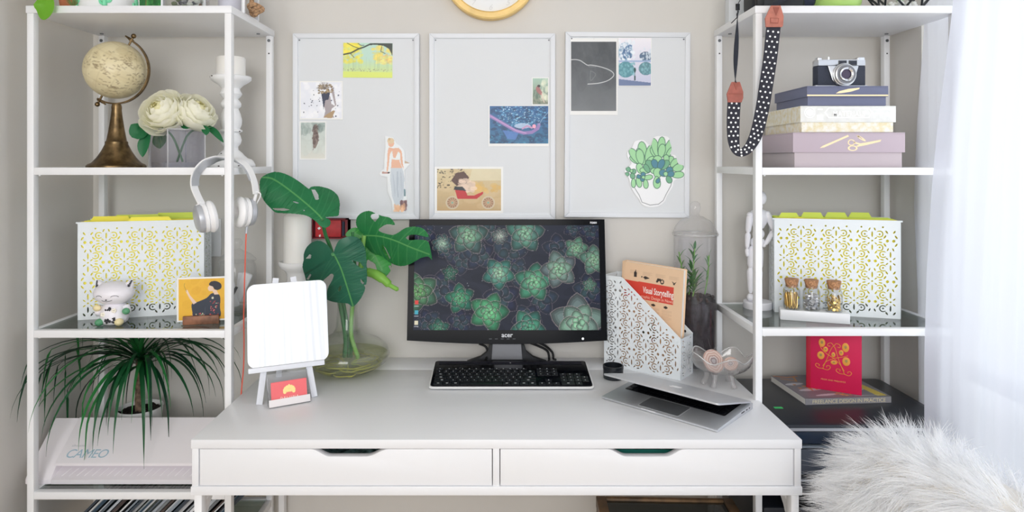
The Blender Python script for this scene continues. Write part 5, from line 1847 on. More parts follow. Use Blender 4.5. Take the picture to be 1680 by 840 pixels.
for k in range(16):
    a0, dr = rr.uniform(0, 6.28), rr.uniform(0.8, 2.2)
    r0_, z0_ = rr.uniform(0.085, 0.108), rr.uniform(0.010, 0.034)
    pts = [Vector((0.012 * math.cos(a0), 0.012 * math.sin(a0), 0.02))]
    for j in range(1, 9):
        a = a0 + dr * max(0, j - 2) / 6
        r = min(r0_ * min(1, j / 3), 0.072 + 1.1 * z0_)
        pts.append(Vector((r * math.cos(a), r * math.sin(a), max(0.0065, z0_ + rr.uniform(-0.003, 0.003)))))
    rt.tube(smooth_path(pts, 4), 0.0017, 6)
rt.build('roots', mat('pale_roots', (186, 184, 96), 0.6), mo)

# ------------------------------------------------------------ monitor
MX, MYb, MZb = 0.0245, 1.893, CAMZ - (561 - HY) * 1.893 / FPX
mon = thing('monitor', 'wide black computer monitor showing dark green succulents, on the desk', 'monitor', (MX, 1.93, DZ))
TM = Matrix.Translation((0, MYb - 1.93, MZb - DZ)) @ Matrix.Rotation(-R(8.6), 4, 'X')
hw, hh = 0.2885, 0.352
bot = [(-hw, 0.004)] + [(-hw + 2 * hw * k / 16, -0.0105 * math.sin(PI * k / 16) + 0.004) for k in range(1, 16)] + [(hw, 0.004)]
SX0, SX1, SZ0, SZ1 = -hw + 0.0175, hw - 0.0175, 0.033, hh - 0.0175
# bezel: frame around the panel
bz = MB()
ring_o = bot + [(hw, hh), (-hw, hh)]
bz.prism(bot + [(SX1, SZ0), (SX0, SZ0)], 0, 0.03, 'XZ', TM)
bz.prism([(-hw, 0.004), (SX0, SZ0), (SX0, SZ1), (-hw, hh)], 0, 0.03, 'XZ', TM)
bz.prism([(hw, 0.004), (hw, hh), (SX1, SZ1), (SX1, SZ0)], 0, 0.03, 'XZ', TM)
bz.prism([(-hw, hh), (SX0, SZ1), (SX1, SZ1), (hw, hh)], 0, 0.03, 'XZ', TM)
bez = bz.build('bezel', GLOSS_BLACK, mon)
MB().box(-hw + 0.004, hw - 0.004, 0.012, 0.045, 0.012, hh - 0.004, 0.012, TM, 4).build('rear_housing', BLACK_MATT, mon)
link('brand_lettering', text_mesh('acer', 0.0185, mat('silver_print', (214, 216, 220), 0.4), TM @ Matrix.Translation((0, -0.0004, 0.0135)), 0.0001, align='CENTER', bold=0.0003), bez)
link('model_lettering', text_mesh('P236H', 0.0072, mat('silver_print', (214, 216, 220), 0.4), TM @ Matrix.Translation((hw - 0.043, -0.0004, hh - 0.0125)), 0.0001, bold=0.0004), bez)
MB().lathe([(0, 0.0), (0.0034, 0.0), (0.0034, 0.001), (0, 0.001)], 16, TM @ Matrix.Translation((0.218, 0.0, 0.009)) @ Matrix.Rotation(R(90), 4, 'X')).build('power_button', SILVER, bez)
for k in range(5):
    MB().box(-0.052 + k * 0.017, -0.044 + k * 0.017, -0.0003, 0.0005, 0.0075, 0.0095, 0, TM).build('menu_button', mat('grey_button', (70, 74, 80), 0.5), bez)

# the picture on the screen
CW, CH = 420, 236
cv = Canvas(CW, CH, (34, 38, 52))
ASP = CW / CH
cv.blotch(140, (26, 30, 42), 0.03, 0.10, (0, 0, 1, 1), 0.4, 8)
rs = random.Random(31)


def leafpoly(cx, cy, ang, L, wd, r_in):
    pts = []
    for k in range(15):
        t = k / 14
        u = r_in + (L - r_in) * t
        v = wd * (math.sin(PI * min(1, t ** 0.75)) ** 0.62) * (1 if t < 0.92 else 0.8)
        pts.append((u, v))
    pts2 = [(L * 1.05, 0)]
    full = pts + pts2 + [(u, -v) for u, v in pts[::-1]]
    ca, sa = math.cos(ang), math.sin(ang)
    return [(cx + u * ca - v * sa, cy + (u * sa + v * ca) * ASP) for u, v in full]


def rosette(cx, cy, Rr, c_out, c_in, rim, rot, n=5, layers=5, alpha=1.0):
    for l in range(layers):
        f = (1.0, 0.70, 0.44, 0.25, 0.14)[l] if layers > 3 else (1.0, 0.62, 0.3)[l]
        L = Rr * f
        wd = L * (0.40 + 0.05 * l)
        t = l / max(1, layers - 1)
        for k in range(n):
            a = rot + 2 * PI * (k + 0.5 * (l % 2)) / n + rs.uniform(-.12, .12) + l * 0.15
            base = [c_out[q] * (1 - t) + c_in[q] * t for q in range(3)]
            j = rs.uniform(-10, 10)
            p = leafpoly(cx, cy, a, L, wd, 0)
            cv.poly(p, [q * (0.78 + 0.2 * t) for q in rim], 0.8 * alpha)
            for s, g in ((0.955, 0.55), (0.82, 0.74), (0.64, 0.92), (0.42, 1.05)):
                mx_, my_ = cx + 0.56 * L * math.cos(a), cy + 0.56 * L * math.sin(a) * ASP
                cv.poly([(mx_ + (x - mx_) * s, my_ + (y - my_) * s) for x, y in p], [max(0, q * g + j * (1 if i == 1 else 0.5)) for i, q in enumerate(base)], 0.85 * alpha)
    cv.ell(cx, cy, Rr * 0.05, Rr * 0.05 * ASP, [q * 0.55 for q in c_in])


def sc(x, y):
    return ((x - 68) / (1108 - 68), 1 - (y - 57) / (655 - 57))


DK = (58, 70, 92)
for (x, y, r) in ((210, 420, 110), (340, 260, 90), (600, 210, 110), (430, 230, 100), (560, 470, 110), (780, 480, 100), (1060, 90, 70), (960, 70, 60), (330, 610, 80), (700, 590, 90), (120, 110, 80), (480, 90, 90), (880, 200, 100), (150, 610, 80), (640, 330, 90), (1050, 430, 100), (260, 200, 70)):
    a, b = sc(x, y)
    rosette(a, b, r / 1040, (38, 48, 68), (44, 62, 72), (146, 132, 146), rs.uniform(0, 6), 5, 2, 0.9)
PINK = (196, 180, 180)
for (x, y, r, co, ci, rot, n) in (
    (372, 118, 118, (74, 112, 104), (132, 178, 142), 0.3, 6), (690, 105, 118, (70, 118, 110), (128, 176, 146), 0.2, 6), (222, 165, 62, (62, 92, 96), (170, 206, 180), 0.5, 8), (548, 120, 52, (84, 100, 104), (190, 206, 190), 0.2, 9),
    (540, 335, 98, (60, 130, 116), (150, 190, 160), 0.9, 6), (738, 385, 116, (66, 140, 112), (120, 184, 140), 0.2, 5), (880, 312, 112, (112, 132, 132), (140, 190, 152), 0.6, 6), (978, 192, 72, (92, 138, 118), (132, 180, 142), 0.1, 6),
    (1078, 258, 90, (92, 128, 118), (130, 176, 140), 0.4, 6), (325, 478, 90, (36, 112, 92), (84, 160, 112), 0.5, 5), (488, 555, 118, (60, 140, 100), (110, 186, 132), 0.0, 6), (90, 440, 124, (70, 120, 92), (96, 150, 92), 0.7, 6),
    (268, 335, 52, (40, 86, 76), (54, 112, 90), 0.3, 5), (985, 615, 168, (120, 144, 138), (140, 190, 156), 0.25, 6), (705, 640, 108, (62, 130, 112), (80, 150, 120), 0.9, 5), (210, 650, 66, (44, 98, 88), (70, 130, 100), 0.4, 6), (1050, 400, 44, (80, 118, 104), (100, 140, 120), 0.2, 5)):
    a, b = sc(x, y)
    rosette(a, b, r / 1040, [q * 0.86 for q in co], ci, PINK, rot, n if n > 7 else 5, 4)
for k in range(40):
    cv.ell(rs.random(), rs.random(), 0.0016, 0.0026, (190, 196, 206), 0.8)
for (y, c) in ((500, (208, 70, 66)), (556, (70, 160, 180)), (614, (214, 206, 180))):
    a, b = sc(84, y)
    cv.poly([(a - 0.009, b - 0.018), (a + 0.009, b - 0.018), (a + 0.009, b + 0.018), (a - 0.009, b + 0.018)], c)
    cv.line([(a - 0.01, b - 0.035), (a + 0.01, b - 0.035)], 0.004, (200, 204, 210), 0.8, ASP)


def scr(u, v):
    x = SX0 + u * (SX1 - SX0)
    z = SZ0 + v * (SZ1 - SZ0)
    ca, sa = math.cos(R(8.6)), math.sin(R(8.6))
    y = 0.0022
    return x, (MYb - 1.93) + y * ca + z * sa, (MZb - DZ) - y * sa + z * ca


link('screen', cv.mesh('screen', scr, screen_mat('lit_screen', 0.74)), mon)
nk = MB()
nk.prism([(-0.046, 0.012), (0.046, 0.012), (0.039, 0.10), (-0.039, 0.10)], -0.002, 0.020, 'XZ', Matrix.Translation((0, 0.012, 0)) @ Matrix.Rotation(R(6), 4, 'X'), bevel=0.003)
nk.build('neck', mat('satin_grey_metal', (176, 178, 184), 0.4, metal=0.3), mon)
MB().prism([(-0.118, 0.004), (0.118, 0.004), (0.078, 0.018), (0.058, 0.034), (0.050, 0.056), (-0.050, 0.056), (-0.058, 0.034), (-0.078, 0.018)], 0.014, 0.034, 'XZ', bevel=0.001).build('foot', BLACK_MATT, mon)
fb = MB().lathe([(0, 0), (0.12, 0), (0.122, 0.003), (0.118, 0.0065), (0, 0.009)], 48, Matrix.Translation((0, 0.004, 0)) @ Matrix.Diagonal((1, 0.46, 1, 1)))
fb.build('base_plate', GLOSS_BLACK, mon)
for pts, lb in (([W(786, 564, 1.955), W(797, 569, 1.958), W(800, 580, 1.95), W(797, 590, 1.94), Vector((-0.045, 1.91, DZ + 0.004))], 'black cable hanging under the left of the monitor'),
                ([W(868, 562, 1.965), W(884, 568, 1.97), W(898, 576, 1.975), W(901, 589, 1.97), Vector((0.148, 1.95, DZ + 0.0045))], 'inner black cable curving under the right of the monitor'),
                ([W(878, 560, 1.975), W(894, 567, 1.98), W(906, 578, 1.985), W(908, 588, 1.98), Vector((0.170, 1.965, DZ + 0.0045))], 'outer black cable curving under the right of the monitor')):
    tag(MB().tube(smooth_path(pts, 7), 0.0034, 10).build('monitor_cable', RUBBER), lb, 'cable', 'cables behind the monitor')

# ------------------------------------------------------------ keyboard
KX, KY = 0.0335, 1.714
kb = thing('keyboard', 'slim black computer keyboard with a clear edge in front of the monitor', 'keyboard', (KX, KY, DZ))
kt = R(6.5)
TK = Matrix.Translation((0, 0, 0.0035)) @ Matrix.Rotation(kt, 4, 'X')
kw, kd = 0.2165, 0.163
CLEAR = mat('frosted_keyboard_edge', (232, 233, 234), 0.3)
MB().prism(rrect(2 * kw, kd, 0.012, 6, 0, kd / 2), 0.0, 0.0045, 'XY', TK, bevel=0.001).build('edge_tray', CLEAR, kb)
MB().prism(rrect(2 * kw - 0.008, kd - 0.007, 0.009, 6, 0, kd / 2 + 0.001), 0.0045, 0.0075, 'XY', TK, bevel=0.0008).build('top_plate', GLOSS_BLACK, kb)
MB().prism(rrect(2 * kw - 0.03, 0.020, 0.003, 3, 0, kd - 0.0165), 0.0075, 0.0079, 'XY', TK).build('solar_strip', mat('solar_cell', (40, 40, 48), 0.15), kb)
ft = MB()
for s in (-1, 1):
    ft.box(s * 0.16 - 0.02, s * 0.16 + 0.02, kd - 0.02, kd - 0.008, 0.0, 0.0185, 0.001)
ft.build('rear_foot', BLACK_MATT, kb)
link('brand_mark', text_mesh('L', 0.007, PAPER, TK @ Matrix.Translation((0, kd - 0.02, 0.0081)) @ Matrix.Rotation(R(-90), 4, 'X'), 0.0001, align='CENTER'), kb)
KEYM = mat('black_key', (22, 24, 29), 0.32)
key_me = {}
legends = MB()
nkeys = 0


def key(x, y, w, d=0.0146):
    global nkeys
    if nkeys >= 100:
        return
    kk_ = (round(w, 4), round(d, 4))
    if kk_ not in key_me:
        key_me[kk_] = MB().box(-w / 2, w / 2, -d / 2, d / 2, 0, 0.0016, 0.0008, seg=1).mesh('key', KEYM)
    o = link('key', key_me[kk_], kb)
    o.location = TK @ Vector((x, y, 0.0075))
    o.rotation_euler = (kt, 0, 0)
    nkeys += 1
    if w < 0.06:
        s = 0.0026 if w < 0.02 else 0.006
        v = TK @ Vector((x, y + 0.0015, 0.0093))
        legends.box(-s / 2, s / 2, -0.0013, 0.0013, 0, 0.0001, 0, Matrix.Translation(v) @ Matrix.Rotation(kt, 4, 'X'))


p = 0.0187
x0_ = -kw + 0.012
ry = [0.014, 0.0325, 0.0505, 0.0685, 0.0865]


def row(y, widths, x, d=0.0146):
    for w in widths:
        if w > 0:
            key(x + w * p / 2, y, w * p - 0.0014, d)
            x += w * p
        else:
            x += -w * p


row(ry[0], [1.3, 1.2, 1.2, 6.0, 1.2, 1.2, 1.2, 1.2], x0_)
row(ry[1], [2.2] + [1] * 10 + [2.3], x0_)
row(ry[2], [1.75] + [1] * 11 + [1.75], x0_)
row(ry[3], [1.5] + [1] * 12 + [1.0], x0_)
row(ry[4], [1] * 13 + [1.5], x0_)
row(0.1025, [1.0, -0.35] + [1.0] * 12, x0_, 0.0095)
nx = x0_ + 14.75 * p
row(ry[0], [1, 1, 1], nx)
key(nx + 1.5 * p, ry[1], p - 0.0014)
for yy, dd in ((ry[3], 0.0146), (ry[4], 0.0146), (0.1025, 0.0095)):
    row(yy, [1, 1, 1], nx, dd)
nx2 = nx + 3.2 * p
row(ry[0], [2, 1], nx2)
for yy in ry[1:5]:
    row(yy, [1, 1, 1, 1], nx2)
lg = legends.build('key_legends', mat('key_print', (226, 229, 234), 0.6), kb)
lg['kind'] = 'stuff'

# small round black tin
tin = thing('round_tin', 'small open round black tin on the desk beside the laptop', 'tin', W(1006, 629, 1.812).xy.to_3d() + Vector((0, 0, DZ)))
MB().lathe([(0, 0), (0.025, 0), (0.027, 0.002), (0.0275, 0.026), (0.0285, 0.027), (0.0285, 0.035), (0.0275, 0.036), (0.0255, 0.036), (0.0250, 0.006), (0, 0.005)], 40).build('tin_body', mat('black_tin', (26, 30, 36), 0.3), tin, 40)
m = MB()
for k in range(5):
    a = R(-120 + 14 * k)
    m.box(-0.002, 0.002, -0.0002, 0.0004, -0.0015, 0.0015, 0, Matrix.Translation((0.0273 * math.cos(a), 0.0273 * math.sin(a), 0.014)) @ Matrix.Rotation(a + R(90), 4, 'Z'))
m.build('tin_lettering', PAPER, tin)

# ------------------------------------------------------------ laptop
lp = thing('laptop', 'silver laptop left half open on the right of the desk', 'laptop', (0.259, 1.655, DZ), R(-43.3))
LWd, LDp = 0.305, 0.192
MB().prism([(0.0, 0.0015), (0.004, 0.0005), (LDp, 0.0005), (LDp, 0.0145), (0.004, 0.007), (0.0, 0.005)], 0.0, LWd, 'YZ', bevel=0.0012).build('base', ALU, lp)
sla = math.atan2(0.0075, LDp - 0.004)
TB = Matrix.Translation((0, 0.004, 0.0071)) @ Matrix.Rotation(sla, 4, 'X')
MB().prism(rrect(0.268, 0.098, 0.004, 4, LWd / 2, 0.122), 0.0, 0.0003, 'XY', TB).build('key_well', BLACK, lp)
MB().prism(rrect(0.104, 0.064, 0.004, 4, LWd / 2, 0.036), 0.0, 0.0004, 'XY', TB).build('trackpad', mat('trackpad_grey', (168, 172, 178), 0.3, metal=0.6), lp)
MB().prism(rrect(0.108, 0.068, 0.005, 4, LWd / 2, 0.036), 0.0, 0.0002, 'XY', TB).build('trackpad_edge', mat('pale_edge', (214, 218, 222), 0.4), lp)
lk = MB().box(-0.0077, 0.0077, -0.0072, 0.0072, 0, 0.0012, 0.0004, seg=1).mesh('key', KEYM)
for j in range(5):
    for i in range(14):
        o = link('key', lk, lp)
        o.location = TB @ Vector((LWd / 2 - 0.1225 + i * 0.01885, 0.083 + j * 0.0178, 0.0004))
        o.rotation_euler = (sla, 0, 0)
MB().box(0.114, 0.152, -0.0008, 0.001, 0.0032, 0.0062, 0.0004).build('opening_notch', mat('notch_bright', (232, 234, 238), 0.3, metal=0.5), lp)
m = MB()
for y, l in ((0.125, 0.018), (0.152, 0.008), (0.168, 0.006)):
    m.box(LWd - 0.0003, LWd + 0.0002, y, y + l, 0.0065, 0.0092)
m.build('side_port', BLACK, lp)
la = R(13.2)
TLd = Matrix.Translation((0, LDp - 0.006, 0.0158)) @ Matrix.Rotation(-la, 4, 'X')
ld = MB().prism(rrect(LWd, 0.187, 0.008, 5, LWd / 2, -0.0935), 0.0, 0.0045, 'XY', TLd, bevel=0.0014).build('lid', ALU, lp)
MB().prism(rrect(LWd - 0.016, 0.172, 0.004, 4, LWd / 2, -0.0925), -0.0004, 0.0002, 'XY', TLd).build('screen', GLOSS_BLACK, lp)
m = MB()
ap_ = [(0.0, 0.013), (0.005, 0.0155), (0.011, 0.013), (0.0135, 0.008), (0.0105, 0.004), (0.0105, -0.002), (0.0135, -0.006), (0.010, -0.0135), (0.006, -0.0165), (0.0, -0.0145), (-0.006, -0.0165), (-0.010, -0.0135), (-0.0145, -0.004), (-0.0145, 0.006), (-0.011, 0.013), (-0.005, 0.0155)]
TA = TLd @ Matrix.Translation((LWd / 2, -0.093, 0.0046)) @ Matrix.Rotation(PI, 4, 'Z')
m.prism([(x, y) for x, y in ap_], 0.0, 0.0002, 'XY', TA)
m.prism([(0.0005, 0.0165), (0.004, 0.0175), (0.0055, 0.0215), (0.002, 0.0205)], 0.0, 0.0002, 'XY', TA)
m.build('lid_emblem', mat('emblem_white', (250, 250, 252), 0.3), ld)

# ------------------------------------------------------------ magazine holder and book
my = R(-38)
MO = Vector((0.3095, 1.9345, DZ))
mh = thing('magazine_holder', 'white perforated metal magazine holder on the desk right of the monitor', 'magazine holder', MO, my)
ML, MD, MH1, MH0 = 0.236, 0.085, 0.262, 0.112
side = [(0, 0), (ML, 0), (ML, MH0), (0.062, MH1 - 0.003), (0.056, MH1), (0, MH1)]


def inside_side(x, z):
    if not (0.005 < x < ML - 0.005 and 0.006 < z < MH1 - 0.005):
        return False
    t = (x - 0.062) / (ML - 0.062)
    return z < MH1 - 0.008 - max(0, t) * (MH1 - MH0) - (0.004 if t > 0 else 0)


hs1 = motif_holes(ML, MH1, 0.045, 0.06, inside_side)
ME_MS = fill_with_holes(side, hs1, 0.0013, PERF, 'perforated_side')
link('side_panel', ME_MS, mh, (0, 0.0007, 0))
link('side_panel', ME_MS, mh, (0, MD - 0.0007, 0))
for x, hgt, nm in ((ML - 0.0007, MH0, 'front_panel'), (0.0007, MH1, 'back_panel')):
    hh_ = motif_holes(MD, hgt, MD / 2, 0.06, lambda a, b, hgt=hgt: 0.004 < a < MD - 0.004 and 0.005 < b < hgt - 0.004)
    o = link(nm, fill_with_holes([(0, 0), (MD, 0), (MD, hgt), (0, hgt)], hh_, 0.0013, PERF, nm), mh, (x, 0, 0))
    o.rotation_euler = (0, 0, R(90))
MB().box(0.001, ML - 0.001, 0.001, MD - 0.001, 0, 0.0015).build('bottom_panel', PERF, mh)
m = MB()
m.tube([(0.0, 0.0007, MH1), (0.056, 0.0007, MH1), (0.062, 0.0007, MH1 - 0.003), (ML, 0.0007, MH0), (ML, MD - 0.0007, MH0), (0.062, MD - 0.0007, MH1 - 0.003), (0.056, MD - 0.0007, MH1), (0, MD - 0.0007, MH1)], 0.0011, 8, closed=True)
m.build('rolled_edge', PERF, mh)

MM = Matrix.Translation(MO) @ Matrix.Rotation(my, 4, 'Z')
by0 = 0.026
bkL, bkH, bkT = 0.186, 0.300, 0.026
bk_ = thing('storytelling_book', 'tan hardback with a red title band standing in the magazine holder', 'book', MM @ Vector((0.032, by0, 0.006)), my)
TBk = Matrix.Rotation(R(3.0), 4, 'Y')
TAN = mat('tan_cover', (234, 200, 166), 0.5)
MB().box(0.0, bkL, 0.0, 0.002, 0, bkH, 0.0005, TBk).build('front_cover', TAN, bk_)
MB().box(0.0, bkL, bkT - 0.002, bkT, 0, bkH, 0.0005, TBk).build('back_cover', TAN, bk_)
MB().box(-0.001, 0.002, 0.0, bkT, 0, bkH, 0.0008, TBk).build('spine', TAN, bk_)
MB().box(0.002, bkL - 0.004, 0.0022, bkT - 0.0022, 0.003, bkH - 0.003, 0, TBk).build('pages', mat('page_block', (250, 247, 240), 0.8), bk_)
cv = Canvas(140, 220, (234, 200, 166))
for k in range(4):
    x = 0.10 + 0.225 * k
    for j in range(4):
        cv.line([(x, 0.925 - j * 0.009), (x + 0.16 - 0.03 * (j % 2), 0.925 - j * 0.009)], 0.006, (206, 172, 142), 0.8, 0.62)
INK = (54, 46, 44)
cv.poly([(0.17, 0.865), (0.22, 0.865), (0.22, 0.91), (0.205, 0.92), (0.205, 0.935), (0.19, 0.935), (0.19, 0.92), (0.17, 0.91)], INK)
cv.poly([(0.33, 0.875), (0.37, 0.89), (0.45, 0.873), (0.37, 0.857)], INK)
cv.ell(0.31, 0.876, 0.012, 0.008, INK)
cv.ell(0.66, 0.862, 0.035, 0.024, INK)
cv.ell(0.66, 0.862, 0.018, 0.012, (234, 200, 166))
cv.poly([(0.56, 0.86), (0.58, 0.888), (0.64, 0.888), (0.64, 0.865)], INK)
cv.ell(0.575, 0.856, 0.016, 0.011, INK)
cv.poly([(0.82, 0.885), (0.86, 0.87), (0.90, 0.885), (0.875, 0.862), (0.87, 0.85), (0.85, 0.85), (0.845, 0.862)], INK)
cv.poly([(0.0, 0.825), (0.86, 0.83), (0.86, 0.665), (0.0, 0.665)], (216, 72, 58))
for k in range(3):
    x = 0.32 + 0.21 * k
    cv.ell(x, 0.628, 0.035, 0.012, INK)
    for j in range(9):
        cv.line([(x - 0.06, 0.60 - j * 0.011), (x + 0.1 - 0.04 * (j % 3 == 2), 0.60 - j * 0.011)], 0.006, (206, 172, 142), 0.8, 0.62)
rr = random.Random(12)
for k in range(90):
    x = rr.uniform(0.3, 0.78)
    hgt = rr.uniform(0.05, 0.22) * (1 - abs(x - 0.56) * 1.4)
    cv.line([(x, 0.28), (x + rr.uniform(-.02, .02), 0.28 + hgt)], 0.012, rr.choice([(90, 120, 70), (60, 70, 60), (216, 160, 60), (200, 90, 60), (120, 140, 110)]), 0.9, 0.62)
for j in range(10):
    cv.line([(0.1, 0.22 - j * 0.018), (0.84, 0.22 - j * 0.018)], 0.006, (206, 172, 142), 0.8, 0.62)


def cover(u, v):
    x = 0.008 + u * (bkL - 0.009)
    z = v * bkH
    c, s = math.cos(R(3.0)), math.sin(R(3.0))
    return x * c + z * s, np.full(x.shape, -0.0003), -x * s + z * c


link('cover_print', cv.mesh('cover_print', cover, PRINT), bk_)
WP = mat('cover_white', (250, 246, 240), 0.6)
link('title_lettering', text_mesh('Visual Storytelling', 0.0255, WP, TBk @ Matrix.Translation((0.160, -0.0006, 0.2185)) @ Matrix.Diagonal((0.50, 1, 1.0, 1)), 0.0001, align='RIGHT', bold=0.0003), bk_)
link('subtitle_lettering', text_mesh('Infographic Design in News', 0.0125, mat('cover_pink', (246, 200, 180), 0.6), TBk @ Matrix.Translation((0.160, -0.0006, 0.2035)) @ Matrix.Diagonal((0.82, 1, 1.0, 1)), 0.0001, align='RIGHT'), bk_)

# ------------------------------------------------------------ tall lidded terrarium
tx, ty = (1140.5 - CX) * 1.93 / FPX, 1.93
te = thing('terrarium', 'tall lidded clear glass terrarium with dark soil and green plants on the desk', 'terrarium', (tx, ty, DZ))
TG = glass('terrarium_glass', (253, 253, 254), 1.1, haze=0.006)
MB().lathe([(0, 0), (0.045, 0), (0.047, 0.004), (0.040, 0.010), (0.022, 0.016), (0.019, 0.030), (0.022, 0.044), (0.045, 0.050), (0.059, 0.054), (0.0615, 0.062), (0.0615, 0.378), (0.0595, 0.378), (0.0595, 0.064), (0.057, 0.057), (0, 0.053)], 56).build('glass_body', TG, te, 50)
MB().lathe([(0.055, 0.379), (0.064, 0.379), (0.0655, 0.384), (0.0635, 0.390), (0.056, 0.407), (0.042, 0.424), (0.024, 0.434), (0.013, 0.438), (0.010, 0.444), (0.014, 0.452), (0.0155, 0.462), (0.013, 0.474), (0.006, 0.479), (0, 0.480)], 56).build('lid', TG, te, 50)
MB().tube([(0.0648 * math.cos(2 * PI * k / 48), 0.0648 * math.sin(2 * PI * k / 48), 0.3845) for k in range(48)], 0.0016, 8, closed=True).build('lid_rim', glass('rim_glass', (244, 244, 244), 3.0, rough=0.02, haze=0.35, haze_col=(250, 250, 250)), te)  # milky white ring puts the rim's highlight into the glass colour
sp = MB()
sp.lathe([(0, 0.0555), (0.055, 0.0565), (0.0588, 0.066), (0.0588, 0.19), (0.05, 0.196), (0.03, 0.205), (0, 0.2)], 40)
sp.build('soil', mat('terrarium_soil', (66, 58, 62), 0.95, noise=0.55, nscale=60, color2=(38, 32, 34), bump=0.8, bscale=150), te)
rr = random.Random(17)
pb = MB()
for _ in range(60):
    a = rr.uniform(0, 6.28)
    d = 0.055 * math.sqrt(rr.random())
    pb.ell((d * math.cos(a), d * math.sin(a), 0.196 + 0.008 * rr.random()), (rr.uniform(0.003, 0.007),) * 3, 8, 6)
pb.build('bark_pieces', mat('bark', (92, 76, 74), 0.9, noise=0.4, nscale=80), te)['kind'] = 'stuff'
TLF = [leaf_mat('terrarium_leaf', (60, 128, 66), 0.2, False), leaf_mat('terrarium_leaf_pale', (112, 160, 100), 0.2, False)]


def sprout(base, top, n, L, mm, wd):
    a0 = Vector(base)
    b0 = Vector(top)
    s = MB().tube([a0, (a0 + b0) / 2 + Vector((0.004, 0, 0)), b0], 0.0018, 8).build('plant_stem', STEML, te)
    for k in range(n):
        t = k / n
        c = a0.lerp(b0, 0.25 + 0.75 * t)
        az = k * 2.4
        d = Vector((math.cos(az), math.sin(az) * 0.8, 0.5 + 0.9 * t)).normalized()
        tip = c + d * L * rr.uniform(0.7, 1.1)
        q = (tip.x ** 2 + tip.y ** 2) ** 0.5
        if q > 0.055:
            tip.x *= 0.055 / q
            tip.y *= 0.055 / q
        link('leaf', leaf_mesh('leaf', smooth_path([c, c.lerp(tip, 0.5) + Vector((0, 0, 0.004)), tip], 4), wd, mm, (0, 0.2, 1), 0.3, 0.35, 0.05, 2), te)


sprout((-0.012, -0.01, 0.195), (-0.006, -0.012, 0.255), 18, 0.050, TLF[0], 0.009)
sprout((-0.02, 0.0, 0.195), (-0.002, -0.005, 0.345), 16, 0.040, TLF[0], 0.008)
sprout((0.03, 0.012, 0.195), (0.044, 0.01, 0.32), 9, 0.034, TLF[1], 0.005)
sprout((-0.035, -0.01, 0.195), (-0.034, -0.015, 0.235), 12, 0.040, TLF[0], 0.008)
sprout((-0.03, 0.01, 0.2), (-0.045, 0.01, 0.33), 6, 0.036, TLF[1], 0.006)

# ------------------------------------------------------------ footed glass bowl with agate slices
bx_, by_ = (1184 - CX) * 1.758 / FPX, 1.758
bw = thing('footed_glass_bowl', 'clear footed glass bowl with a wavy rim on the right end of the desk', 'bowl', (bx_, by_, DZ), R(-6))
BG_ = glass('pressed_glass', (251, 250, 250), 1.6, rough=0.03, haze=0.09, haze_col=(245, 242, 240))


def bowl(off):
    def f(u, v):
        a = 2 * PI * u
        s = math.sin(v * PI / 2)
        wv = 0.0105 * math.cos(5 * a + 0.9) * v ** 3
        ex = 0.030 * v + 0.052 * s * v ** 0.3
        rx = 0.0 + (0.081 * s ** 0.85 + 0.006 * math.cos(5 * a + 0.9) * v ** 3) - off
        ry = (0.056 * s ** 0.85 + 0.004 * math.cos(5 * a + 0.9) * v ** 3) - off
        fl_ = 0.0009 * math.sin(30 * a) * math.sin(PI * v)
        z = 0.030 + 0.042 * (1 - math.cos(v * PI / 2)) + wv + 0.010 * v ** 4 * abs(math.cos(a)) + off * (1 - v)
        return Vector(((rx + fl_) * math.cos(a), (ry + fl_) * math.sin(a), z))
    return f


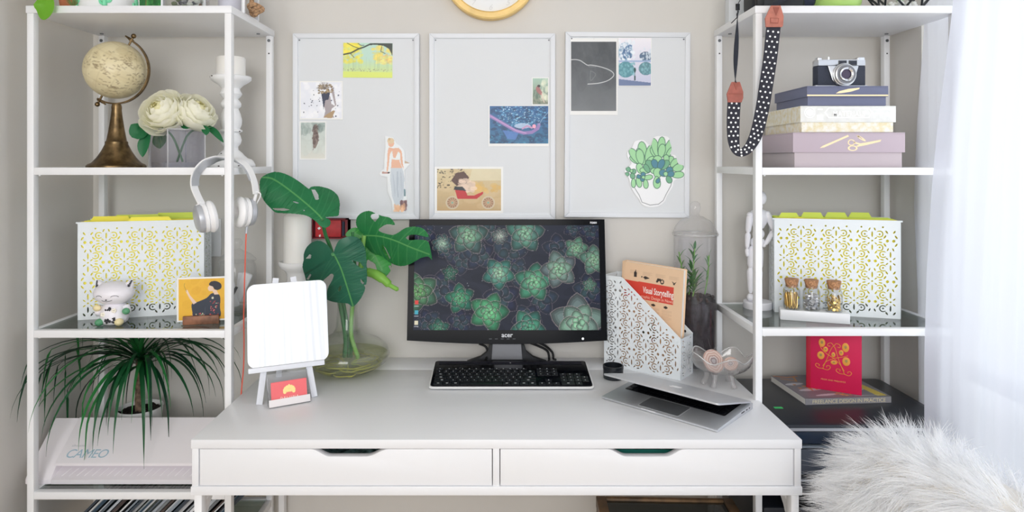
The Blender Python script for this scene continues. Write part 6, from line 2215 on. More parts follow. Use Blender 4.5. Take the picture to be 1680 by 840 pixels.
m = MB()
m.grid(bowl(0.0), 100, 18, True)
m.grid(bowl(0.0022), 100, 18, True)
m.build('bowl_glass', BG_, bw, 80)
rim = [bowl(0.001)(k / 120, 1.0) for k in range(120)]
MB().tube(rim, 0.0019, 8, closed=True).build('rim', glass('rim_glass', (244, 244, 244), 3.0, rough=0.02, haze=0.35, haze_col=(250, 250, 250)), bw, 80)
for a in (R(-60), R(60), R(180), R(-125)):
    c = Vector((0.040 * math.cos(a), 0.028 * math.sin(a), 0.0))
    MB().tube([c * 0.95 + Vector((0, 0, 0.034)), c + Vector((0, 0, 0.018)), c * 1.16 + Vector((0, 0, 0.007)), c * 1.22 + Vector((0, 0, 0.0005))], [0.008, 0.006, 0.0062, 0.0085], 14).build('foot', BG_, bw, 60)
AG = mat('agate_stone', (206, 178, 168), 0.35)
for k, (x, y, z, r, tiltx, yw, lb) in enumerate(((-0.020, 0.004, 0.062, 0.031, 62, 20, 'pinkish banded agate slice leaning inside the glass bowl'), (0.026, 0.006, 0.055, 0.019, 50, -30, 'small brown agate slice leaning at the right inside the glass bowl'))):
    cv = Canvas(70, 70, (214, 196, 188))
    for q, c in enumerate(((200, 160, 146), (224, 206, 198), (206, 168, 154), (222, 200, 190), (186, 150, 140), (216, 204, 200), (150, 132, 132), (186, 178, 180))):
        rad = 0.5 * (1 - q * 0.115)
        cv.poly([(0.5 + rad * (1 + 0.06 * math.sin(3 * t + k) + 0.04 * math.sin(7 * t)) * math.cos(t), 0.5 + rad * (1 + 0.06 * math.sin(3 * t + k) + 0.04 * math.sin(7 * t)) * math.sin(t)) for t in [2 * PI * i / 40 for i in range(40)]], c)
    cv.keep([(0.5 + 0.49 * math.cos(2 * PI * i / 48), 0.5 + 0.49 * math.sin(2 * PI * i / 48)) for i in range(48)])
    o = MB().prism([(r * math.cos(2 * PI * i / 40), r * math.sin(2 * PI * i / 40)) for i in range(40)], 0.0, 0.004, 'XZ').build('agate_slice', AG, None, loc=Vector((bx_ + x, by_ + y, DZ + z)))
    o.rotation_euler = (R(-(90 - tiltx)), 0, R(yw))
    link('banded_face', cv.mesh('banded_face', lambda u, v, r=r: ((u - 0.5) * 2 * r, -0.0003, (v - 0.5) * 2 * r), PRINT), o)
    tag(o, lb, 'stone', 'agate slices in the glass bowl')


# ------------------------------------------------------------ right shelf, second level: boxes and old camera
SB_ = FPX / 1.66


def bx_px(a):
    return (a - CX) / SB_


def bz_px(b):
    return CAMZ + (HY - b) / SB_


def b7(x, y):
    return bx_px(1240 + x / 4.2), bz_px(80 + y / 4.2)


Z2R = RZ2 - 0.0015


def lidded_box(name, label, xa, xb, zb, zl, zt, depth, inset, m_lid, m_base, group):
    t = thing(name, label, 'box', (xa, 1.66, zb), 0, group)
    w, h = xb - xa, zt - zb
    MB().box(inset, w - inset, 0.004, depth - 0.004, 0.0004, h - 0.004, 0.001).build('box_base', m_base, t)
    l = MB()
    l.box(0, w, 0, depth, h - 0.003, h, 0.0008)
    l.box(0, w, 0, 0.003, zl - zb, h - 0.003, 0.0006)
    l.box(0, w, depth - 0.003, depth, zl - zb, h - 0.003, 0.0006)
    l.box(0, 0.003, 0.003, depth - 0.003, zl - zb, h - 0.003, 0.0006)
    l.box(w - 0.003, w, 0.003, depth - 0.003, zl - zb, h - 0.003, 0.0006)
    return t, l.build('lid', m_lid, t)


MAUVE = mat('mauve_paper', (190, 175, 186), 0.55)
zp = bz_px(217.3)
bx1, lid1 = lidded_box('storage_box', 'mauve storage box with gold scissors, bottom of the stack on the right shelf', bx_px(1301), bx_px(1485), Z2R, bz_px(250), zp, 0.268, 0.0055, MAUVE, mat('mauve_base', (194, 182, 188), 0.55), 'stacked storage boxes')
FOIL = mat('bright_gold_foil', (255, 232, 186), 0.35, metal=0.6)
O1 = Vector((bx_px(1301), 1.66, Z2R))


def foil(polys, parent, O, name, m=FOIL):
    q = MB()
    for p in polys:
        q.prism([(b7(x, y)[0] - O.x, b7(x, y)[1] - O.z) for x, y in p], -0.0004, 0.0002, 'XZ')
    return q.build(name, m, parent)


foil([[(440, 684), (462, 668), (634, 594), (642, 604), (470, 680)]], lid1, O1, 'gold_pencil')


def ring_px(cx, cy, rx, ry, wd, rot=0.0, n=26):
    out = []
    for k in range(n):
        t0, t1 = 2 * PI * k / n, 2 * PI * (k + 1) / n

        def P(t, s):
            x, y = rx * s * math.cos(t), ry * s * math.sin(t)
            return (cx + x * math.cos(rot) - y * math.sin(rot), cy + x * math.sin(rot) + y * math.cos(rot))
        f = 1 - wd / min(rx, ry)
        out.append([P(t0, 1), P(t1, 1), P(t1, f), P(t0, f)])
    return out


foil(ring_px(658, 646, 25, 22, 6.5) + ring_px(667, 685, 34, 19, 6.5) + [[(676, 640), (720, 652), (790, 640), (864, 626), (858, 640), (760, 664), (700, 676), (692, 668), (712, 660), (680, 654)]], lid1, O1, 'gold_scissors')
foil(ring_px(726, 617, 36, 9, 4, R(32)) + ring_px(722, 614, 26, 5, 2.5, R(32)), lid1, O1, 'gold_paper_clip')

CREAM = mat('cream_gold_pattern_paper', (243, 241, 232), 0.5, noise=0.3, nscale=90, color2=(232, 220, 182))
CREAML = mat('silver_white_foil_paper', (236, 237, 234), 0.4, noise=0.05, nscale=50)
zc = bz_px(173.8)
bx2, lid2 = lidded_box('storage_box', 'cream and gold patterned storage box, middle of the stack on the right shelf', bx_px(1313.5), bx_px(1470), zp + 0.0004, bz_px(200.5), zc, 0.235, 0.0045, CREAML, CREAM, 'stacked storage boxes')
O2 = Vector((bx_px(1313.5), 1.66, zp + 0.0004))
MB().box(-0.0006, 0.0002, 0.001, 0.234, bz_px(200.5) - O2.z, zc - O2.z - 0.001).build('patterned_side', CREAM, lid2)
WFOIL = mat('white_foil', (253, 253, 252), 0.4)
hx = [(470, 440), (500, 404), (780, 404), (806, 440), (780, 478), (500, 478)]
hin = [(480, 440), (505, 411), (775, 411), (796, 440), (775, 471), (505, 471)]
foil([[hx[i], hx[(i + 1) % 6], hin[(i + 1) % 6], hin[i]] for i in range(6)] + ring_px(372, 440, 38, 38, 6), lid2, O2, 'label_outline', WFOIL)
foil([[(345, 430), (372, 414), (400, 430), (398, 450), (372, 466), (346, 450)]], lid2, O2, 'foil_emblem', WFOIL)
foil([[(425, 412), (462, 412), (462, 422), (425, 422)], [(420, 455), (465, 455), (465, 490), (420, 490)], [(812, 418), (940, 418), (940, 424), (812, 424)], [(812, 446), (900, 446), (900, 451), (812, 451)]], lid2, O2, 'foil_lines', WFOIL)
a0 = b7(640, 466)
link('lettering', text_mesh('MATERIALS', 0.0185, WFOIL, Matrix.Translation((a0[0] - O2.x, -0.0012, a0[1] - O2.z)) @ Matrix.Diagonal((0.88, 1, 1, 1)), 0.0001, align='CENTER', bold=0.0004), lid2)

NAVY = mat('slate_blue_paper', (106, 111, 138), 0.5)
zn = bz_px(141)
bx3, lid3 = lidded_box('storage_box', 'small slate blue storage box with a gold line, topmost of the right stack', bx_px(1324), bx_px(1457.5), zc + 0.0004, bz_px(158.5), zn, 0.195, 0.0035, NAVY, NAVY, 'stacked storage boxes')
O3 = Vector((bx_px(1324), 1.66, zc + 0.0004))
foil([[(353, 316), (912, 316), (912, 326), (353, 326)]], lid3, O3, 'gold_line')
foil([[(550, 308), (575, 292), (640, 276), (716, 268), (712, 278), (655, 296), (590, 306)]], lid3, O3, 'gold_pen')

c0 = Vector(((1371.5 - CX) * 1.70 / FPX, 1.685, zn + 0.0004))
oc = thing('vintage_camera', 'vintage silver and black film camera on top of the stacked boxes', 'camera', c0)
kc = 1.685 / FPX
LEATH = mat('black_leatherette', (44, 50, 66), 0.6, bump=0.5, bscale=600)
MB().prism([(-0.066, 0), (-0.060, -0.013), (0.060, -0.013), (0.066, 0), (0.060, 0.016), (-0.060, 0.016)], 0.002, 0.052, 'XY', bevel=0.0015).build('body', LEATH, oc)
MB().prism([(-0.064, 0.0), (-0.059, -0.0135), (0.060, -0.0135), (0.065, 0.0), (0.060, 0.0165), (-0.060, 0.0165)], 0.0525, 0.068, 'XY', bevel=0.0015).build('top_plate', SILVER, oc)
MB().box(-0.066, 0.066, -0.0125, 0.016, 0.0, 0.003, 0.001).build('bottom_plate', SILVER, oc)
fpp = MB().prism([(-0.037, 0.0515), (0.041, 0.0515), (0.030, 0.016), (0.018, 0.004), (-0.014, 0.004), (-0.026, 0.016)], -0.018, -0.012, 'XZ', bevel=0.001)
fpp.build('lens_plate', SILVER, oc)
for x0, x1, z0, z1, nm in ((-0.007, 0.011, 0.0545, 0.0645, 'viewfinder'), (0.019, 0.037, 0.0545, 0.0645, 'rangefinder_window')):
    MB().box(x0 - 0.0012, x1 + 0.0012, -0.0155, -0.0125, z0 - 0.001, z1 + 0.001, 0.0006).build(nm, mat('dark_bezel', (60, 62, 66), 0.4), oc)
    MB().box(x0 + 0.001, x1 - 0.001, -0.016, -0.0153, z0 + 0.001, z1 - 0.001).build(nm + '_glass', mat('dark_lens', (40, 44, 56), 0.08), oc)
MB().box(0.040, 0.058, -0.0145, 0.012, 0.066, 0.0735, 0.0015).build('shutter_housing', CHROME, oc)
MB().lathe([(0, 0), (0.0085, 0), (0.0085, 0.006), (0.0075, 0.007), (0, 0.007)], 24, Matrix.Translation((-0.053, 0, 0.0665))).build('rewind_knob', CHROME, oc)
MB().cyl((-0.027, 0, 0.067), (-0.027, 0, 0.0765), 0.0028, seg=14).build('shutter_button', CHROME, oc)
T = Matrix.Translation((0.002, -0.018, 0.0285)) @ Matrix.Rotation(R(90), 4, 'X')
MB().lathe([(0, 0), (0.0285, 0), (0.029, 0.002), (0.029, 0.006), (0.0265, 0.0075), (0.0265, 0.012), (0.024, 0.014), (0.0185, 0.0145), (0.0175, 0.012), (0.0, 0.012)], 44, T).build('lens_ring', SILVER, oc)
MB().lathe([(0.0115, 0.0122), (0.0178, 0.0122), (0.0178, 0.0165), (0.0165, 0.0175), (0.0125, 0.0150)], 40, T).build('inner_ring', CHROME, oc)
MB().lathe([(0, 0.0140), (0.006, 0.0138), (0.0125, 0.0125)], 32, T).build('lens_glass', mat('lens_purple', (72, 62, 84), 0.06), oc)
MB().lathe([(0.0185, 0.0147), (0.0235, 0.0143), (0.0235, 0.0150), (0.0185, 0.0153)], 40, T).build('aperture_scale', mat('scale_grey', (120, 122, 128), 0.4), oc)

# ------------------------------------------------------------ camera with dotted strap on top of the right unit
YS = 1.622


def s8(x, y, Y=YS):
    return W(1180 + x / 3.111, y / 3.111, Y)


ds = thing('strap_camera', 'black camera on the right unit top with a polka dot strap hanging down', 'camera', (0.72, 1.74, ZT))
D0 = Vector(ds.location)
MB().box(-0.07, 0.065, -0.06, 0.015, 0.0, 0.098, 0.012, None, 4).build('body', BLACK_MATT, ds)
MB().box(-0.03, 0.03, -0.055, 0.01, 0.09, 0.125, 0.012, None, 4).build('prism_hump', BLACK_MATT, ds)
MB().lathe([(0, 0), (0.036, 0), (0.037, 0.03), (0.034, 0.034), (0.037, 0.05), (0.040, 0.085), (0.036, 0.088), (0.030, 0.08), (0, 0.078)], 40, Matrix.Translation((0.06, -0.02, 0.0405)) @ Matrix.Rotation(R(90), 4, 'Y')).build('lens', mat('navy_lens', (38, 42, 66), 0.35), ds)
MB().box(-0.066, -0.045, -0.074, -0.055, 0.004, 0.07, 0.006).build('grip', RUBBER, ds)
LEA = mat('tan_leather', (190, 116, 98), 0.6, noise=0.12, nscale=60)
LEAD = mat('tan_leather_stitch', (150, 82, 68), 0.7)


def poly8(pts, name, m, y, t):
    P = [s8(x, yy, YS) - D0 for x, yy in pts]
    return MB().prism([(p.x, p.z) for p in P], y - D0.y, y - D0.y + t, 'XZ').build(name, m, ds)


e1 = poly8([(262, 30), (310, 30), (326, 85), (323, 131), (318, 139), (236, 139), (232, 95)], 'leather_end', LEA, YS - 0.0035, 0.004)
poly8([(270, 38), (305, 38), (287, 82)], 'leather_fold', LEAD, YS - 0.0042, 0.0007)
poly8([(256, 92), (301, 94), (297, 122), (258, 120)], 'leather_emblem', LEAD, YS - 0.0042, 0.0007)
poly8([(260, 96), (297, 97), (294, 118), (261, 116)], 'leather_emblem', LEA, YS - 0.0046, 0.0004)
e2 = poly8([(62, 419), (103, 419), (120, 470), (120, 500), (112, 523), (42, 523), (37, 480)], 'leather_end', mat('brown_leather', (168, 94, 80), 0.6, noise=0.12, nscale=60), YS - 0.0035, 0.004)
poly8([(70, 425), (98, 425), (83, 460)], 'leather_fold', LEAD, YS - 0.0042, 0.0007)
poly8([(45, 478), (115, 478), (114, 482), (45, 482)], 'stitching', LEAD, YS - 0.0042, 0.0007)
ctr = [(277, 134), (270, 200), (262, 280), (251, 360), (240, 430), (228, 510), (214, 585), (198, 655), (176, 715), (146, 760), (112, 779), (86, 766), (74, 722), (71, 660), (72, 590), (76, 520)]
wid = [72, 72, 71, 70, 70, 69, 68, 66, 60, 50, 42, 44, 58, 64, 66, 67]
cp = smooth_path([s8(x, y, YS + 0.0005) - D0 for x, y in ctr], 6)
wp = [p.x for p in smooth_path([(w / 3.111 * YS / FPX, 0, 0) for w in wid], 6)]
wdv = []
for i in range(len(cp)):
    t = (cp[min(i + 1, len(cp) - 1)] - cp[max(i - 1, 0)]).normalized()
    wdv.append(t.cross(Vector((0, 1, 0))))
DOTB = mat('charcoal_webbing', (44, 44, 54), 0.85, bump=0.3, bscale=900)
MB().band(cp, wp, 0.0018, wdv).build('dotted_band', DOTB, ds)
dots = MB()
acc, rowi = 0.0, 0
for i in range(1, len(cp)):
    acc += (cp[i] - cp[i - 1]).length
    if acc > 0.0096:
        acc = 0.0
        rowi += 1
        offs = (-0.36, 0.0, 0.36) if rowi % 2 else (-0.18, 0.18)
        for o_ in offs:
            c = cp[i] + wdv[i].normalized() * wp[i] * o_
            dots.prism([(c.x + 0.0025 * math.cos(2 * PI * k / 10), c.z + 0.0025 * math.sin(2 * PI * k / 10)) for k in range(10)], c.y - 0.0013, c.y - 0.0008, 'XZ')
dm = dots.build('polka_dots', PAPER, ds)
dm['kind'] = 'stuff'
WEB = mat('black_webbing', (30, 33, 44), 0.8)
w_ = [s8(94, 62, 1.632), s8(93, 95, YS), s8(90, 180, YS), s8(86, 260, YS), s8(83, 330, YS), s8(82, 400, YS), s8(83, 424, YS)]
wl = smooth_path([p - D0 for p in w_], 6)
wdl = [Vector((math.cos(0.9 + 0.65 * math.cos(6.3 * i / len(wl))), math.sin(0.9 + 0.65 * math.cos(6.3 * i / len(wl))), 0)) for i in range(len(wl))]
MB().band(wl, 0.0125, 0.0014, wdl).build('webbing', WEB, ds)
MB().band(smooth_path([Vector((-0.072, -0.02, 0.06)), Vector((-0.085, -0.06, 0.05)), s8(96, 20, 1.632) - D0, s8(94, 64, 1.632) - D0], 6), 0.006, 0.0014, (0.3, 1, 0)).build('webbing', WEB, ds)
MB().tube([s8(95, 85, YS - 0.002) - D0, s8(62, 118, YS - 0.004) - D0], 0.0011, 6).build('strap_tail', WEB, ds)
MB().box(-0.005, 0.005, -0.002, 0.002, -0.008, 0.008, 0.001, Matrix.Translation(s8(94, 36, 1.630) - D0)).build('strap_buckle', BLACK, ds)
MB().band(smooth_path([s8(287, 34, YS) - D0, s8(287, 20, 1.628) - D0, Vector((0.02, -0.09, 0.03)), Vector((0.02, -0.062, 0.05))], 5), 0.012, 0.0014, (1, 0, 0)).build('webbing', WEB, ds)

# grey board, green planter and geometric terrarium on top
MB_ = MB().box(0, 0.06, 0, 0.03, 0, 0.26, 0.001).build('standing_canvas', mat('pale_grey_canvas', (216, 220, 224), 0.7), None, loc=(0.6435, 1.84, ZT))
tag(MB_, 'pale grey blank canvas standing behind the camera on the right unit top', 'canvas')
gp = thing('green_planter', 'lime green round planter on the right unit top', 'planter', ((1371 - CX) * 1.705 / FPX, 1.705, ZT))
MB().lathe([(0, 0), (0.044, 0), (0.053, 0.004), (0.059, 0.014), (0.066, 0.06), (0.068, 0.085), (0.065, 0.085), (0.062, 0.06), (0, 0.05)], 48).build('pot', mat('lime_ceramic', (170, 206, 116), 0.3), gp)
MB().lathe([(0, 0.066), (0.062, 0.066), (0.0625, 0.06), (0, 0.058)], 32).build('soil', mat('dark_soil', (46, 36, 32), 0.95), gp)
for k in range(14):
    a = k * 2.4
    link('leaf', leaf_mesh('leaf', smooth_path([Vector((0, 0, 0.062)), Vector((0.025 * math.cos(a), 0.025 * math.sin(a), 0.10)), Vector((0.055 * math.cos(a), 0.055 * math.sin(a), 0.13 + 0.004 * (k % 4)))], 4), 0.016, BRIGHT, (0, 0, 1), 0.4, 0.35, 0.05, 2), gp)
gt = thing('geometric_terrarium', 'black-edged geometric glass terrarium on the right unit top', 'terrarium', ((1477 - CX) * 1.725 / FPX, 1.725, ZT), R(12))
lo = [Vector((0.048 * math.cos(R(60 * k)), 0.048 * math.sin(R(60 * k)), 0.004)) for k in range(6)]
mi = [Vector((0.088 * math.cos(R(60 * k + 30)), 0.075 * math.sin(R(60 * k + 30)), 0.055)) for k in range(6)]
top = Vector((0, 0, 0.15))
ed = MB()
gl = MB()
for k in range(6):
    j = (k + 1) % 6
    for a, b in ((lo[k], lo[j]), (mi[k], mi[j]), (lo[k], mi[k]), (lo[j], mi[k]), (mi[k], top)):
        ed.tube([a, b], 0.0028, 6)
    for tri in ((lo[k], lo[j], mi[k]), (lo[j], mi[j], mi[k]), (mi[k], mi[j], top)):
        vs = [gl.bm.verts.new(v) for v in tri]
        gl.bm.faces.new(vs)
vs = [gl.bm.verts.new(v) for v in lo]
gl.bm.faces.new(vs)
ed.build('frame', BLACK_MATT, gt)
gl.build('glass_facet', GLASS_SOFT, gt, 5)
pb = MB()
rr = random.Random(8)
for _ in range(60):
    a, d = rr.uniform(0, 6.28), 0.036 * math.sqrt(rr.random())
    pb.ell((d * math.cos(a), d * math.sin(a), rr.uniform(0.012, 0.024)), (0.006, 0.006, 0.005), 8, 6)
pb.build('white_pebbles', PAPER, gt)['kind'] = 'stuff'
for k in range(8):
    a = k * 0.8
    link('leaf', leaf_mesh('leaf', smooth_path([Vector((0, 0, 0.02)), Vector((0.018 * math.cos(a), 0.018 * math.sin(a), 0.045)), Vector((0.034 * math.cos(a), 0.03 * math.sin(a), 0.055))], 4), 0.012, leaf_mat('pale_succulent', (206, 222, 200), 0.2, False), (0, 0, 1), 0.3, 0.4, 0.1, 2), gt)

# ------------------------------------------------------------ right shelf, third level
Z3R = RZ3 - 0.0015
yr = -math.atan2(0.085, 0.3016)
pr = Vector((0.768, 1.834, Z3R))
file_box(pr, yr, 'white perforated metal file box of yellow folders on the right shelf, behind the cork jars', 1)
folders(pr, yr, [(0.014, 0.05, 0.03, YELLOW, 0.006, 'frontmost yellow hanging folder in the right file box'), (0.036, 0.015, 0.055, LIME, 0.017, 'second lime hanging folder from the front in the right file box'),
                 (0.052, 0.075, 0.06, LIME, 0.018, 'third lime hanging folder from the front in the right file box'), (0.070, 0.14, 0.06, LIME, 0.018, 'fourth lime hanging folder from the front in the right file box'),
                 (0.090, 0.205, 0.06, LIME, 0.0175, 'lime hanging folder nearest the back of the right file box')], 'hanging folders in the right file box')

mq = thing('artist_mannequin', 'white jointed artist mannequin, hand on hip, beside the right file box', 'mannequin', ((1243 - CX) * 1.885 / FPX, 1.885, Z3R))
Q0 = Vector(mq.location)
MANW = mat('mannequin_white', (240, 240, 246), 0.5)


def c6(x, y, Y=1.885):
    return W(1180 + x / 3.818, 300 + y / 3.818, Y) - Q0


def limb(name, a, b, r0, r1, mid=1.15):
    a, b = Vector(a), Vector(b)
    n = 8
    rs_ = [(r0 + (r1 - r0) * k / n) * (1 + (mid - 1) * math.sin(PI * k / n)) for k in range(n + 1)]
    pts = [a.lerp(b, k / n) for k in range(n + 1)]
    rs_[0] *= 0.6
    rs_[-1] *= 0.6
    return MB().tube(pts, rs_, 16).build(name, MANW, mq, 60)


MB().lathe([(0, 0), (0.0385, 0), (0.039, 0.002), (0.039, 0.018), (0.0375, 0.020), (0, 0.020)], 40).build('base', MANW, mq)
MB().tube([Vector((0.004, 0.012, 0.019)), c6(232, 400, 1.90)], 0.0022, 8).build('support_rod', SILVER, mq)
MB().lathe([(0, -0.026), (0.014, -0.022), (0.0235, -0.005), (0.026, 0.012), (0.022, 0.027), (0.008, 0.033), (0, 0.034)], 24, Matrix.Translation(c6(248, 235)) @ Matrix.Diagonal((1, 0.7, 1, 1))).build('chest', MANW, mq, 60)
MB().ell(c6(246, 320), (0.017, 0.013, 0.016), 18, 12).build('waist', MANW, mq, 60)
MB().lathe([(0, -0.018), (0.012, -0.016), (0.0205, -0.004), (0.020, 0.008), (0.012, 0.015), (0, 0.016)], 24, Matrix.Translation(c6(240, 375)) @ Matrix.Diagonal((1, 0.75, 1, 1))).build('pelvis', MANW, mq, 60)
limb('neck', c6(256, 165), c6(260, 135), 0.0055, 0.0055)
MB().ell(c6(265, 95), (0.0135, 0.015, 0.0195), 20, 14).build('head', MANW, mq, 60)
for pts in (((192, 200), (180, 312), (174, 412), (176, 462)), ((302, 194), (343, 298), (288, 388), (268, 396))):
    A = [c6(x, y, 1.878) for x, y in pts]
    MB().ell(A[0], (0.0085, 0.0085, 0.0085), 14, 10).build('shoulder_joint', MANW, mq, 60)
    limb('upper_arm', A[0], A[1], 0.0085, 0.0068)
    limb('forearm', A[1], A[2], 0.0075, 0.0052)
    limb('hand', A[2], A[3], 0.0048, 0.0035, 1.4)
for pts in (((214, 395), (196, 532), (196, 690), (182, 728)), ((246, 395), (252, 540), (236, 700), (216, 735))):
    Yv = 1.882 if pts[0][0] == 214 else 1.894
    A = [c6(x, y, Yv) for x, y in pts]
    limb('thigh', A[0], A[1], 0.0125, 0.0088)
    limb('shin', A[1], A[2], 0.0098, 0.0062)
    ft_ = A[3] + Vector((0, -0.012, 0))
    ft_.z = 0.0265
    limb('foot', A[2] + Vector((0, 0, -0.006)), ft_, 0.0085, 0.0068, 1.2)

# three corked jars on a white block
ya = -math.atan2(0.052, 0.1564)
JB = Vector((0.7456, 1.743, Z3R))
jb = thing('display_block', 'long white block under three corked jars on the right shelf', 'block', JB, ya)
MB().box(0, 0.166, 0, 0.044, 0, 0.027, 0.0015).build('block', WHITE, jb)
MJ = Matrix.Translation(JB) @ Matrix.Rotation(ya, 4, 'Z')
JG = glass('jar_glass', (250, 250, 250), 1.0)
GOLDC = mat('gold_clip', (236, 202, 124), 0.25, metal=0.9)
SILC = mat('silver_clip', (222, 224, 228), 0.25, metal=0.75)


def corked(lx, label):
    p = MJ @ Vector((lx, 0.022, 0.0272))
    j = thing('corked_jar', label, 'jar', p, 0, 'corked jars on the white block')
    MB().lathe([(0, 0), (0.0195, 0), (0.0208, 0.002), (0.021, 0.006), (0.021, 0.050), (0.0185, 0.0555), (0.0168, 0.058), (0.0168, 0.064), (0.0152, 0.064), (0.0152, 0.0575), (0.0172, 0.054), (0.0198, 0.049), (0.0198, 0.006), (0.018, 0.0025), (0, 0.002)], 36).build('glass', JG, j, 60)
    MB().lathe([(0, 0.058), (0.0135, 0.058), (0.0150, 0.0642), (0.0178, 0.0785), (0.0172, 0.080), (0, 0.080)], 32).build('cork', CORK, j)
    return p


rr = random.Random(14)
p1 = corked(0.030, 'corked jar of gold paper clips, leftmost on the white block')
p2 = corked(0.078, 'corked jar of silver binder clips, middle of the white block')
p3 = corked(0.1315, 'corked jar of gold thumbtacks, rightmost on the white block')
# paper clips
cl = []
for s, hgt in ((0.0032, 0.033), (0.0022, 0.027)):
    cl += [Vector((-s, 0, 0)), Vector((-s, 0, hgt)), Vector((-s * 0.5, 0, hgt + 0.0025)), Vector((s * 0.5, 0, hgt + 0.0025)), Vector((s, 0, hgt)), Vector((s, 0, 0.001))]
clip_me = MB().tube(smooth_path(cl, 2), 0.0008, 6).mesh('paper_clip', GOLDC)
first = None
for k in range(24):
    a = k * 2.4
    d = 0.0035 + 0.0115 * math.sqrt(k / 24)
    o = link('paper_clip', clip_me) if first is None else first.copy()
    if first is None:
        first = o
        tag(o, 'gold paper clip standing inside the leftmost corked jar', 'paper clip', 'gold paper clips in the jar')
    else:
        col.objects.link(o)
    o.location = p1 + Vector((d * math.cos(a), d * math.sin(a), 0.0035 + rr.uniform(0, 0.006)))
    o.rotation_euler = (rr.uniform(-.14, .14), rr.uniform(-.14, .14), rr.uniform(0, 3))
# binder clips
bc = MB().prism([(-0.0035, -0.003), (0.0035, -0.003), (0.0012, 0.004), (-0.0012, 0.004)], -0.0045, 0.0045, 'XZ', bevel=0.0004)
bc.tube([(-0.002, -0.002, 0.004), (-0.003, 0, 0.009), (-0.002, 0.002, 0.004)], 0.0006, 6)
bc.tube([(0.002, -0.002, 0.004), (0.003, 0, 0.009), (0.002, 0.002, 0.004)], 0.0006, 6)
bc_me = bc.mesh('binder_clip', SILC)
first = None
for k in range(34):
    a = k * 2.4
    lv = k // 7
    d = 0.0125 if k % 7 else 0.003
    o = link('binder_clip', bc_me) if first is None else first.copy()
    if first is None:
        first = o
        tag(o, 'silver binder clip in the pile inside the middle corked jar', 'binder clip', 'silver binder clips in the jar')
    else:
        col.objects.link(o)
    o.location = p2 + Vector((d * math.cos(a), d * math.sin(a), 0.007 + lv * 0.0078))
    o.rotation_euler = (rr.uniform(-1.4, 1.4), rr.uniform(-1.4, 1.4), rr.uniform(0, 6))
# thumbtacks
tk = MB().lathe([(0, 0.0), (0.0042, 0.0), (0.0046, 0.0006), (0.0036, 0.0016), (0, 0.002)], 18)
tk.cyl((0, 0, 0.0), (0, 0, -0.006), 0.0005, 0.0001, 6)
tk_me = tk.mesh('thumbtack', GOLDC)
first = None
for k in range(44):
    a = k * 2.4
    lv = k // 8
    d = 0.0138 if k % 8 > 1 else 0.005
    o = link('thumbtack', tk_me) if first is None else first.copy()
    if first is None:
        first = o
        tag(o, 'gold thumbtack in the pile inside the rightmost corked jar', 'thumbtack', 'gold thumbtacks in the jar')
    else:
        col.objects.link(o)
    o.location = p3 + Vector((d * math.cos(a), d * math.sin(a), 0.0065 + lv * 0.0062))
    n_ = Vector((math.cos(a), math.sin(a), rr.uniform(-0.4, 0.9)))
    o.rotation_euler = n_.to_track_quat('Z', 'Y').to_euler()

# ------------------------------------------------------------ right shelf, fourth level: printer and books
PZ = RZ4 + 0.0005
PT = 0.714
prn = thing('printer', 'large black printer with a flat scanner lid on the right shelf', 'printer', (0.692, 1.603, PZ))
PRB = mat('printer_black', (40, 45, 54), 0.35)
PRM = mat('printer_matt_black', (24, 28, 36), 0.5)
ph = PT - PZ
MB().box(0.002, 0.43, 0.022, 0.335, 0.0, ph - 0.022, 0.006).build('body', PRM, prn)
MB().prism(rrect(0.436, 0.345, 0.02, 6, 0.216, 0.1735), ph - 0.018, ph, 'XY', bevel=0.003).build('scanner_lid', PRB, prn)
MB().prism([(0.018, 0.0), (0.414, 0.0), (0.414, 0.003), (0.018, 0.003)], ph - 0.0145, ph - 0.0075, 'XY').build('silver_trim', SILVER, prn)
MB().box(0.004, 0.428, 0.012, 0.03, ph - 0.052, ph - 0.020, 0.003).build('control_panel', mat('printer_panel', (20, 40, 62), 0.2), prn)
MB().box(0.004, 0.428, 0.008, 0.024, ph - 0.060, ph - 0.055, 0.001).build('silver_line', mat('grey_line', (120, 130, 140), 0.4), prn)
MB().box(0.004, 0.428, 0.010, 0.024, 0.045, ph - 0.063, 0.002).build('front_door', mat('printer_door', (70, 78, 90), 0.4), prn)
MB().box(0.010, 0.422, -0.004, 0.024, 0.006, 0.040, 0.003).build('paper_tray', PRB, prn)
MB().box(0.012, 0.420, -0.0048, -0.0035, 0.036, 0.0395).build('tray_edge', mat('pale_tray_edge', (176, 182, 190), 0.4), prn)
MB().box(0.035, 0.039, 0.0092, 0.012, 0.048, ph - 0.07).build('door_seam', BLACK, prn)
stk = MB().box(-0.011, 0.011, -0.0055, 0.0055, 0, 0.0006, 0.0, Matrix.Translation((0.729 - 0.692, 1.716 - 1.603, ph)))
stk.build('green_sticker', mat('green_sticker', (72, 206, 116), 0.5), prn)
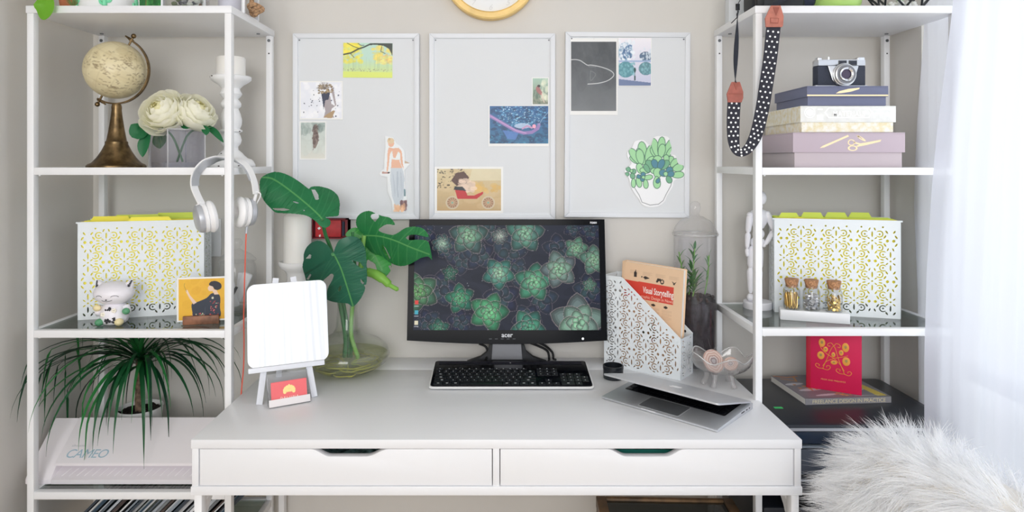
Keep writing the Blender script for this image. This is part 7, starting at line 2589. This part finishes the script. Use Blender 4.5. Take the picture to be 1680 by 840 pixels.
# magazine lying on the printer
b0 = Vector((0.809, 1.735, PT + 0.0004))
b1 = Vector((1.040, 1.752, PT + 0.0004))
yb = math.atan2(b1.y - b0.y, b1.x - b0.x)
fb_ = thing('design_book', 'grey paperback lying flat on the printer under the red book', 'book', b0, yb)
MB().box(0, 0.236, 0.0008, 0.186, 0.0008, 0.0152).build('pages', mat('page_block', (250, 247, 240), 0.8), fb_)
GREYC = mat('grey_cover', (150, 148, 152), 0.4)
MB().box(-0.0005, 0.2365, -0.0006, 0.0008, 0.0, 0.0165).build('spine', GREYC, fb_)
MB().box(-0.0005, 0.2365, -0.0004, 0.187, 0.0, 0.0008).build('back_cover', GREYC, fb_)
tcv = MB().box(-0.0005, 0.2365, -0.0004, 0.187, 0.0155, 0.0165).build('front_cover', GREYC, fb_)
cv = Canvas(150, 120, (138, 134, 142))
for (x, y, rx, ry) in ((0.22, 0.35, 0.16, 0.05), (0.3, 0.12, 0.14, 0.035), (0.12, 0.6, 0.12, 0.05), (0.75, 0.3, 0.1, 0.04)):
    cv.ell(x, y, rx, ry, (222, 218, 226), 0.9, 0.2)
cv.line([(0.02, 0.98), (0.16, 0.9), (0.3, 0.95)], 0.03, (206, 130, 70), 1, 1.25)
cv.line([(0.06, 0.85), (0.2, 0.72), (0.24, 0.9)], 0.024, (206, 140, 80), 1, 1.25)
cv.blotch(16, (214, 140, 70), 0.012, 0.03, (0.1, 0.3, 0.3, 0.6), 0.9, 20)
cv.blotch(26, (214, 170, 90), 0.012, 0.025, (0.42, 0.08, 0.6, 0.3), 0.9, 20)
cv.poly([(0.8, 1.0), (0.86, 1.0), (0.98, 0.03), (0.86, 0.03)], (228, 204, 92))
cv.line([(0.6, 0.05), (0.9, 0.06)], 0.008, (230, 230, 230), 1, 1.25)
link('cover_picture', cv.mesh('cover_picture', lambda u, v: (u * 0.234 + 0.001, v * 0.184 + 0.001, np.full(u.shape, 0.0169)), PRINT), tcv)
link('spine_lettering', text_mesh('FREELANCE DESIGN IN PRACTICE', 0.0142, mat('spine_print', (226, 214, 178), 0.5), Matrix.Translation((0.018, -0.0009, 0.0032)), 0.0001, spacing=0.94), fb_)
# upright red book
r0 = Vector((0.852, 1.822, PT + 0.0174))
r1_ = Vector((0.968, 1.757, PT + 0.0174))
yrd = math.atan2(r1_.y - r0.y, r1_.x - r0.x)
rb_ = thing('red_novel', 'bright red hardback with a gold letter A standing upright on the grey paperback', 'book', r0, yrd)
CRIM = mat('crimson_cloth', (222, 16, 82), 0.6, bump=0.15, bscale=900)
RW, RH, RT = 0.134, 0.186, 0.022
MB().box(0.004, RW, 0.0, 0.0025, 0, RH, 0.0006).build('front_cover', CRIM, rb_)
MB().box(0.004, RW, RT - 0.0025, RT, 0, RH, 0.0006).build('back_cover', CRIM, rb_)
MB().box(-0.001, 0.006, 0.0006, RT - 0.0006, 0, RH, 0.0012).build('spine', CRIM, rb_)
MB().box(-0.0005, 0.0105, -0.0006, 0.002, 0, RH, 0.0006).build('spine_fold', mat('crimson_fold', (188, 14, 50), 0.6), rb_)
MB().box(0.006, RW - 0.003, 0.0026, RT - 0.0026, 0.002, RH - 0.002).build('pages', mat('page_block', (250, 247, 240), 0.8), rb_)
GP = mat('orange_gold_print', (244, 168, 70), 0.4, metal=0.2)
m = MB()


def d2(x, y):
    """cover coordinates from a 1357 x 840 crop of the photograph"""
    return Vector((0.0105 + (x - 385) / 545 * (RW - 0.0115), -0.0004, 0.088 + (250 - y) / 545 * (RW - 0.0115)))


for path in ([(520, 380), (560, 270), (635, 95), (690, 250), (750, 410)], [(520, 350), (560, 290), (640, 245), (740, 210), (790, 190)], [(750, 380), (700, 300), (640, 245), (560, 195), (510, 150), (490, 110)],
             [(640, 95), (610, 60), (575, 75), (575, 100), (600, 100)], [(640, 95), (665, 60), (705, 75), (702, 105), (680, 100)],
             [(515, 382), (470, 380), (440, 355), (450, 330), (480, 340), (478, 358)], [(515, 382), (570, 392), (600, 365), (590, 340), (562, 345), (562, 362)],
             [(750, 415), (700, 415), (664, 388), (675, 362), (705, 370), (704, 388)], [(750, 415), (800, 428), (828, 400), (815, 378), (790, 384), (790, 400)]):
    m.tube(smooth_path([d2(*p) for p in path], 5), 0.0008, 6)
m.build('gold_letter', GP, rb_)
m, n_ = MB(), MB()
for (x, y, rx, ry) in ((510, 70, 36, 52), (765, 95, 38, 55), (550, 145, 26, 32), (718, 165, 26, 34), (498, 225, 40, 48), (772, 262, 42, 52), (634, 200, 22, 30), (640, 292, 36, 26)):
    c = d2(x, y)
    k = (RW - 0.0115) / 545
    m.ell(c, (rx * k, 0.0004, ry * k), 20, 8)
    n_.ell(c + Vector((0, -0.0003, 0.1 * ry * k)), (rx * k * 0.38, 0.0003, ry * k * 0.38), 14, 6)
m.build('gold_drop', GP, rb_)
n_.build('olive_drop', mat('olive_print', (176, 150, 86), 0.5), rb_)
c = d2(632, 520)
link('title_lettering', text_mesh('PRIDE AND PREJUDICE', 0.0052, mat('gold_print', (246, 190, 110), 0.5), Matrix.Translation((c.x, -0.0004, c.z)), 0.0001, align='CENTER', spacing=1.15), rb_)

# black machine on the level below
lb = thing('lower_machine', 'black office machine on the shelf under the printer, behind the desk leg', 'office machine', (0.668, 1.66, RZ5 - 0.0015))
MB().box(0, 0.455, 0.0, 0.26, 0, 0.185, 0.008).build('body', PRM, lb)
MB().box(0.004, 0.451, -0.003, 0.0, 0.118, 0.150, 0.002).build('front_panel', mat('printer_panel', (20, 40, 62), 0.2), lb)
MB().box(0.05, 0.40, -0.004, -0.002, 0.150, 0.1525).build('silver_line', mat('grey_line', (120, 130, 140), 0.4), lb)
MB().box(0.05, 0.40, -0.004, -0.002, 0.138, 0.1405).build('silver_line', mat('grey_line', (120, 130, 140), 0.4), lb)


# ------------------------------------------------------------ under the desk: wooden glass-topped box
OAK = mat('brown_wood', (132, 100, 66), 0.5, noise=0.35, nscale=24)
gb_ = thing('wooden_glass_box', 'low brown wooden box with a glass top under the right side of the desk', 'box', (0.249, 1.36, 0), R(-2))
gw, gd, gh = 0.365, 0.425, 0.45
for (x0, x1, y0, y1) in ((0, 0.026, 0, gd), (gw - 0.026, gw, 0, gd), (0.026, gw - 0.026, gd - 0.014, gd), (0.026, gw - 0.026, 0, 0.022)):
    MB().box(x0, x1, y0, y1, gh - 0.03, gh, 0.002).build('top_rail', OAK, gb_)
for x in (0.001, gw - 0.026):
    for y in (0.001, gd - 0.026):
        MB().box(x, x + 0.025, y, y + 0.025, 0, gh - 0.03, 0.002).build('leg', OAK, gb_)
MB().box(0.024, gw - 0.024, 0.02, gd - 0.012, gh - 0.012, gh - 0.006).build('glass_top', glass('dark_glass', (96, 108, 104), 1.8, haze=0.25, haze_col=(70, 80, 76)), gb_)
MB().box(0.005, gw - 0.005, 0.005, gd - 0.005, 0.02, 0.035).build('bottom_board', OAK, gb_)

# ------------------------------------------------------------ sheer curtains at the window
SHEER = fabric_sheer('white_sheer_voile', (238, 241, 252), 0.10, 0.55)
SHEER2 = fabric_sheer('white_sheer_voile_back', (240, 241, 248), 0.12, 0.35)


def curtain(name, label, edge, path, folds, amp, z0, z1, m, nu, nv):
    """edge(z) moves the leading end of the plan path"""
    P = [Vector((x, y, 0)) for x, y in path]
    D = [0.0]
    for a, b in zip(P, P[1:]):
        D.append(D[-1] + (b - a).length)
    tot = D[-1]

    def at(s):
        d = s * tot
        for k in range(len(P) - 1):
            if d <= D[k + 1] + 1e-9:
                t = (d - D[k]) / max(1e-9, D[k + 1] - D[k])
                return P[k].lerp(P[k + 1], t), (P[k + 1] - P[k]).normalized()
        return P[-1], (P[-1] - P[-2]).normalized()

    def f(u, v):
        z = z0 + (z1 - z0) * v
        p, t = at(u)
        n = Vector((-t.y, t.x, 0))
        ph = 2 * PI * folds * u + 0.7 * math.sin(3.1 * z + 9 * u)
        a = amp * (0.75 + 0.35 * math.sin(17 * u)) * min(1, 0.35 + u * 14)
        q = p + n * (a * math.sin(ph) + 0.3 * a * math.sin(2.3 * ph + 2 * z))
        e = edge(z)
        w = max(0.0, 1 - u / 0.10)
        return Vector((q.x + e[0] * w, q.y + e[1] * w, z))
    o = MB().grid(f, nu, nv).build(name, m, None, 180)
    return tag(o, label, 'curtain')


def lead(z):
    # the hem edge swings out from the window towards the floor
    ky = [(0.0, 1.034), (0.90, 1.034), (1.10, 1.040), (1.30, 1.052), (1.45, 1.066), (1.60, 1.086), (1.75, 1.104), (2.4, 1.140)]
    for (a, b), (c, d) in zip(ky, ky[1:]):
        if z <= c:
            return (b + (d - b) * (z - a) / (c - a) - 1.034, 0.0)
    return (0.1, 0.0)


cpath = [(1.034, 1.598), (1.065, 1.592), (1.095, 1.560), (1.112, 1.50), (1.120, 1.40), (1.122, 1.2), (1.122, 0.6), (1.122, -0.6), (1.122, -2.4)]
curtain('sheer_curtain', 'long white sheer curtain in front of the window at the right of the room', lead, cpath, 44, 0.009, 0.03, 2.42, SHEER, 620, 34)


def back_edge(z):
    ky = [(0.0, 1.815), (0.75, 1.818), (1.0, 1.822), (1.25, 1.838), (1.45, 1.825), (1.75, 1.79), (2.4, 1.76)]
    for (a, b), (c, d) in zip(ky, ky[1:]):
        if z <= c:
            return (0.0, b + (d - b) * (z - a) / (c - a) - 1.80)
    return (0.0, 0.0)


curtain('back_curtain', 'narrow strip of sheer curtain hanging between the right shelving unit and the window', back_edge, [(1.1595, 1.80), (1.1595, 1.75), (1.1595, 1.645)], 3, 0.003, 0.05, 2.42, SHEER2, 70, 30)
rod = thing('curtain_rod', 'white curtain rod above the window on the right', 'curtain rod', (1.135, 0, 2.43))
MB().tube([(0, 1.80, 0), (0, -2.6, 0)], 0.010, 16).build('rod', WHITE_METAL, rod)
for y in (1.75, -0.4, -2.5):
    MB().box(-0.006, XR - 1.135, y - 0.008, y + 0.008, -0.008, 0.008, 0.001).build('bracket', WHITE_METAL, rod)

# ------------------------------------------------------------ chair with a sheepskin
cyaw = R(10.5)
CC = Vector((0.762, 0.97, 0.0))
chair = thing('desk_chair', 'white chair before the desk, its back wrapped in the fluffy sheepskin', 'chair', CC, cyaw)
CHW = mat('chair_white', (236, 236, 238), 0.4)
MB().prism([(y, z) for y, z in rrect(0.50, 0.40, 0.10, 8, 0, 0.63)], -0.018, 0.018, 'YZ', bevel=0.006).build('backrest', CHW, chair)
MB().prism(rrect(0.44, 0.46, 0.08, 8, -0.22, 0), 0.43, 0.46, 'XY', bevel=0.008).build('seat', CHW, chair)
for x in (-0.40, -0.03):
    for y in (-0.19, 0.19):
        MB().tube([(x, y, 0.435), (x * 1.05 - 0.0, y * 1.12, 0.0)], [0.017, 0.011], 14).build('leg', CHW, chair)
for y in (-0.12, 0.12):
    MB().tube(smooth_path([(-0.03, y, 0.44), (0.01, y, 0.44), (0.012, y, 0.5), (0.0, y, 0.6)], 4), 0.012, 12).build('back_support', CHW, chair)

FC = Vector((0, 0, 0.60))
FH = Vector((0.070, 0.345, 0.262))
sk = thing('sheepskin', 'fluffy white long-haired sheepskin draped over the chair back', 'sheepskin', CC, cyaw)


def fur_pt(a, b, k=0.0):
    """a around, b up; flattened rounded cushion"""
    def pw(x, e):
        return math.copysign(abs(x) ** e, x)
    ca, sa, cb, sb = math.cos(a), math.sin(a), math.cos(b), math.sin(b)
    e1, e2 = 0.62, 0.60
    return FC + Vector(((FH.x + k) * pw(cb, e1) * pw(ca, e2), (FH.y + k) * pw(cb, e1) * pw(sa, e2), (FH.z + k) * pw(sb, e1)))


MB().grid(lambda u, v: fur_pt(2 * PI * u, R(-90) + R(180) * v), 96, 48, True).build('hide', mat('sheepskin_hide', (236, 233, 228), 0.9), sk, 180)


def fur_mesh(n_clump, per, seed):
    g = np.random.default_rng(seed)
    base, nrm = [], []
    pts = []
    # roots spread evenly over the hide by area
    N = 260
    A = np.linspace(0, 2 * PI, N, endpoint=False)
    B = np.linspace(R(-70), R(88), 130)
    grid = np.array([[list(fur_pt(a, b)) for b in B] for a in A])
    du = np.roll(grid, -1, 0) - grid
    dv = np.zeros_like(grid)
    dv[:, :-1] = grid[:, 1:] - grid[:, :-1]
    cr_ = np.cross(du, dv)
    area = np.linalg.norm(cr_, axis=2)
    area[:, -1] = 0
    nn = cr_ / np.maximum(area[..., None], 1e-12)
    p = (area / area.sum()).ravel()
    S = 5
    verts, faces = [], []
    tot = n_clump * per
    ci = g.choice(len(p), n_clump, p=p)
    cpos = grid.reshape(-1, 3)[ci]
    cn = nn.reshape(-1, 3)[ci]
    flip = np.sum((cpos - np.array(FC)) * cn, 1) < 0
    cn[flip] *= -1
    # combing: down and outward with slow swirls
    sw = np.stack([np.sin(cpos[:, 1] * 13 + cpos[:, 2] * 9), np.sin(cpos[:, 1] * 17 - cpos[:, 2] * 15 + 1.3) + 0.5 * np.sin(cpos[:, 2] * 31), np.cos(cpos[:, 1] * 15 + cpos[:, 2] * 11)], 1)
    comb = sw * 0.55 + np.array([0.0, 0.25, -0.55])
    comb += g.normal(0, 0.28, comb.shape)
    comb -= cn * np.sum(comb * cn, 1, keepdims=True)
    cdir = cn * 0.8 + comb * 0.75
    cdir /= np.linalg.norm(cdir, axis=1, keepdims=True)
    clen = g.uniform(0.040, 0.085, n_clump)
    k = np.repeat(np.arange(n_clump), per)
    off = g.normal(0, 0.0062, (tot, 3))
    off -= cn[k] * np.sum(off * cn[k], 1, keepdims=True)
    root = cpos[k] + off - cn[k] * 0.002
    d = cdir[k] + g.normal(0, 0.07, (tot, 3))
    d /= np.linalg.norm(d, axis=1, keepdims=True)
    L = clen[k] * g.uniform(0.75, 1.15, tot)
    side = np.cross(d, g.normal(0, 1, (tot, 3)))
    side /= np.linalg.norm(side, axis=1, keepdims=True)
    wave = g.uniform(0, 6.28, tot)
    wd = g.uniform(0.00055, 0.0010, tot)
    allv = np.zeros((tot, 2 * S + 1, 3))
    for j in range(S + 1):
        t = j / S
        q = root + d * (L * t)[:, None] + np.array([0, 0, -1.0]) * (0.22 * L * t * t)[:, None] - off * (0.80 * t ** 1.1)
        q += side * (0.0028 * np.sin(wave + 5.5 * t) * t)[:, None]
        if j < S:
            w = wd * (1 - 0.75 * t)
            allv[:, 2 * j] = q + side * w[:, None]
            allv[:, 2 * j + 1] = q - side * w[:, None]
        else:
            allv[:, 2 * S] = q
    nv = 2 * S + 1
    b0 = np.arange(tot)[:, None] * nv
    quads = np.concatenate([b0 + np.array([[2 * j, 2 * j + 1, 2 * j + 3, 2 * j + 2]]) for j in range(S - 1)], 1).reshape(-1)
    tris = (b0 + np.array([[2 * S - 2, 2 * S - 1, 2 * S]])).reshape(-1)
    me = bpy.data.meshes.new('fur')
    me.vertices.add(tot * nv)
    me.vertices.foreach_set('co', allv.reshape(-1).astype(np.float32))
    li = np.concatenate([quads, tris]).astype(np.int32)
    me.loops.add(len(li))
    me.loops.foreach_set('vertex_index', li)
    nq, nt_ = len(quads) // 4, len(tris) // 3
    me.polygons.add(nq + nt_)
    st_ = np.concatenate([np.arange(nq) * 4, nq * 4 + np.arange(nt_) * 3]).astype(np.int32)
    me.polygons.foreach_set('loop_start', st_)
    me.polygons.foreach_set('loop_total', np.concatenate([np.full(nq, 4), np.full(nt_, 3)]).astype(np.int32))
    me.update(calc_edges=True)
    return me


fm = fur_mesh(4800, 16, 5)
FUR = fabric_sheer('white_fur', (252, 253, 255), 0.32, 0.5)
fm.materials.append(FUR)
fm.shade_smooth()
fo = link('fur', fm, sk)
fo['kind'] = 'stuff'
